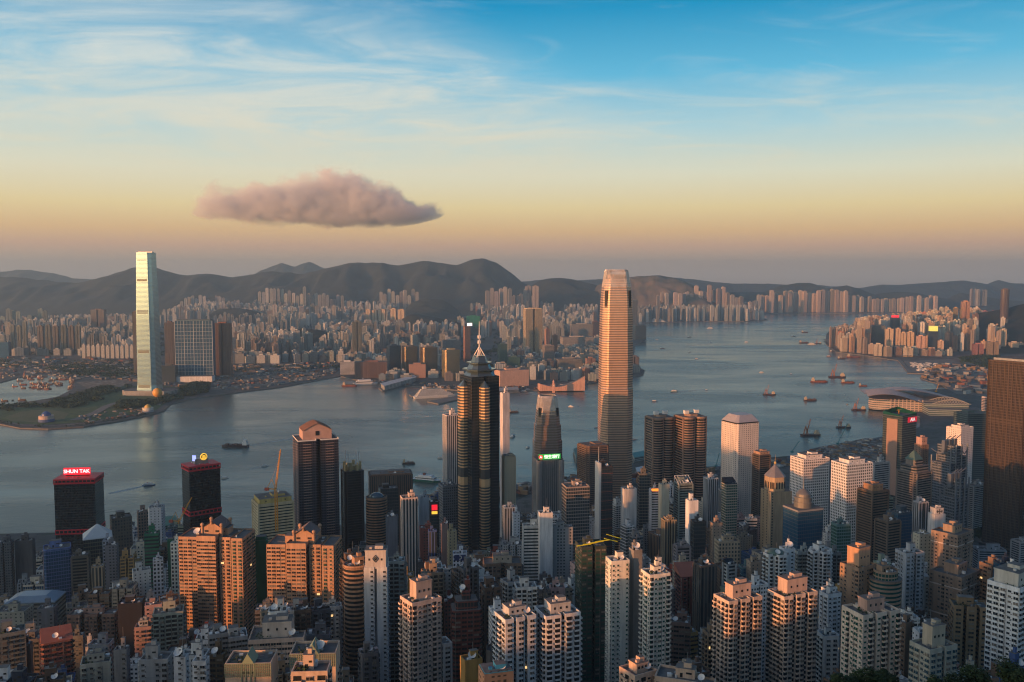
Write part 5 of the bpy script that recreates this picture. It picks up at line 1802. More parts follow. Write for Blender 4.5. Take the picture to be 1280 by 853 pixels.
root, w, d, H = T('white tower of small dark windows beneath a pale sloped metal roof', OT, 902, 949, 527, 605, 1345, 24, .9, 'chamf', 'small', (.50, .44, .40), cap=('frustum', 12), capcol=mat('pale_metal_roof', (.50, .47, .47), .45, .3, .1), roof=False)
T('left one of two white grid-windowed towers, its front glowing pink', HT, 988, 1037, 572, 632, 1150, 18, .7, 'rect', 'punch', (.58, .52, .50), cap=('block', 6, .5), dish=False)
T('right one of two white grid-windowed towers, plain white in shade', HT, 1039, 1091, 578, 658, 1080, 22, .7, 'rect', 'punch', (.52, .52, .52), cap=('block', 6, .5), dish=False)
T('pale grey striped slab behind the right white grid tower', OT, 1083, 1112, 578, 620, 1260, 24, .5, 'rect', 'band', (.36, .36, .36), bandth=1.8)
T('dark brown striped office tower with an orange block on its roof', OT, 1072, 1111, 612, 656, 1030, 24, .9, 'rect', 'band', (.16, .115, .085), bandth=1.6, cap=('block', 9, .5), capcol=(.42, .23, .13))
T('low dark brown striped block, in front of its orange-topped neighbour', OT, 1094, 1126, 650, 675, 960, 24, .9, 'rect', 'band', (.17, .13, .10), bandth=1.5)
T('striped grey-brown tower crowned by a green pyramid', OT, 1121, 1165, 588, 660, 1150, 28, .9, 'chamf', 'band', (.22, .19, .17), bandth=1.6, steps=[(.8, 8), (.6, 7)], roof=False, cap=None)
T('small green pyramid-roofed lantern storey block', OT, 1132, 1153, 574, 590, 1150, 28, .9, 'rect', 'blank', (.22, .19, .17), cap=('pyr', 12), capcol=mat('copper_green', (.10, .17, .15), .5, .2, .2), roof=False)
T('stepped brick-brown tower with a pink-lit round top', OT, 1143, 1161, 556, 600, 1330, 20, 1.0, 'rect', 'resi', (.26, .17, .13), cap=('block', 14, .6), capcol=(.50, .33, .29))
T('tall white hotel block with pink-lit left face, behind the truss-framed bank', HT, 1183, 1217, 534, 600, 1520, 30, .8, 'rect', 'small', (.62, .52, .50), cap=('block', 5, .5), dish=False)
T('dark green glass box behind the white hotel block', OT, 1192, 1239, 516, 580, 1750, 14, .7, 'rect', 'curt', (.10, .14, .14))
T('white arch-framed building beside the huge right skyscraper', OT, 1227, 1242, 497, 510, 2250, 10, .6, 'rect', 'curt', (.50, .42, .38), cap=('block', 3, 1.05))
T('long grey low-rise office behind the trees, right of the lower braced slab', OT, 1207, 1234, 606, 660, 1380, 30, .4, 'rect', 'band', (.27, .28, .28), bandth=1.6)
T('pale slender fluted tower in front of the pyramid-crowned striped one', OT, 1141, 1161, 628, 690, 960, 16, .9, 'notch', 'vert', (.30, .31, .35))
root, w, d, H = T('white block with a cross-shaped emblem on its roof tower', OT, 1160, 1182, 643, 690, 930, 14, .8, 'rect', 'blank', (.38, .38, .39), cap=('block', 9, .6))
b = MB()
b.box(0, -d * .375 - .25, H + 1, .8, .3, 6).box(0, -d * .375 - .25, H + 3.6, 6, .3, .8)
for q in (-2.6, 2.6):
    b.box(q, -d * .375 - .25, H + 2.6, .6, .3, 2.8)
b.obj('cross_emblem', M_FRAME, root)
T('dark blue glass podium block left of the slender fluted tower', OT, 1108, 1142, 640, 690, 1000, 20, .8, 'rect', 'blueg', (.06, .09, .12))
T('teal glass cube below the left white grid tower', OT, 1039, 1064, 655, 690, 860, 12, .7, 'rect', 'green', (.10, .20, .22))
T('beige building with square emblem on its upper front, middle right', OT, 893, 925, 676, 712, 820, 6, .6, 'rect', 'punch', (.36, .30, .22), cap=('block', 6, .4))
T('grey-white slanted block with banded windows, right of the square-emblem building', OT, 904, 920, 704, 745, 730, 18, .9, 'rect', 'band', (.36, .38, .38), bandth=1.3, cap=('slope', 3))
T('beige stepped block right of the banded slanted block', OT, 933, 953, 702, 742, 760, 10, .9, 'ell', 'small', (.36, .28, .21))
T('pinkish-grey flat office block in front of the cream slab', OT, 842, 863, 682, 715, 850, 8, .7, 'rect', 'band', (.24, .225, .24), bandth=1.4)
T('tan tower with notched top, below the orange-signed block', OT, 826, 846, 650, 712, 900, 10, .9, 'notch', 'vert', (.30, .25, .17), cap=('block', 4, .5))
T('pinkish-beige tower with dark upper slots below the green glass tower', OT, 886, 903, 654, 705, 900, 14, .9, 'rect', 'small', (.36, .28, .22))
T('low long building with blue-white roof, behind the brown pair among trees', 'low-rise office', 1216, 1258, 686, 706, 1170, -4, .5, 'rect', 'band', (.28, .30, .34), bandth=1.4)
T('white striped block at the right edge, above the trees', OT, 1264, 1290, 676, 700, 1200, 14, .8, 'rect', 'band', (.36, .36, .37), bandth=1.5)
root, w, d, H = T('old stone court with a small white dome, among trees by the huge right skyscraper', 'court building', 1236, 1272, 669, 680, 1270, 20, .6, 'rect', 'punch', (.30, .29, .27), cap=('dome', 7), capcol=M_WHITE)
# ---------------------------------------------------------------- landmarks across the water
def far_tower(label, cat, x0, x1, yt, yb, fac='resi', col=CREAM, yaw=10, ar=.8, kind='rect', group=None, Y=None, cap=None, base=None, room=True, name=None, capcol=None):
    if Y is None:
        Y = gp(x0, yb, 3).y
    root, w, d, H = tower(label, cat, x0, x1, yt, yb, Y, yaw, ar, kind, fac, col, name=name, group=group, cap=cap, base=3.0 if base is None else base, lod=0, roof=False, capcol=capcol)
    if room:
        b = MB().box(0, 0, H, w * .45, d * .45, 5, 0, 0, 1)
        b.obj('machine_room', [M_WALL, M_DECK], root)
    return root, w, d, H


FT = far_tower
FT('very wide teal glass slab with white crown and white legs, right of the mirror skyscraper', 'residential slab', 218, 268, 401, 475, 'blueg', (.10, .17, .21), 6, .3, cap=('block', 6, .96), room=False)
b = MB()
_s = [o for o in COL.objects if o.get('label', '').startswith('very wide teal')][0]
_w = max(v.co.x for v in [c for c in COL.objects if c.parent is _s][0].data.vertices)
_d = max(v.co.y for v in [c for c in COL.objects if c.parent is _s][0].data.vertices)
for k in range(13):
    b.box(-_w + 2 * _w * k / 12, -_d - .6, 8, 1.6 if k % 3 == 0 else .7, 1.6, _s['h'] - 8)
for z in range(20, int(_s['h']), 14):
    b.box(0, -_d - .3, z, 2 * _w, .8, .9, bottom=True)
b.obj('white_ribs', mat('white_rib', (.50, .54, .55), .6, .1, .1), _s)
root, w, d, H = FT('white base frame on legs under the wide teal glass slab', 'podium', 218.5, 268.5, 470, 477, 'blank', (.5, .5, .5), 6, .34, room=False)
root, w, d, H = FT('pair-notched rust-brown tower right of the wide teal glass slab', RT, 266, 290, 404, 470, 'vert', (.26, .12, .075), 8, .6, 'notch')
FT('dark brown tower between the mirror skyscraper and the wide teal slab', RT, 205, 219, 403, 458, 'vert', (.15, .095, .075), 8, .7)
FT('thin grey-brown tower hugging the left side of the mirror skyscraper', RT, 165, 173, 390, 468, 'vert', (.20, .17, .15), 8, .8)
FT('low dark block of round-cornered offices between mirror skyscraper and teal slab', OT, 200, 222, 457, 478, 'curt', (.07, .08, .09), 4, .6)
for i, (a, b_) in enumerate(((46, 55), (56, 64.5), (65.5, 74), (75.5, 84), (85, 93), (93.5, 101))):
    FT(('leftmost', 'second', 'third', 'fourth', 'fifth', 'rightmost')[i] + ' of six brown-green towers in a row behind the boat shelter', RT, a, b_, 408 - (i % 2), 443, 'vert', (.20, .19, .13) if i % 2 else (.23, .165, .12), 6, .8, 'notch', group='six brown-green towers behind the boat shelter')
for i in range(11):
    a = 102 + i * 6
    FT('%s low white housing block from the left, beside the mirror skyscraper' % ('first second third fourth fifth sixth seventh eighth ninth tenth eleventh'.split()[i]), AB, a, a + 5.2, 431 + (i % 3), 448, 'dense', (.46, .45, .40), 8, .8, group='low white housing blocks in a row')
FT('broad brown ribbed tower standing alone above the row of low white blocks', RT, 113, 133, 387, 416, 'vert', (.23, .14, .105), 6, .6, 'notch')
for i, (a, b_, yt) in enumerate(((12, 19, 407), (20, 27, 408), (27.5, 34, 402))):
    FT(('left', 'middle', 'right')[i] + ' one of three pale green-grey towers at the far left shore', RT, a, b_, yt, 441, 'vert', (.27, .29, .24), 6, .8, 'notch', group='three pale green-grey towers')
FT('dark teal glass block at the left edge behind the boats', OT, -4, 14, 428, 447, 'blueg', (.10, .14, .15), 6, .6)
FT('tall grey residential slab alone, left of the golden glass offices', RT, 440, 452, 402, 450, 'vert', (.20, .21, .18), 14, .7, 'notch')
for i, (a, b_, c) in enumerate(((457, 464, 387), (465, 472, 388), (473, 483, 387), (488, 496, 386), (497, 507, 387))):
    FT(('first', 'second', 'third', 'fourth', 'fifth')[i] + ' from left of five golden-cream sunlit towers below the main ridge', RT, a, b_, c, 404, 'dense', (.60, .45, .27), -8, .8, 'notch', group='five golden-cream towers below the ridge')
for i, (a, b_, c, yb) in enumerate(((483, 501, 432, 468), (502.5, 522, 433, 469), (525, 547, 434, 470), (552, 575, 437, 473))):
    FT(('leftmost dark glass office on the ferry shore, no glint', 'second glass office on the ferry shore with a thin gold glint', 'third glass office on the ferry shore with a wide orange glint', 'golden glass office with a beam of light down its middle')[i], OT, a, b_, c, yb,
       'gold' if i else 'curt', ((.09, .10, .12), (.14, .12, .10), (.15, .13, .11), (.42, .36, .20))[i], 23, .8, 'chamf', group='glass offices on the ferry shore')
FT('grey concrete block right behind the golden glass office', OT, 553, 576, 425, 440, 'vert', (.35, .35, .35), 12, .5, Y=4300)
FT('low brown block with evenly spaced dark bays, on the shore by the white liner hall', OT, 443, 484, 452, 472, 'vert', (.24, .12, .09), 8, .4)
FT('white stepped building at the shore, left of the low brown block', OT, 425, 443, 452, 468, 'band', (.62, .60, .56), 12, .5)
FT('square pink arch-fronted building before the glass offices', OT, 511, 532, 455, 472, 'small', (.42, .25, .19), 10, .5)
FT('tall cream tower with two flat shafts, tallest of the far city centre', RT, 654, 678, 386, 445, 'vert', (.62, .50, .32), 14, .6, 'notch', cap=('block', 4, .9))
root, w, d, H = FT('slim orange-lit tower with a white lit sign on top', OT, 579, 588, 408, 452, 'vert', (.50, .24, .15), 30, .7, room=False)
MB().box(w * .5, -d * .1, H + 1, w * .9, 3, 14).obj('sign_board', E_WHT, root)
FT('green-netted block behind the slim orange tower', 'building under construction', 583, 600, 395, 414, 'blank', (.015, .19, .12), 10, .7)
FT('grey tower with a red rooftop sign, above the pink arts centre', HT, 678, 693, 432, 456, 'band', (.32, .28, .25), 16, .8, cap=('block', 3, .9), capcol=(.36, .3, .27))
FT('glass tower with stepped crown left of the tall cream tower', OT, 622, 634, 430, 458, 'green', (.18, .22, .18), 20, .8)
FT('dark green office slab behind the pinkish shore mall', OT, 634, 650, 446, 462, 'green', (.10, .17, .14), 12, .8)
FT('dark slim tower right of the grey tower with red sign', OT, 690, 697, 419, 446, 'curt', (.09, .09, .10), 12, .9)
FT('long pinkish shopping hall on the shore behind the dark skyscraper mast', 'shopping mall', 618, 661, 462, 482, 'small', (.52, .34, .26), 22, .5)
FT('grey hotel wings stepping to the shore, above the pink arts centre', HT, 693, 728, 448, 464, 'band', (.28, .26, .23), 12, .6)
FT('brown office block partly behind the tallest skyscraper, far shore', OT, 740, 749, 402, 424, 'curt', (.19, .09, .07), 12, .9)
FT('wide pale hotel row behind the shore, left of the tallest skyscraper', HT, 712, 741, 405, 424, 'band', (.36, .34, .30), 12, .4)
FT('white low hospital-like block below the pale hotel row', AB, 700, 742, 421, 434, 'band', (.42, .40, .36), 10, .4)
FT('red-clad block far beyond the tall cream tower', OT, 692, 705, 382, 392, 'blank', (.40, .06, .07), 10, .7)
FT('slim dark tower peeking out right of the tallest skyscraper, far shore', RT, 789, 797, 375, 414, 'vert', (.15, .17, .18), 12, .8)
FT('dark blue glass box on the water right of the tallest skyscraper', OT, 791, 808, 407, 425, 'curt', (.04, .08, .11), 12, .7)


for i, (a, b_, yt, yb, col, fac, lab) in enumerate((
        (1112, 1125, 397, 423, (.02, .03, .05), 'curt', 'black glass tower with a red lit rooftop sign in the eastern district'), (1088, 1107, 407, 436, (.30, .26, .20), 'curt', 'tower with two pale yellow glass strips beside the eastern shore'),
        (1106, 1117, 411, 439, (.66, .48, .32), 'dense', 'bright cream tower left of the low arch-fronted block in the eastern district'), (1119, 1126, 411, 439, (.62, .45, .30), 'dense', 'slim cream tower right of the bright cream tower'),
        (1125, 1133, 416, 439, (.66, .46, .30), 'dense', 'orange-cream shore tower, left one of the eastern pair'), (1133, 1143, 415, 439, (.66, .46, .30), 'dense', 'orange-cream shore tower, right one of the eastern pair'),
        (1145, 1157, 420, 442, (.60, .38, .28), 'dense', 'broad salmon tower right of the eastern orange-cream pair'), (1160, 1173, 414, 441, (.04, .05, .08), 'curt', 'dark glass tower with a yellow lit top on the eastern shore'),
        (1172, 1180, 426, 442, (.62, .46, .34), 'dense', 'small cream tower right of the yellow-topped dark tower'), (1181, 1187, 416, 441, (.10, .11, .13), 'band', 'dark striped slim tower on the eastern shore'),
        (1191, 1198, 385, 404, (.50, .34, .14), 'curt', 'left golden glass tower of the eastern hillside pair'), (1199, 1207, 386, 404, (.50, .34, .14), 'curt', 'right golden glass tower of the eastern hillside pair'),
        (1227, 1235, 389, 409, (.50, .20, .17), 'vert', 'left pink-red tower of the eastern hillside pair'), (1237, 1247, 389, 410, (.50, .20, .17), 'vert', 'right pink-red tower of the eastern hillside pair'),
        (1201, 1213, 377, 390, (.66, .34, .20), 'vert', 'fiery orange slab highest on the eastern hillside'), (1251, 1262, 362, 382, (.14, .08, .07), 'vert', 'dark cylindrical tower alone on the eastern hill ridge'),
        (1215, 1230, 430, 444, (.50, .20, .18), 'vert', 'pink and white ribbed tower above the eastern park'), (1233, 1249, 427, 445, (.50, .36, .22), 'vert', 'pink and yellow paired tower above the eastern park'),
        (1225, 1232, 411, 430, (.60, .40, .22), 'dense', 'tan tower with knob top in the eastern district'), (1262, 1268, 412, 432, (.60, .44, .20), 'dense', 'yellow round-topped tower at the far right'), (1273, 1290, 415, 432, (.60, .36, .24), 'dense', 'orange slab at the far right edge of the eastern district'))):
    Y = gp(a, yb, 3).y if yb > 408 else 5200
    root, w, d, H = FT(lab, RT if fac in ('dense', 'vert') else OT, a, b_, yt, yb, fac, col, -14, .8, 'round' if 'cylindrical' in lab or 'round-topped' in lab else 'notch' if fac in ('dense', 'vert') else 'rect', Y=Y)
    if 'red lit' in lab:
        MB().box(0, -d * .3, H, w * .8, 4, 14).obj('sign_board', E_RED, root)
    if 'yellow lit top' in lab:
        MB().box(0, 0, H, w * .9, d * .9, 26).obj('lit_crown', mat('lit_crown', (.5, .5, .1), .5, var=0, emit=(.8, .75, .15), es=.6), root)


def arts_centre():
    Y = 3080
    p0, p1 = at(675, 480, Y), at(732, 478, Y)
    root = empty('arts_centre', (p0.x, Y, 3), R(6), 'pink windowless arts centre with a sweeping ski-slope roof on the far shore', 'arts centre', None, (.60, .36, .27))
    L = (p1.x - p0.x)
    b = MB()
    n = 16
    pr = [(L * i / n, 14 + 38 * (abs(i / n - .38) / .62) ** 1.7 * (1 if i / n > .38 else .75)) for i in range(n + 1)]
    D_ = 60
    for (u0, v0), (u1, v1) in zip(pr, pr[1:]):
        b.face([(u0, 0, 0), (u1, 0, 0), (u1, 0, v1), (u0, 0, v0)])
        b.face([(u0, 0, v0), (u1, 0, v1), (u1, D_, v1 * .8), (u0, D_, v0 * .8)], 1)
        b.face([(u1, D_, 0), (u0, D_, 0), (u0, D_, v0 * .8), (u1, D_, v1 * .8)])
    b.face([(0, D_, 0), (0, 0, 0), (0, 0, pr[0][1]), (0, D_, pr[0][1] * .8)])
    b.face([(L, 0, 0), (L, D_, 0), (L, D_, pr[-1][1] * .8), (L, 0, pr[-1][1])])
    b.obj('wall', [M_WALL, M_DECK], root)
    p = at(692, 482, 3040)
    root = empty('clock_tower', (p.x, 3040, 3), 0, 'small pink clock tower standing before the sweeping-roofed arts centre', 'clock tower', None, (.62, .36, .28))
    b = MB().box(0, 0, 0, 9, 9, 30)
    b.box(0, 0, 30, 11, 11, 1.5)
    b.cyl(0, 0, 31.5, 3.6, 6, 8)
    b.obj('wall', M_WALL, root)
    MB().lathe([(4.2, 37.5), (3.4, 40), (1.5, 42.5), (.1, 46)], 10).obj('dome', M_WALL, root)
    MB().box(0, -4.6, 23, 4, .3, 4).obj('clock_face', M_WHITE, root)


arts_centre()


def museum_dome(label, px, py, wpx, cols):
    p = gp(px, py, 4)
    w = wpx / F * p.y
    root = empty('pavilion', tuple(p), 0, label, 'pavilion')
    MB().cyl(0, 0, 0, w * .5, w * .18, 20).obj('base_storey', mat('pav_' + str(int(px)), cols[0], .7), root)
    MB().cyl(0, 0, w * .18, w * .47, w * .22, 20).obj('ring_wall', mat('pavb_' + str(int(px)), cols[1], .6), root)
    MB().lathe([(w * .30, w * .40), (w * .28, w * .52), (w * .18, w * .62), (w * .1, w * .66), (.1, w * .70)], 16).obj('tiered_roof', mat('pavc_' + str(int(px)), cols[2], .4), root)


museum_dome('round blue and pink pavilion on the headland lawn at the left', 58, 527, 19, ((.09, .14, .30), (.55, .42, .36), (.05, .09, .26)))
museum_dome('white arched marquee with yellow peaks on the headland shore', 185, 515, 14, ((.35, .37, .40), (.62, .60, .52), (.60, .42, .10)))
p = gp(197, 501, 4)
root = empty('balloon', (p.x, p.y, 4), 0, 'big orange balloon tethered above the headland, below the mirror skyscraper', 'balloon')
bb = MB()
bb.lathe([(15 * sin(pi * k / 14) + .05, 26 - 15 * cos(pi * k / 14)) for k in range(15)], 22)
o = bb.obj('envelope', mat('balloon_orange', (.75, .38, .06), .4, var=.1), root)
for q in o.data.polygons:
    q.use_smooth = True
MB().tube((0, 0, 0), (0, 0, 12), .7, 5).obj('tether', M_METAL, root)


# --- the convention hall with wing roofs
def wing(name, pts, parent, m):
    """roof shell lofted over px-space ribs: list of rows, each row of (x, y, z) local"""
    b = MB()
    n = len(pts[0])
    for r0, r1 in zip(pts, pts[1:]):
        for i in range(n - 1):
            b.face([r0[i], r0[i + 1], r1[i + 1], r1[i]])
            b.face([Vector(v) - Vector((0, 0, 1.6)) for v in (r1[i], r1[i + 1], r0[i + 1], r0[i])])
    o = b.obj(name, m, parent)
    for p_ in o.data.polygons:
        p_.use_smooth = True
    return o


def hall():
    c = gp(1138, 513, 3)
    root = empty('convention_hall', (c.x, c.y, 3), R(-13), 'vast convention hall with overlapping silver wing roofs on the harbour edge', 'convention centre', None, (.45, .40, .36))
    root.scale = (1, 1, .8)
    kx = c.y / F                                        # metres per pixel here
    X = lambda px: (px - 1138) * kx
    mr = mat('wing_metal', (.46, .41, .39), .55, .1, .2)
    W_, D_ = X(1188) - X(1085), 120
    P = [(X(1089), 10), (X(1093), -8), (X(1112), -20), (X(1150), -22), (X(1186), 0), (X(1186), 150), (X(1100), 150)]
    MB().prism(P, 0, 40, 0, 1).obj('glass_wall', [facade('hall_glass', 6, 8, .92, .6, glass=(.05, .09, .09), gm=.5, gcolvar=.3), M_DECK], root)
    b = MB()
    for z in (5, 13, 21, 29):
        b.prism([(x * 1.012, y - 4) for x, y in P], z, z + 2.4, 0, bottom=True)
    b.obj('terrace', mat('terrace_pale', (.55, .44, .36), .7, var=.15), root)
    b = MB()
    for i in range(9):
        b.box(X(1113) + i * 11, -24, 0, 2, 2, 44)
    b.obj('colonnade', mat('column_pale', (.60, .48, .38), .7, var=.1), root)
    wing('low_wing_roof', [[(X(1085) + (X(1190) - X(1085)) * i / 24, -34 + 60 * j / 6, 44 + 13 * sin(pi * (i / 24) * 1.05 + .9) - 12 * (i / 24) + 9 * sin(pi * i / 24 * 2) + 12 * j / 6) for i in range(25)] for j in range(7)], root, mr)
    wing('high_wing_roof', [[(X(1108) + (X(1184) - X(1108)) * i / 24, 18 + 90 * j / 6, 60 + 17 * sin(pi * (i / 24) ** .8) - 12 * (i / 24) + 3 * sin(j)) for i in range(25)] for j in range(7)], root, mr)
    wing('rear_wing_roof', [[(X(1086) + (X(1150) - X(1086)) * i / 24, 40 + 95 * j / 6, 52 + 8 * sin(pi * (i / 24))) for i in range(25)] for j in range(7)], root, mr)
    c2 = gp(1195, 520, 3)
    root = empty('exhibition_annexe', (c2.x, c2.y, 3), R(-10), 'long pale annexe with an arched truss roof, right of the wing-roofed hall', 'exhibition hall', None, (.30, .36, .34))
    root.scale = (1, 1, .8)
    w = 150
    MB().box(0, 30, 0, w, 70, 22, 0, 0, 1).obj('wall', [facade('annexe_bands', 80, 7, 1.2, .45, glass=(.06, .10, .09), gm=.4), M_DECK], root)
    MB().box(-15, 65, 22, w * .8, 60, 14, 0, 0, 1).obj('upper_hall', [facade('annexe_bands', 80, 7, 1.2, .45), M_DECK], root)
    b = MB()
    n = 14
    for yy in (34, 92):
        for i in range(n):
            u0, u1 = i / n, (i + 1) / n
            z0, z1 = 36 + 17 * sin(pi * u0), 36 + 17 * sin(pi * u1)
            b.beam((-55 + 105 * u0, yy, z0), (-55 + 105 * u1, yy, z1), 1.6)
            b.beam((-55 + 105 * u0, yy, z0), (-55 + 105 * u1, yy, 37), 1.0)
            b.beam((-55 + 105 * u1, yy, z1), (-55 + 105 * u0, yy, 37), 1.0)
    b.obj('arched_truss', mat('truss_cream', (.45, .42, .33), .6, .2, .1), root)


hall()

# ---------------------------------------------------------------- the rest of the city
def inpoly(x, y, P):
    c = False
    j = len(P) - 1
    for i in range(len(P)):
        xi, yi = P[i]
        xj, yj = P[j]
        if (yi > y) != (yj > y) and x < (xj - xi) * (y - yi) / (yj - yi) + xi:
            c = not c
        j = i
    return c


def shore_clear(x, y, P, d=26):
    return all(inpoly(x + a, y + b, P) for a, b in ((d, 0), (-d, 0), (0, d), (0, -d)))


# occupancy buffer in half photo pixels: which building shows how much
GW, GH = 640, 427
FOOT = []        # world footprints of placed buildings (x, y, half)
for (x0, x1, yt, yb, Y, lab) in PLACED:
    p = at((x0 + x1) / 2, yt + 20, Y)
    FOOT.append((p.x, Y + 6, (x1 - x0) / F * Y / 2))
SKY = [(-20, 690), (50, 688), (66, 700), (130, 690), (140, 655), (225, 655), (300, 650), (430, 650), (455, 632), (520, 615), (548, 618), (630, 612), (660, 605), (700, 600), (760, 600), (800, 605), (880, 602), (950, 600), (1040, 598),
       (1110, 612), (1165, 620), (1210, 625), (1235, 690), (1300, 715)]
cands = []
PAL = [(OFFW, 5), (WHITE, 5), (LGREY, 4), (GREY, 3), (BEIGE, 4), (CREAM, 2), (TAN, 3), (BROWN, 3), (DBROWN, 2), (DGREY, 4), (PINK, 1.5), (PGREEN, 1.2), (MUST, .5), (RED, .8), (BLUE, .5), (NAVY, 1), (TEAL, .8)]
CNAME = {OFFW: 'off-white', WHITE: 'white', LGREY: 'pale grey', GREY: 'grey', BEIGE: 'beige', CREAM: 'cream', TAN: 'tan', BROWN: 'brown', DBROWN: 'dark brown', DGREY: 'dark grey', PINK: 'dusty pink', PGREEN: 'pale green', MUST: 'mustard',
         RED: 'brick-red', BLUE: 'blue', NAVY: 'navy', TEAL: 'teal'}


def pick(r, pal=PAL):
    s = sum(w for _, w in pal)
    q = r.random() * s
    for c, w in pal:
        q -= w
        if q <= 0:
            return c
    return pal[0][0]


r = random.Random(11)
Y = 455.0
while Y < 1310:
    stp = 24 if Y < 900 else 28
    x = -0.62 * Y - 60
    while x < .62 * Y + 60:
        xx, yy = x + r.uniform(-8, 8), Y + r.uniform(-10, 10)
        w = r.uniform(9, 15) if Y < 700 else r.uniform(11, 19) if Y < 900 else r.uniform(12, 24)
        x += w + r.uniform(2, 8)
        if Y > 1060 and not shore_clear(xx, yy, EAST, 60):
            continue
        if any(abs(xx - fx) < (w / 2 + fh_ * .92) and abs(yy - fy) < (w / 2 + fh_ * .92) for fx, fy, fh_ in FOOT):
            continue
        g = gz(xx, yy)
        px, _ = proj(xx, yy, g + 60)
        if px > 1200 and yy > 700:
            continue
        hgt = (r.uniform(70, 120) if Y < 700 else r.uniform(55, 105) if Y < 850 else r.uniform(28, 95)) * (1.0 if r.random() < .8 else .6)
        pxw = w / yy * F
        a, b_ = px - pxw / 2, px + pxw / 2
        lim = max(lerp_tab(SKY, a), lerp_tab(SKY, b_), lerp_tab(SKY, px))
        if Y < 880:
            lim = max(lim, 700)
        if Y < 620:
            lim = max(lim, 758)
        for (x0, x1, yt, yb, YY, lab) in PLACED:
            if YY > yy and YY < 2600 and x0 < b_ - 1 and x1 > a + 1:
                lim = max(lim, yb - 12)
        if lim > 880:
            continue
        zl = at(px, lim + r.uniform(0, 10), yy).z
        top = min(g + hgt, zl)
        if top - g < 14:
            continue
        col = pick(r)
        cat = RT if (top - g > 55 and Y < 1000) else (OT if Y > 900 and r.random() < .7 else AB)
        cands.append(dict(x=xx, y=yy, w=w, d=w * r.uniform(.6, 1.1), z0=g, z1=top, yaw=r.uniform(0, 30), col=col, cat=cat, area='isl', seed=r.random()))
    Y += stp

EXC = [(548, 403, 56, 12), (388, 421, 55, 9), (298, 390, 36, 5), (1250, 400, 62, 18), (700, 372, 30, 4)]
LIMB = [(-50, 445), (100, 445), (165, 448), (200, 450), (262, 455), (330, 455), (420, 452), (436, 462), (445, 500)]
KPAL = [((.40, .43, .40), 5), ((.46, .50, .50), 5), ((.30, .33, .32), 5), ((.22, .24, .24), 5), ((.38, .34, .27), 2.5), ((.56, .58, .56), 4), ((.22, .19, .17), 2), ((.14, .12, .12), 1.2), ((.30, .34, .31), 1.5), ((.34, .20, .15), 1), ((.26, .32, .36), 1)]


def kowloon(Y0, Y1, P, area, x_px0, x_px1, stepf=1.0):
    Y = Y0
    while Y < Y1:
        st = (38 + (Y - 3000) * .0052) * stepf
        x = (x_px0 - 640) / F * Y
        while x < (x_px1 - 640) / F * Y:
            xx, yy = x + r.uniform(-.3, .3) * st, Y + r.uniform(-.3, .3) * st
            x += st * r.uniform(.75, 1.2)
            px, py = proj(xx, yy, 3)
            if not shore_clear(xx, yy, P, 40):
                continue
            if area == 'kow' and px < 445 and py > lerp_tab(LIMB, px):
                continue
            if area == 'kow' and py > 476:
                continue
            if any(((px - ex) / ew) ** 2 + ((py - ey) / eh) ** 2 < 1 for ex, ey, ew, eh in EXC):
                continue
            if any(abs(xx - fx) < fh_ + 20 and abs(yy - fy) < fh_ + 26 for fx, fy, fh_ in FOOT):
                continue
            n1 = noise.noise(Vector((xx / 420., yy / 420., 1.3 if area == 'kow' else 5.1)))
            n2 = noise.noise(Vector((xx / 900., yy / 900., 8.3)))
            if area == 'kow':
                if n2 < -.28 and r.random() < .75:
                    continue                        # yards, parks, playing fields
                h = 26 + 30 * r.random() ** 1.6
                if n1 > .16:
                    h = 62 + 50 * r.random()
                if r.random() < .05:
                    h = r.uniform(80, 125)
                if Y > 7600:
                    h = (60 + 90 * max(0, n1 + .35)) * r.uniform(.9, 1.1) + (Y - 7600) * .022
                lim = lerp_tab([(0, 397), (100, 393), (165, 392), (215, 386), (226, 375), (330, 375), (340, 367), (400, 367), (440, 374), (500, 373), (560, 378), (600, 373), (660, 374), (700, 380), (800, 381)], px) + r.uniform(0, 5)
                if Y < 4600 and px > 560:
                    h = min(h, 60)
            else:
                if py > 446 + max(0, (1150 - px) * .0) or (px > 1190 and py > 440):
                    continue
                if n2 < -.3 and r.random() < .5:
                    continue
                hill = max(0, (yy - 4350) * .085)
                h = 35 + 85 * r.random() + hill
                lim = lerp_tab([(1035, 409), (1072, 397), (1110, 393), (1160, 387), (1200, 381), (1250, 386), (1300, 392)], px) + r.uniform(0, 6)
                if px < 1068 and py > 395:
                    h = r.uniform(70, 95)
            pw = 14 / yy * F
            for (x0, x1, yt_, yb_, YY, lab) in PLACED:
                if YY > yy and YY > 2600 and x0 < px + pw and x1 > px - pw and yb_ - yt_ > 6:
                    lim = max(lim, yb_ - (yb_ - yt_) * .18)
            zl = at(px, lim, yy).z
            h = min(h, zl - 3)
            if h < 10:
                continue
            col = pick(r, KPAL)
            if n1 > .16 or area == 'east':          # estates share a colour
                rr_ = random.Random(int(xx // 330) * 71 + int(yy // 330))
                col = pick(rr_, KPAL[:7])
                if area == 'east':
                    col = tuple(min(.60, c * k) for c, k in zip(pick(r, KPAL), (1.62, 1.22, 1.0)))  # orange sunlight of this district put into the wall colour
            w = r.uniform(17, 30) if h > 60 else r.uniform(18, 42)
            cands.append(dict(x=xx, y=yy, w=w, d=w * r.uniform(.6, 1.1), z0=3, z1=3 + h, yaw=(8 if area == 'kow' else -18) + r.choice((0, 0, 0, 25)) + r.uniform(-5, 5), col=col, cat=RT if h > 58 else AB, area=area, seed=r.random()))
        Y += st * .92


kowloon(3320, 9300, KOWLOON, 'kow', -60, 1110)
kowloon(3350, 5900, EAST, 'east', 1030, 1330, .92)

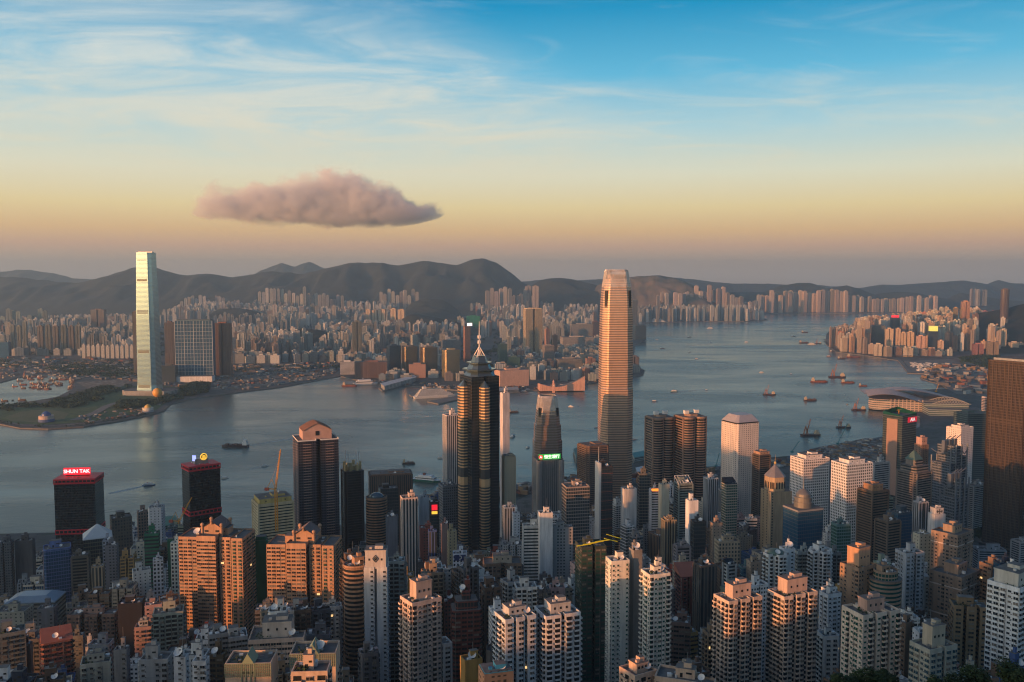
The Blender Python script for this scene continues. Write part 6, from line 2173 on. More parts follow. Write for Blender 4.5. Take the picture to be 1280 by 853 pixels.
# explicit rows of estates: px0, px1, ytop, jitter, Y, base z, n, colour
ROWS = [(1059, 1172, 371, 2, 10000, 3, 22, (.60, .48, .36), 'cream estate towers beyond the strait'), (950, 990, 366, 3, 9850, 3, 7, (.60, .46, .34), 'cream estate towers on the far waterfront'),
        (986, 1060, 364, 2, 9950, 3, 13, (.60, .46, .33), 'sunlit estate towers across the far water'), (820, 858, 368, 5, 9300, 3, 7, (.55, .46, .38), 'pale towers left on the far eastern shore'),
        (856, 912, 361, 6, 9500, 3, 10, (.58, .44, .34), 'pale towers under the terraced quarry hill'), (912, 952, 372, 6, 9400, 3, 7, (.50, .44, .38), 'grey-cream blocks on the far eastern shore'),
        (1213, 1234, 362, 1, 8600, 120, 5, (.50, .50, .50), 'white towers high on the eastern hill'), (225, 262, 372, 3, 8700, 3, 8, (.52, .50, .46), 'white towers under the left hills'),
        (268, 300, 374, 4, 8800, 3, 7, (.50, .46, .40), 'cream towers under the left hills'), (322, 402, 363, 4, 8900, 3, 17, (.55, .50, .42), 'estate towers in a line under the main ridge'),
        (402, 430, 370, 3, 8800, 3, 6, (.48, .42, .36), 'grey-brown towers under the main ridge'), (474, 524, 366, 5, 8800, 3, 10, (.50, .44, .37), 'towers at the foot of the main ridge'),
        (606, 640, 362, 3, 8900, 3, 6, (.42, .38, .33), 'tall slabs under the peak of the ridge'), (640, 668, 366, 4, 9000, 3, 6, (.52, .46, .38), 'pale towers right of the ridge peak'),
        (656, 674, 357, 1, 9000, 60, 2, (.40, .32, .27), 'brown slabs on the saddle right of the peak'), (1037, 1067, 411, 2, 5020, 3, 11, (.62, .44, .31), 'cream waterfront blocks at the point'),
        (340, 420, 385, 5, 7400, 3, 12, (.46, .42, .36), 'mixed towers in mid-distance below the ridge'), (0, 60, 391, 5, 6300, 3, 9, (.33, .37, .31), 'greenish towers at the far left')]
for (a, b_, yt, jit, Y, bz, n, col, grp) in ROWS:
    for i in range(n):
        px = a + (b_ - a) * (i + .5) / n + r.uniform(-.6, .6)
        yy = Y + r.uniform(-60, 60)
        p = at(px, yt + r.uniform(-jit, jit * 1.8), yy)
        w = (b_ - a) / n * .80 / F * yy
        if w > 60:
            w *= .6
        kk = r.uniform(.62, 1.02)
        cc = tuple(c * kk * r.uniform(.95, 1.05) * q_ for c, q_ in zip(col, (.92, 1, 1.08)))
        cands.append(dict(x=p.x, y=yy, w=w, d=w * .8, z0=bz, z1=p.z, yaw=r.uniform(4, 20), col=cc, cat=RT, area='row', seed=r.random(), group=grp))

# sort near to far, measure what shows
occ = bytearray(GW * GH)
allb = []
for (x0, x1, yt, yb, Y, lab) in PLACED:
    p = at((x0 + x1) / 2, yt, Y)
    _, base = proj(p.x, Y, gz(p.x, Y))
    allb.append((Y, x0, x1, yt, base, None))
for c in cands:
    px, pt = proj(c['x'], c['y'], c['z1'])
    _, pb = proj(c['x'], c['y'], c['z0'])
    hw = (c['w'] * abs(cos(R(c['yaw']))) + c['d'] * abs(sin(R(c['yaw'])))) / c['y'] * F / 2
    c['px'], c['pt'], c['hw'] = px, pt, hw
    allb.append((c['y'], px - hw, px + hw, pt, pb, c))
allb.sort(key=lambda q: q[0])
for (Y, a, b_, yt, yb, c) in allb:
    i0, i1 = max(0, int(a / 2)), min(GW - 1, int(b_ / 2))
    j0, j1 = max(0, int(yt / 2)), min(GH - 1, int(yb / 2))
    n = 0
    for j in range(j0, j1 + 1):
        o_ = j * GW
        for i in range(i0, i1 + 1):
            if not occ[o_ + i]:
                occ[o_ + i] = 1
                n += 1
    if c is not None:
        c['vis'] = n

M_FARS = {'resi': facade('far_flats', 7.0, 3.1, .42, .62, src='mass', gm=.2), 'dense': facade('far_dense', 4.5, 3.3, .5, .5, src='mass', gm=.2), 'band': facade('far_bands', 30, 3.8, 1.2, .5, src='mass')}
isl = [c for c in cands if c['area'] == 'isl' and c['vis'] >= 4]
far = [c for c in cands if c['area'] != 'isl' and c['vis'] > 0]
isl.sort(key=lambda c: -c['vis'])
far.sort(key=lambda c: -c['vis'] - (3 if c['area'] == 'row' else 0))
RT_BUDGET = 170
ind = isl[:200]
indf = far[:170]
mass = far[170:]
print('infill', len(isl), 'far', len(far), 'vis min', ind[-1]['vis'], indf[-1]['vis'])


def short(lab):
    s = lab.split(',')[0]
    for pre in ('left one of two matching ', 'right one of two matching ', 'big ', 'very '):
        if s.startswith(pre):
            s = s[len(pre):]
    ws = s.split()
    for stop in ('with', 'topped', 'standing', 'behind', 'beside', 'right', 'left', 'under', 'between', 'carrying', 'in', 'at', 'cut', 'crowned', 'of', 'wrapping', 'wrapped', 'touching', 'showing', 'rising', 'squeezed', 'reflecting', 'tucked', 'below', 'on', 'directly', 'joined', 'striped', 'roofed', 'wearing', 'ringed', 'before'):
        if stop in ws[3:]:
            k = ws.index(stop, 3)
            if stop in ('with', 'topped', 'crowned', 'striped', 'under', 'wearing', 'carrying', 'of'):
                k = min(len(ws), k + 4)
            ws = ws[:k]
            break
    ws = ws[:5]
    while ws and ws[-1] in ('a', 'an', 'the', 'with', 'and', 'of', 'to', 'its', 'in', 'by', 'on', 'two', 'one', 'small', 'dark', 'white'):
        ws.pop()
    return ' '.join(ws)


marks = [((x0 + x1) / 2, yt, yb, Y, short(lab)) for (x0, x1, yt, yb, Y, lab) in PLACED if len(lab) > 20 and not lab.startswith(('leftmost', 'second', 'third', 'fourth', 'fifth', 'first', 'rightmost', 'low white housing', 'left ', 'middle', 'right ', 'small green pyramid-roofed', 'low building'))]


def near_mark(c, k=0):
    best = sorted(marks, key=lambda m_: abs(m_[0] - c['px']) * 1.0 + abs(m_[1] - c['pt']) * .55 + (60 if (m_[3] > 2600) != (c['y'] > 2600) else 0))
    m_ = best[k]
    dx, dy = c['px'] - m_[0], c['pt'] - m_[1]
    if abs(dx) > abs(dy) * .5 + 4:
        rel = 'right of' if dx > 0 else 'left of'
    else:
        rel = 'in front of' if c['y'] < m_[3] else 'behind'
    return rel, m_[4]


def colname(c):
    if c['col'] in CNAME:
        return CNAME[c['col']]
    a, b_, d_ = c['col']
    lum = (a + b_ + d_) / 3
    warm = a / max(d_, .01)
    if lum < .17:
        return 'dark'
    if warm > 1.7:
        return 'brown' if lum < .33 else 'salmon'
    if warm > 1.3:
        return 'tan' if lum < .36 else 'cream'
    if warm < .95:
        return 'blue-grey'
    return 'grey' if lum < .42 else 'pale'


def hgtname(c):
    h = c['z1'] - c['z0']
    return 'low' if h < 32 else 'mid-height' if h < 60 else 'tall' if h < 100 else 'towering'


for c in ind + indf:
    rel, m_ = near_mark(c)
    c['lab'] = '%s %s %s %s the %s' % (hgtname(c), colname(c), c['cat'], rel, m_)
by = {}
for c in ind + indf:
    by.setdefault(c['lab'], []).append(c)
ORD = 'first second third fourth fifth sixth seventh eighth ninth tenth eleventh twelfth thirteenth fourteenth fifteenth sixteenth seventeenth eighteenth nineteenth twentieth'.split()
for lab, cs in by.items():
    if len(cs) > 1:
        cs.sort(key=lambda c: c['px'])
        for i, c in enumerate(cs):
            c['lab'] = '%s from left, %s' % (ORD[min(i, 19)], lab)
            if i > 19:
                c['lab'] = lab

for c in ind:
    if c['col'] in (WHITE, OFFW, CREAM):
        c['col'] = tuple(min(.78, q * 1.3) for q in c['col'])
    hgt = c['z1'] - c['z0']
    rr_ = random.Random(c['seed'])
    root = empty(c['cat'].replace(' ', '_'), (c['x'], c['y'], c['z0']), R(c['yaw']), c['lab'], c['cat'], 'mid-rise buildings filling the slope and waterfront of the near city', c['col'])
    glassy = c['col'] in (NAVY, TEAL, BLUE) or (c['cat'] == OT and rr_.random() < .25)
    kind = rr_.choice(('rect', 'rect', 'notch', 'flute', 'ell', 'chamf') if c['cat'] == RT else ('rect', 'rect', 'rect', 'chamf', 'notch'))
    P = plan(kind, c['w'], c['d'])
    fac = rr_.choice(('curt', 'blueg')) if glassy else (rr_.choice(('resi', 'dense', 'balc', 'resi', 'punch', 'small')) if c['cat'] != OT else rr_.choice(('band', 'vert', 'punch', 'band', 'small')))
    H = hgt
    lodv = 2 if c['y'] < 650 else 1
    if c['y'] < 760 and c['vis'] > 60 and not glassy:
        body = MB().prism(P, 0, H, 0, 1)
        body.obj('wall', [M_WALL, M_DECK], root)
        windows_on(root, P, 0, H, 3.1, 3.3, rr_.choice(('plain', 'bay', 'balcony', 'strip')), rr_, limit=36, zlow=max(0, H - 70))
    elif fac == 'band':
        MB().prism(inset(P, -.3), 0, H, 0, 1).obj('glazing', [M_GLASS, M_DECK], root)
        bands(MB(), P, 3, H, 3.7, 1.6, 0).obj('wall', [M_WALL, M_DECK], root)
    else:
        b = MB().prism(P, 0, H, 0, 1)
        b.obj('wall', [FAC[fac], M_DECK], root)
        if rr_.random() < .5:
            b = MB()
            for k in range(rr_.randint(2, 4)):
                q = rr_.uniform(-.45, .45)
                b.box(q * c['w'], -c['d'] / 2 - .5, 0, 1.4, 1.0, H * rr_.uniform(.85, 1.02))
            b.obj('pier', M_WALL, root)
    rooftop(root, c['w'], c['d'], H, int(c['seed'] * 1e6), lodv, None, True, None, P)

for c in indf:
    rr_ = random.Random(c['seed'])
    H = c['z1'] - c['z0']
    root = empty(c['cat'].replace(' ', '_'), (c['x'], c['y'], c['z0']), R(c['yaw']), c['lab'], c['cat'], c.get('group') or ('buildings of the city across the harbour' if c['area'] == 'kow' else 'buildings of the eastern district'), c['col'])
    P = plan(rr_.choice(('rect', 'notch', 'notch', 'flute')) if c['cat'] == RT else 'rect', c['w'], c['d'])
    MB().prism(P, 0, H, 0, 1).obj('wall', [rr_.choice((F_RESI, F_RESI2, F_BALC, F_SMALL)) if c['col'][0] > .16 else F_CURT, M_DECK], root)
    MB().box(0, 0, H, c['w'] * .45, c['d'] * .45, 4 + 3 * rr_.random(), 0, 0, 1).obj('machine_room', [M_WALL, M_DECK], root)

for area, nm, lab in (('kow', 'distant_city_blocks', None), ('east', 'eastern_city_blocks', None), ('row', 'far_estate_blocks', None)):
    b = MB()
    for c in mass:
        if c['area'] != area:
            continue
        rr_ = random.Random(c['seed'])
        b.col = c['col']
        H = c['z1']
        cs, sn = cos(R(c['yaw'])), sin(R(c['yaw']))
        k = 'rect' if c['z1'] - c['z0'] < 60 else rr_.choice(('rect', 'notch'))
        P = [(c['x'] + p * cs - q * sn, c['y'] + p * sn + q * cs) for p, q in plan(k, c['w'], c['d'])]
        b.prism(P, c['z0'], H, rr_.choice((0, 0, 1, 2)), 3)
        b.box(c['x'] + c['w'] * rr_.uniform(-.15, .15), c['y'], H, c['w'] * .4, c['d'] * .4, 4 + 3 * rr_.random(), R(c['yaw']), 4, 3)
    if b.v:
        o = b.obj(nm, [M_FARS['resi'], M_FARS['dense'], M_FARS['band'], M_DECK, mat('far_roof_house', vcol=True, var=.15)])
        tag(o, kind='stuff')
# ---------------------------------------------------------------- trees
M_LEAF = mat('leaves', (.030, .052, .016), rough=.8, var=.7, scale=.35)
M_LEAF2 = mat('leaves_far', (.030, .055, .018), rough=.9, var=.6, scale=.05)
M_BARK = mat('bark', (.06, .045, .03), rough=.9)


def crown_mesh(rx, rz, n, leaf, seed, cz=0):
    rr_ = random.Random(seed)
    b = MB()
    clumps = []
    for _ in range(16):
        v = Vector((rr_.gauss(0, 1), rr_.gauss(0, 1), rr_.gauss(0, 1))).normalized() * rr_.uniform(.45, .95)
        clumps.append((Vector((v.x * rx, v.y * rx, v.z * rz + cz)), rr_.uniform(.28, .46) * rx))
    for _ in range(n):
        c, rad = rr_.choice(clumps)
        v = Vector((rr_.gauss(0, 1), rr_.gauss(0, 1), rr_.gauss(0, 1))).normalized()
        p = c + v * rad * rr_.uniform(.55, 1.05)
        nrm = (v + Vector((rr_.uniform(-.7, .7), rr_.uniform(-.7, .7), rr_.uniform(-.2, .9)))).normalized()
        a = nrm.cross(Vector((0, 0, 1)) if abs(nrm.z) < .9 else Vector((1, 0, 0))).normalized()
        q = nrm.cross(a)
        s = leaf * rr_.uniform(.6, 1.3)
        b.face([p + a * s, p + q * s * .6, p - a * s, p - q * s * .6])
    return b


def trunk_mesh(h, r0, rx, seed):
    rr_ = random.Random(seed)
    b = MB().tube((0, 0, 0), (0, 0, h * .7), r0, 7, r2=r0 * .6)
    for k in range(6):
        a = rr_.uniform(0, 6.28)
        b.tube((0, 0, h * rr_.uniform(.45, .7)), (rx * .6 * cos(a), rx * .6 * sin(a), h * rr_.uniform(.8, 1.05)), r0 * .45, 5, r2=r0 * .12)
    return b


def plant_tree(loc, rx, rz, h, n, leaf, seed, label, group, cache={}):
    key = (round(rx, 1), round(rz, 1), round(h, 1), n, leaf, seed % 3)
    root = empty('tree', loc, seed * 1.7, label, 'tree', group)
    if key not in cache:
        cache[key] = (crown_mesh(rx, rz, n, leaf, seed, h).mesh('crown', [M_LEAF]), trunk_mesh(h, rx * .06 + .1, rx, seed).mesh('trunk', [M_BARK]))
    for nm, me in zip(('crown', 'trunk'), cache[key]):
        o = bpy.data.objects.new(nm, me)
        COL.objects.link(o)
        o.parent = root
    return root


FG = [(1052, 846, 16, 'small dark tree top at the bottom edge under the crenellated white tower'), (1085, 833, 26, 'tallest rounded dark tree at the bottom edge, under the crenellated white tower'), (1115, 842, 20, 'dark tree just right of the tallest rounded one at the bottom edge'),
      (1165, 847, 24, 'low dark tree at the bottom edge in front of the glass-cornered tower'), (1212, 838, 26, 'dark tree at the bottom edge between glass-cornered tower and white right-edge tower'), (1246, 829, 28, 'highest dark tree in the bottom right corner'), (1279, 834, 24, 'dark tree cut by the right edge, bottom corner')]
for i, (px, py, rp, lab) in enumerate(FG):
    Y = 96 + (i % 3) * 5
    p = at(px, py, Y)
    rx = rp / F * Y * 1.25
    g = gz(p.x, Y)
    rz = rx * .9
    root = empty('tree', (p.x, Y, g), i, lab, 'tree', 'dark trees on the slope below the camera')
    h = p.z - rz * .95 - g
    crown_mesh(rx, rz, 5200, .16, 30 + i, h).obj('crown', M_LEAF, root)
    trunk_mesh(h, .35, rx, i).obj('trunk', M_BARK, root)

rt = random.Random(5)
k = 0
PARK = [(1203, 1290, 1090, 1420, 120, 'trees round the court at the foot of the huge right skyscraper'), (1196, 1290, 760, 1090, 70, 'trees on the slope behind the white right-edge tower')]
for (a, b_, y0, y1, n, grp) in PARK:
    for i in range(n):
        Y = rt.uniform(y0, y1)
        x = (rt.uniform(a, b_) - 640) / F * Y * 1.03
        if any(abs(x - fx) < fh_ + 3 and abs(Y - fy) < fh_ + 3 for fx, fy, fh_ in FOOT):
            continue
        k += 1
        plant_tree((x, Y, gz(x, Y)), 6.5, 5.0, 8.5, 420, 1.0, k, 'leafy dark green tree in the clump ' + ('beside the court by the huge right skyscraper' if 'court' in grp else 'behind the white right-edge tower'), grp)
GARD = [(523, 552, 606, 614, 16, 'trees in the waterfront garden behind the brown flat block'), (640, 664, 585, 600, 8, 'trees on the shore left of the brown-grey skyscraper'), (705, 722, 582, 596, 7, 'trees on the shore left of the wide banded brown tower'), (1206, 1216, 622, 668, 6, 'trees behind the low-rise office by the braced slab')]
for (a, b_, y0, y1, n, grp) in GARD:
    for i in range(n):
        p = gp(rt.uniform(a, b_), rt.uniform(y0, y1), 3)
        if not inpoly(p.x, p.y, EAST):
            continue
        k += 1
        plant_tree((p.x, p.y, 3), 6.5, 4.5, 8.0, 420, 1.0, k, 'round green tree among ' + grp, grp)


def wood(name, polys, n, seed, s0=6, s1=11):
    rr_ = random.Random(seed)
    b = MB()
    for P in polys:
        xs_ = [p[0] for p in P]
        ys_ = [p[1] for p in P]
        c = 0
        tries = 0
        while c < n and tries < n * 8:
            tries += 1
            x, y = rr_.uniform(min(xs_), max(xs_)), rr_.uniform(min(ys_), max(ys_))
            if not inpoly(x, y, P) or noise.noise(Vector((x / 60., y / 60., seed))) < -.12:
                continue
            c += 1
            s = rr_.uniform(s0, s1)
            for q in range(9):
                v = Vector((rr_.uniform(-1, 1), rr_.uniform(-1, 1), rr_.uniform(.2, 1.2))) * s * .7
                e = [Vector((rr_.uniform(-1, 1), rr_.uniform(-1, 1), rr_.uniform(-.6, .8))) * s * .55 for _ in range(4)]
                b.face([Vector((x, y, 3.4)) + v + w_ for w_ in e])
    return tag(b.obj(name, M_LEAF2), kind='stuff')


wood('headland_wood', [pxs((60, 505), (100, 491), (130, 484), (168, 483), (150, 491), (128, 500), (90, 511), (62, 511), (20, 514), (0, 516), (0, 508), (40, 506)), pxs((196, 500), (215, 494), (250, 488), (262, 490), (216, 502), (170, 512), (140, 512), (150, 502))], 520, 3)
wood('shore_wood', [pxs((58, 461), (100, 457), (168, 460), (170, 470), (140, 473), (100, 470), (64, 466)), pxs((225, 487), (240, 480), (262, 480), (258, 489), (230, 494))], 520, 4)
wood('headland_lawn_trees', [pxs((0, 527), (30, 531), (60, 532), (105, 529), (150, 522), (185, 515), (185, 519), (150, 525), (105, 532.5), (60, 535), (30, 534), (0, 529))], 90, 6, 3, 5)
wood('peninsula_park_wood', [pxs((712, 452), (735, 440), (747, 444), (747, 462), (728, 466)), pxs((545, 442), (640, 436), (650, 440), (560, 446)), pxs((336, 421), (420, 419), (438, 428), (350, 428))], 260, 8)
wood('eastern_park_wood', [pxs((1196, 449), (1225, 445), (1250, 446), (1252, 456), (1235, 462), (1205, 456))], 500, 9)


wood('kowloon_street_trees', [pxs((0, 400), (260, 395), (440, 398), (640, 400), (790, 405), (790, 440), (745, 470), (640, 478), (445, 470), (430, 450), (200, 445), (0, 444))], 1500, 41, 12, 24)
# low sheds, containers, materials and cranes on the cleared ground: countless small stuff
def clutter(name, poly, n, seed, hmax=6, smax=22):
    rr_ = random.Random(seed)
    b = MB()
    xs_ = [p[0] for p in poly]
    ys_ = [p[1] for p in poly]
    c = 0
    pal = [(.30, .29, .27), (.42, .41, .38), (.20, .08, .05), (.22, .15, .09), (.10, .10, .11), (.09, .13, .18), (.26, .17, .09), (.16, .15, .14), (.26, .24, .22)]
    for _ in range(n * 6):
        if c >= n:
            break
        x, y = rr_.uniform(min(xs_), max(xs_)), rr_.uniform(min(ys_), max(ys_))
        if not inpoly(x, y, poly):
            continue
        c += 1
        b.col = rr_.choice(pal)
        b.box(x, y, 3.3, rr_.uniform(4, smax), rr_.uniform(4, smax * .6), rr_.uniform(1.5, hmax), rr_.uniform(0, 3), 0)
    return tag(b.obj(name, [mat('clutter', vcol=True, var=.3, scale=.1)]), kind='stuff')


clutter('building_site_clutter', pxs((262, 487), (272, 474), (300, 468), (330, 462), (400, 460), (425, 464), (402, 473), (350, 482), (300, 489)), 240, 3, 6, 22)
clutter('shore_yard_clutter', pxs((0, 457), (60, 459), (105, 452), (165, 452), (215, 470), (235, 484), (180, 482), (150, 474), (96, 476), (60, 467), (0, 470)), 420, 5, 8, 30)
clutter('headland_clutter', pxs((100, 521), (150, 512), (200, 500), (212, 503), (185, 517), (150, 524), (110, 530)), 80, 7, 5, 16)
clutter('reclaimed_ground_clutter', pxs((1000, 566), (1045, 556), (1082, 549), (1104, 550), (1128, 552), (1126, 568), (1060, 580), (1005, 578)), 260, 11, 4, 14)
clutter('eastern_yard_clutter', pxs((1142, 472), (1180, 455), (1250, 462), (1262, 490), (1200, 495), (1172, 478)), 170, 13, 13, 42)
clutter('quayside_clutter', pxs((445, 478), (490, 480), (530, 484), (575, 487), (610, 489), (690, 486), (745, 478), (745, 474), (690, 482), (610, 485), (530, 479), (446, 474)), 160, 15, 6, 16)
clutter('pierside_clutter', pxs((500, 625), (560, 612), (640, 606), (720, 598), (860, 590), (990, 574), (990, 582), (860, 602), (720, 612), (560, 628)), 260, 19, 9, 24)

clutter('shore_sheds', pxs((0, 447), (100, 448), (165, 449), (262, 457), (330, 456), (420, 453), (440, 463), (420, 466), (300, 466), (262, 476), (215, 470), (165, 456), (0, 459)), 300, 23, 10, 44)
wood('shore_street_trees', [pxs((0, 450), (100, 452), (165, 451), (262, 460), (420, 456), (430, 462), (300, 466), (215, 470), (165, 458), (0, 460))], 420, 29)
# piers and halls on both shores


def pier(label, name, corners, h, col, roofcol=None, cat='pier', z=0.0, fac=None):
    P = pxs(*corners)
    cx = sum(p[0] for p in P) / len(P)
    cy_ = sum(p[1] for p in P) / len(P)
    area = sum(a[0] * b[1] - b[0] * a[1] for a, b in zip(P, P[1:] + P[:1]))
    if area < 0:
        P.reverse()
    Q = [(x - cx, y - cy_) for x, y in P]
    root = empty(name, (cx, cy_, z), 0, label, cat, None, col)
    MB().prism(Q, -1, 3.4, 0, 0).obj('deck', mat('pier_concrete', (.20, .19, .17), .9), root)
    if h > 0:
        q = shrink(Q, .88)
        MB().prism(q, 3.4, 3.4 + h, 0, 1).obj('hall', [fac or F_BAND, mat('pier_roof_' + name + str(int(cx)), roofcol or (.5, .5, .5), .6)], root)
        MB().prism(shrink(q, 1.04), 3.4 + h, 4.2 + h, 0, 0, bottom=True).obj('roof', mat('pier_roof_' + name + str(int(cx)), roofcol or (.5, .5, .5), .6), root)
    return root


pier('white liner hall on a long pier in front of the far glass offices', 'cruise_pier', ((473, 485), (519, 473), (523, 476), (478, 489)), 14, (.62, .60, .57), (.6, .6, .58))
pier('dark flat pier beside the white cruise ship', 'pier', ((511, 493), (552, 482), (556, 484), (515, 496)), 0, (.2, .2, .2))
pier('dark finger pier right of the white cruise ship', 'pier', ((534, 502), (576, 494), (584, 497), (548, 505)), 0, (.2, .2, .2))
pier('pale ferry pier at the foot of the pink shopping hall', 'ferry_pier', ((620, 488), (648, 486), (650, 490), (622, 492)), 7, (.4, .38, .34), (.45, .42, .38))
pier('teal-roofed ferry pier right of the tallest skyscraper foot', 'ferry_pier', ((789, 571), (812, 567), (815, 574), (792, 578)), 8, (.35, .4, .4), (.05, .24, .26))
pier('green-roofed ferry pier left of the wide banded brown tower', 'ferry_pier', ((716, 566), (726, 562), (730, 574), (720, 578)), 8, (.35, .4, .38), (.10, .20, .17))
pier('white-roofed ferry pier behind the bow-fronted towers', 'ferry_pier', ((793, 590), (818, 585), (822, 595), (797, 600)), 8, (.5, .5, .5), (.55, .58, .6))
pier('green-roofed ferry terminal on the left waterfront beside the black emblem tower', 'ferry_pier', ((170, 659), (222, 652), (226, 664), (172, 672)), 10, (.06, .14, .12), (.03, .17, .13))

# ---------------------------------------------------------------- boats
M_HULLD = mat('dark_hull', (.07, .04, .035), .6, var=.3)
M_HULLR = mat('rust_hull', (.22, .07, .04), .7, var=.3)
M_HULLW = mat('white_hull', (.68, .67, .64), .45, var=.08)
M_HULLB = mat('blue_hull', (.04, .08, .18), .5, var=.2)
M_HULLG = mat('green_hull', (.03, .13, .10), .5, var=.2)
M_WAKE = mat('wake_foam', (.42, .47, .47), .7, var=.5, scale=.08)
M_CABG = mat('cabin_glass', (.03, .04, .05), .2, .3, 0)


def hull(L, B, h, bluff=.8):
    P = [(-L / 2, -B / 2), (L * .22 * bluff + L * .05, -B / 2), (L * .42, -B * .28), (L / 2, 0), (L * .42, B * .28), (L * .22 * bluff + L * .05, B / 2), (-L / 2, B / 2)]
    return MB().prism([(x * .96, y * .86) for x, y in P], -.5, h, 0, 1, top=P)


BCACHE = {}


def boat(kind, px, py, lp, label, group=None, heading=None, z=0.0, hm=None):
    """lp = apparent length in photo pixels"""
    p = gp(px, py, z)
    L = lp / F * p.y * 1.04
    hd = rt.uniform(-25, 25) if heading is None else heading
    L /= max(.55, abs(cos(R(hd))))
    name = {'ferry': 'ferry', 'barge': 'barge', 'crane': 'crane_barge', 'tug': 'tugboat', 'small': 'motorboat', 'cruise': 'cruise_ship', 'work': 'workboat', 'yacht': 'yacht', 'ship': 'cargo_ship'}[kind]
    key = (kind, round(L / 4), hm)
    root = empty(name, tuple(p), R(hd), label, name.replace('_', ' '), group)
    if key in BCACHE:
        src = BCACHE[key]
        for nm, me in src:
            o = bpy.data.objects.new(nm, me)
            COL.objects.link(o)
            o.parent = root
        return root
    parts = []
    L = round(L / 4) * 4 or 4
    if kind in ('ferry', 'small', 'yacht'):
        B = L * .27
        fb = L * .075
        hb = hull(L, B, fb)
        parts.append(('hull', hb.mesh('hull', [{'g': M_HULLG, 'b': M_HULLB, 'r': M_HULLR}.get(hm, M_HULLW), M_WHITE])))
        c = MB().box(-L * .05, 0, fb, L * .66, B * .8, L * .08)
        c.box(-L * .05, 0, fb + L * .08, L * .5, B * .7, L * .06)
        parts.append(('cabin', c.mesh('cabin', [M_WHITE])))
        g = MB().box(-L * .05, 0, fb + L * .03, L * .665, B * .82, L * .028)
        parts.append(('window_strip', g.mesh('window_strip', [M_CABG])))
        c = MB().box(-L * .1, 0, fb + L * .14, L * .07, B * .3, L * .06)
        parts.append(('funnel', c.mesh('funnel', [M_HULLR if hm else M_METAL])))
    elif kind in ('barge', 'work', 'tug', 'ship'):
        B = L * (.22 if kind != 'tug' else .34)
        fb = L * .06 + 1
        parts.append(('hull', hull(L, B, fb, .9).mesh('hull', [M_HULLR if hm == 'r' else M_HULLD, M_HULLD])))
        c = MB().box(-L * .36, 0, fb, L * .16, B * .7, L * .10 + 2)
        c.box(-L * .36, 0, fb + L * .10 + 2, L * .1, B * .5, L * .05 + 1)
        parts.append(('wheelhouse', c.mesh('wheelhouse', [M_WHITE if kind in ('tug', 'ship') else mat('cream_paint', (.5, .42, .30), .7)])))
        if kind != 'tug':
            c = MB()
            for q in range(4):
                c.box(L * (-.18 + q * .16), 0, fb, L * .13, B * .7, L * .02 + 1 + (q % 2))
            parts.append(('cargo', c.mesh('cargo', [mat('cargo_ochre', (.36, .22, .08) if kind == 'work' else (.14, .09, .07), .9)])))
        c = MB().tube((-L * .3, 0, fb), (-L * .3, 0, fb + L * .3), L * .006 + .15)
        parts.append(('mast', c.mesh('mast', [M_METAL])))
    elif kind == 'crane':
        B = L * .34
        fb = L * .06 + 1
        parts.append(('hull', hull(L, B, fb, .9).mesh('hull', [M_HULLD, M_HULLD])))
        c = MB().box(L * .28, 0, fb, L * .2, B * .6, L * .13)
        c.box(L * .28, 0, fb + L * .13, L * .12, B * .4, L * .07)
        parts.append(('wheelhouse', c.mesh('wheelhouse', [mat('cream_paint', (.5, .42, .30), .7)])))
        c = MB()
        for s_ in (-1, 1):
            c.beam((-L * .25, s_ * B * .12, fb), (-L * .05, 0, fb + L * .75), L * .02)
            c.beam((-L * .38, s_ * B * .2, fb), (-L * .30, 0, fb + L * .42), L * .025)
            c.beam((-L * .18, s_ * B * .2, fb), (-L * .30, 0, fb + L * .42), L * .025)
        c.beam((-L * .30, 0, fb + L * .42), (-L * .05, 0, fb + L * .75), L * .008)
        parts.append(('jib', c.mesh('jib', [mat('crane_rust', (.34, .13, .05) if hm != 't' else (.08, .20, .20), .7)])))
    elif kind == 'cruise':
        B = L * .16
        parts.append(('hull', hull(L, B, L * .05, .9).mesh('hull', [M_HULLW, M_WHITE])))
        z = L * .05
        c, g = MB(), MB()
        for q in range(8):
            ll = L * (.84 - q * .055)
            c.box(-L * .03 - q * L * .012, 0, z, ll, B * (.95 - q * .04), L * .012)
            g.box(-L * .03 - q * L * .012, 0, z + L * .0121, ll * .985, B * (.93 - q * .04), L * .0058)
            z += L * .0185
        parts.append(('superstructure', c.mesh('superstructure', [M_WHITE])))
        parts.append(('deck_windows', g.mesh('deck_windows', [M_CABG])))
        c = MB().box(-L * .26, 0, z, L * .07, B * .35, L * .05)
        c.box(L * .1, 0, z, L * .02, B * .2, L * .045)
        parts.append(('funnel', c.mesh('funnel', [M_WHITE])))
    BCACHE[key] = parts
    for nm, me in parts:
        o = bpy.data.objects.new(nm, me)
        COL.objects.link(o)
        o.parent = root
    return root


def wake(px, py, dx, dy, w):
    """foam trail lying on the water from the stern"""
    a, b_ = gp(px, py, .12), gp(px + dx, py + dy, .12)
    d = (b_ - a).normalized()
    n = Vector((-d.y, d.x, 0))
    m = MB()
    K = 8
    for i in range(K):
        u, v = i / K, (i + 1) / K
        wa, wb = w * (.5 + 1.2 * u) * (1 - u * .6), w * (.5 + 1.2 * v) * (1 - v * .6)
        pa, pb = a + (b_ - a) * u, a + (b_ - a) * v
        m.face([pa + n * wa, pa - n * wa, pb - n * wb, pb + n * wb])
    return tag(m.obj('wake_foam', M_WAKE), kind='stuff')


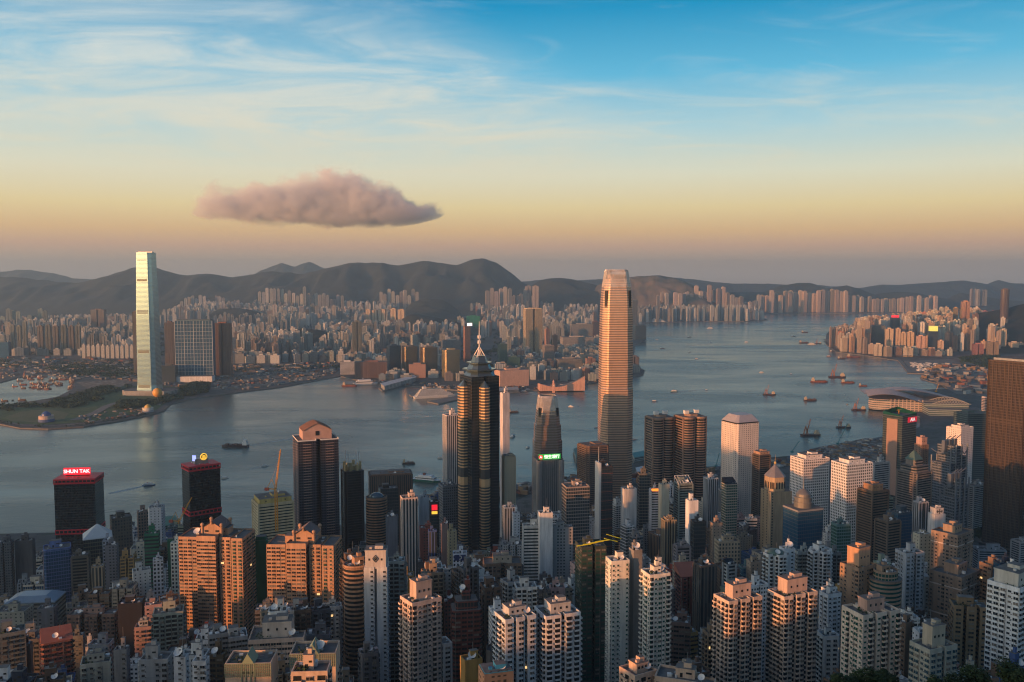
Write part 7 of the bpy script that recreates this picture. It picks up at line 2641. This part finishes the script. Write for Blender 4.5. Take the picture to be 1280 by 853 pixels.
BO = [('ferry', 186, 607, 15, 'blue and white fast ferry with a foam wake, right of the red-signed tower', 15, 'b'), ('ship', 294, 559, 33, 'long dark cargo barge with rear wheelhouse, left of the navy housing tower', 180, None),
      ('small', 331, 583, 9, 'small white motorboat with a short wake, left of the navy housing tower', 20, None), ('small', 281, 598, 10, 'small white motorboat right beside the black emblem tower', 10, None),
      ('work', 437, 483, 19, 'orange-lit workboat moored by the stepped white shore building', 0, 'r'), ('ferry', 457, 481, 28, 'white ferry moored left of the liner hall', 20, None), ('cruise', 545, 497, 52, 'white cruise ship moored at the far shore left of the mast', 24, None),
      ('barge', 511, 580, 15, 'short flat barge with pale load, behind the brown flat block', 0, None), ('ferry', 534, 602, 34, 'white and green ferry docked left of the tall white slab', -20, 'g'), ('small', 551, 573, 8, 'tiny white boat at the edge of the tall white slab', 0, None),
      ('barge', 642, 516, 13, 'dark barge on open water right of the dark skyscraper', 5, None), ('small', 641, 546, 7, 'small white boat heading away, left of the brown-grey skyscraper', 70, None), ('ferry', 655, 490, 8, 'white and red ferry at the pier below the pink shopping hall', 10, 'r'),
      ('ferry', 660, 488, 8, 'white ferry behind the white and red ferry', 10, None), ('ferry', 682, 488, 8, 'left one of two ferries by the clock tower', 10, None), ('ferry', 688, 489, 8, 'right one of two ferries by the clock tower', 10, 'g'),
      ('ferry', 714, 509, 8, 'lone cream ferry in mid-harbour left of the tallest skyscraper', -20, None), ('small', 745, 535, 5, 'tiny dark boat touching the left side of the tallest skyscraper', 10, 'b'), ('ferry', 793, 550, 7, 'small ferry just right of the tallest skyscraper, low', 10, 'r'),
      ('small', 818, 502, 8, 'dark blue launch above the left bow-fronted tower', 0, 'b'), ('ferry', 843, 490, 10, 'double-decked green and white ferry above the bow-fronted towers', 5, 'g'), ('small', 883, 488, 4, 'tiny boat far right of the green and white ferry', 0, 'b'),
      ('tug', 862, 422, 5, 'tug far out right of the tallest skyscraper', 0, None), ('small', 821, 425, 4, 'speck of a boat nearest the far pier', 0, None), ('tug', 828, 436, 5, 'orange-hulled tug in mid-distance right of the tallest skyscraper', 0, 'r'),
      ('ferry', 888, 411, 8, 'white ship far out near the eastern shore', 10, None), ('cruise', 823, 403, 20, 'pale liner at the old runway tip, far shore', 5, None), ('small', 889, 428, 4, 'tiny motorboat with faint wake in mid-channel', 0, None),
      ('small', 862, 441, 4, 'pale speck of a boat left of the dark channel streak', 0, None), ('small', 871, 449, 5, 'small launch on the dark channel streak', 0, 'b'), ('small', 933, 428, 5, 'lone small boat in the middle of the far channel', 0, None),
      ('small', 952, 466, 6, 'small white launch above the white pitched-roof tower', 0, None), ('small', 989, 468, 3, 'tiny dark boat right of the small white launch', 0, 'b'), ('crane', 962, 494, 15, 'dark crane barge with raised jib above the octagonal lantern tower', 0, None),
      ('tug', 992, 421, 5, 'tug far out left of the point', 0, None), ('barge', 1006, 416, 8, 'far barge beyond the crane barges', 0, None), ('barge', 1005, 429, 12, 'dark barge left of the orange floating crane', 0, None), ('ferry', 1015, 431, 10, 'grey ship beside the orange floating crane', 0, None),
      ('crane', 1023, 430, 8, 'orange floating crane moored off the point', 0, None), ('tug', 1041, 440, 6, 'dark tug near the waterfront blocks', 0, None), ('small', 1036, 446, 6, 'small brown boat left of the lighter group', 0, 'r'),
      ('work', 1052, 449, 10, 'brown workboat with cabin below the cream waterfront blocks', 0, None), ('work', 1067, 447, 16, 'long brown lighter below the cream waterfront blocks', 0, 'r'), ('barge', 1024, 478, 20, 'orange-lit flat lighter in open water', -5, 'r'),
      ('work', 1013, 501, 16, 'pale workboat with small crane in open water', 5, None), ('crane', 1047, 472, 21, 'big dark crane lighter in the right of the harbour', 0, None), ('work', 1060, 479, 16, 'orange-brown lighter below the big dark crane lighter', 0, 'r'),
      ('barge', 1079, 483, 10, 'small orange barge left of the wing-roofed hall', 0, 'r'), ('crane', 1055, 535, 18, 'crane barge with white jib off the bare reclaimed ground', 5, None), ('crane', 1014, 545, 24, 'dark crane barge with teal jib near the bare reclaimed ground', 8, 't'),
      ('crane', 1074, 513, 17, 'orange-lit crane barge at the corner of the wing-roofed hall', 0, None), ('small', 1059, 506, 3, 'tiny boat between lighter and crane barge', 0, 'b'), ('ferry', 660, 560, 5, 'small white ferry peeking left of the brown-grey skyscraper', 60, None)]
for (kd, px, py, lp, lab, hd, hm) in BO:
    boat(kd, px, py, lp, lab, None, hd, 0.0, hm)
wake(179, 608, -42, 9, 7)
wake(312, 557, 55, -9, 4)
wake(326, 584, -14, 3, 3)
wake(276, 599, -8, 2, 3)
wake(840, 491, 40, -4, 5)
wake(790, 551, 30, -3, 3)
wake(885, 430, -30, 3, 6)
wake(942, 429, 20, 2, 6)

# sheltered boats: each one its own; nothing in the photo tells the members of a cluster apart
for i in range(78):
    if i < 36:
        px, py = rt.gauss(52, 15), rt.gauss(481, 1.6)
        if i > 22:
            px, py = rt.gauss(48, 9), rt.gauss(485.5, 1.0)
    elif i < 62:
        px, py = rt.uniform(-4, 92), 474 + rt.uniform(-3, 3)
    else:
        px, py = rt.gauss(92, 4), rt.uniform(474, 488)
    px = max(-5, min(91, px))
    kd = rt.choice(('work', 'work', 'tug', 'barge', 'crane'))
    boat(kd, px, py, rt.uniform(5, 9), 'dark ' + {'work': 'workboat', 'tug': 'tug', 'barge': 'barge', 'crane': 'crane barge'}[kd] + ' moored in the crowded boat shelter at the far left', 'boats moored in the left boat shelter', rt.uniform(-20, 20), 0, rt.choice((None, 'r')) if kd != 'crane' else None)
for i, (px, py, lp, lab) in enumerate(((6, 502, 9, 'barge lying alone low in the left shelter, nearest the left edge'), (28, 501, 11, 'long low barge alone on calm water of the left shelter'), (16, 501, 3, 'tiny boat between the two lone barges in the left shelter'))):
    boat('barge', px, py, lp, lab, None, 0)
for i in range(105):
    px = rt.uniform(1136, 1172)
    py = 453.5 + rt.uniform(0, 10.5)
    if px < 1128 + (py - 450) * .9 + 4:
        px += 12
    boat('yacht', px, py, rt.uniform(2.4, 4.2), 'small white yacht moored in the crowded marina behind the breakwater', 'yachts moored in the marina behind the breakwater', rt.uniform(-35, 35), .0 if False else 3.4)

# site cranes and eastern landmarks
for i, (px, yb_, yt_, tip, tipx, Y, lab) in enumerate(((492, 0, 0, 0, 0, 0, ''),)):
    pass


def site_crane(px, py, hp, dxp, lab, m):
    p = gp(px, py, 3)
    h = hp / F * p.y
    root = empty('site_crane', tuple(p), 0, lab, 'crane')
    MB().box(0, 0, 0, 6, 5, 4).obj('crane_body', m, root)
    MB().beam((0, 0, 3), (dxp / F * p.y, 0, h), 1.2).obj('jib', m, root)


MT = mat('teal_crane', (.05, .20, .22), .6)
site_crane(990, 566, 15, 9, 'teal crawler crane with jib raised right, at the left end of the bare ground', MT)
site_crane(1047, 556, 27, 12, 'teal crawler crane with the longest jib on the bare ground', MT)
site_crane(895, 584, 18, 4, 'teal crane behind the white pitched-roof tower', MT)
site_crane(1170, 490, 10, 3, 'orange crane right of the marina yard', M_CRANE)
site_crane(1235, 478, 11, -2, 'orange crane in the eastern yard by the huge skyscraper', M_CRANE)
# ---------------------------------------------------------------- the one low cloud
def cloud(name, px0, px1, py0, py1, Y, dens, seed, label_kind='stuff'):
    c = at((px0 + px1) / 2, (py0 + py1) / 2, Y)
    a = (px1 - px0) / 2 / F * Y
    h = (py1 - py0) / 2 / F * Y
    b = MB()
    NU, NV = 40, 16
    def pt(i, j):
        th, ph = 2 * pi * i / NU, pi * j / NV - pi / 2
        x, y, z = cos(ph) * cos(th), cos(ph) * sin(th), sin(ph)
        return (x * a * 1.05, y * a * .45, (z if z > 0 else z * .75) * h * 1.1)
    for j in range(NV):
        for i in range(NU):
            b.face([pt(i, j), pt(i + 1, j), pt(i + 1, j + 1), pt(i, j + 1)])
    o = b.obj(name, [])
    bm = bmesh.new()
    bm.from_mesh(o.data)
    bmesh.ops.remove_doubles(bm, verts=bm.verts, dist=.5)
    bm.to_mesh(o.data)
    bm.free()
    o.location = c
    m = bpy.data.materials.new(name + '_vapour')
    m.use_nodes = True
    t = NT(m.node_tree)
    oc = t.new('ShaderNodeTexCoord').outputs['Object']
    q = t.vm('MULTIPLY', oc, (1 / a, 1 / (a * .45), 1 / h))
    sp = t.new('ShaderNodeSeparateXYZ')
    t.put(sp.inputs[0], q)
    # tower profile: a main heap right of centre, tapering tails
    prof = t.ramp(t.mr(sp.outputs[0], -1, 1), [(0.0, (0, 0, 0)), (0.04, (.10, .10, .10)), (.10, (.52, .52, .52)), (.22, (.60, .60, .60)), (.32, (.55, .55, .55)), (.42, (.66, .66, .66)), (.52, (.92, .92, .92)), (.60, (.86, .86, .86)), (.70, (.72, .72, .72)), (.80, (.50, .50, .50)), (.90, (.26, .26, .26)), (.96, (.12, .12, .12)), (1.0, (0, 0, 0))], 'B_SPLINE')
    ft = t.mr(sp.outputs[0], -1, 1, 0.0, -0.35)
    n = t.noise(t.vm('ADD', t.vm('MULTIPLY', oc, (.0030, .0030, .0038)), (seed, 0, 0)), 1.0, 9, .66, .3)
    nn = t.m('SUBTRACT', n, .5)
    top = t.m('SUBTRACT', t.m('ADD', t.m('MULTIPLY', prof, 1.45), -.52), sp.outputs[2])
    bot = t.m('SUBTRACT', sp.outputs[2], t.m('ADD', ft, -.42))
    yy = t.m('SUBTRACT', .85, t.m('ABSOLUTE', sp.outputs[1]))
    f = t.m('MINIMUM', t.m('MINIMUM', top, t.m('MULTIPLY', bot, 1.6)), t.m('MULTIPLY', yy, 1.2))
    f = t.m('ADD', t.m('ADD', f, t.m('MULTIPLY', nn, 2.0)), .06)
    dn = t.m('MULTIPLY', t.mr(f, 0.0, .25, 0, 1, True), dens)
    v = t.new('ShaderNodeVolumePrincipled')
    v.inputs['Color'].default_value = (.80, .87, .97, 1)
    v.inputs['Anisotropy'].default_value = -.1
    t.put(v.inputs['Density'], dn)
    t.t.links.new(v.outputs[0], t.new('ShaderNodeOutputMaterial').inputs['Volume'])
    o.data.materials.append(m)
    return tag(o, kind=label_kind)


cloud('cloud', 232, 566, 208, 298, 14000, .0030, 3.0)

# every object that is not yet described is part of the setting or a child
for o in list(COL.objects):
    if o.parent is None and o.type == 'MESH' and 'kind' not in o and 'category' not in o:
        print('UNTAGGED', o.name)
    if o.parent is None and 'label' in o and len(o['label'].split()) > 16:
        print('LONG', o['label'])
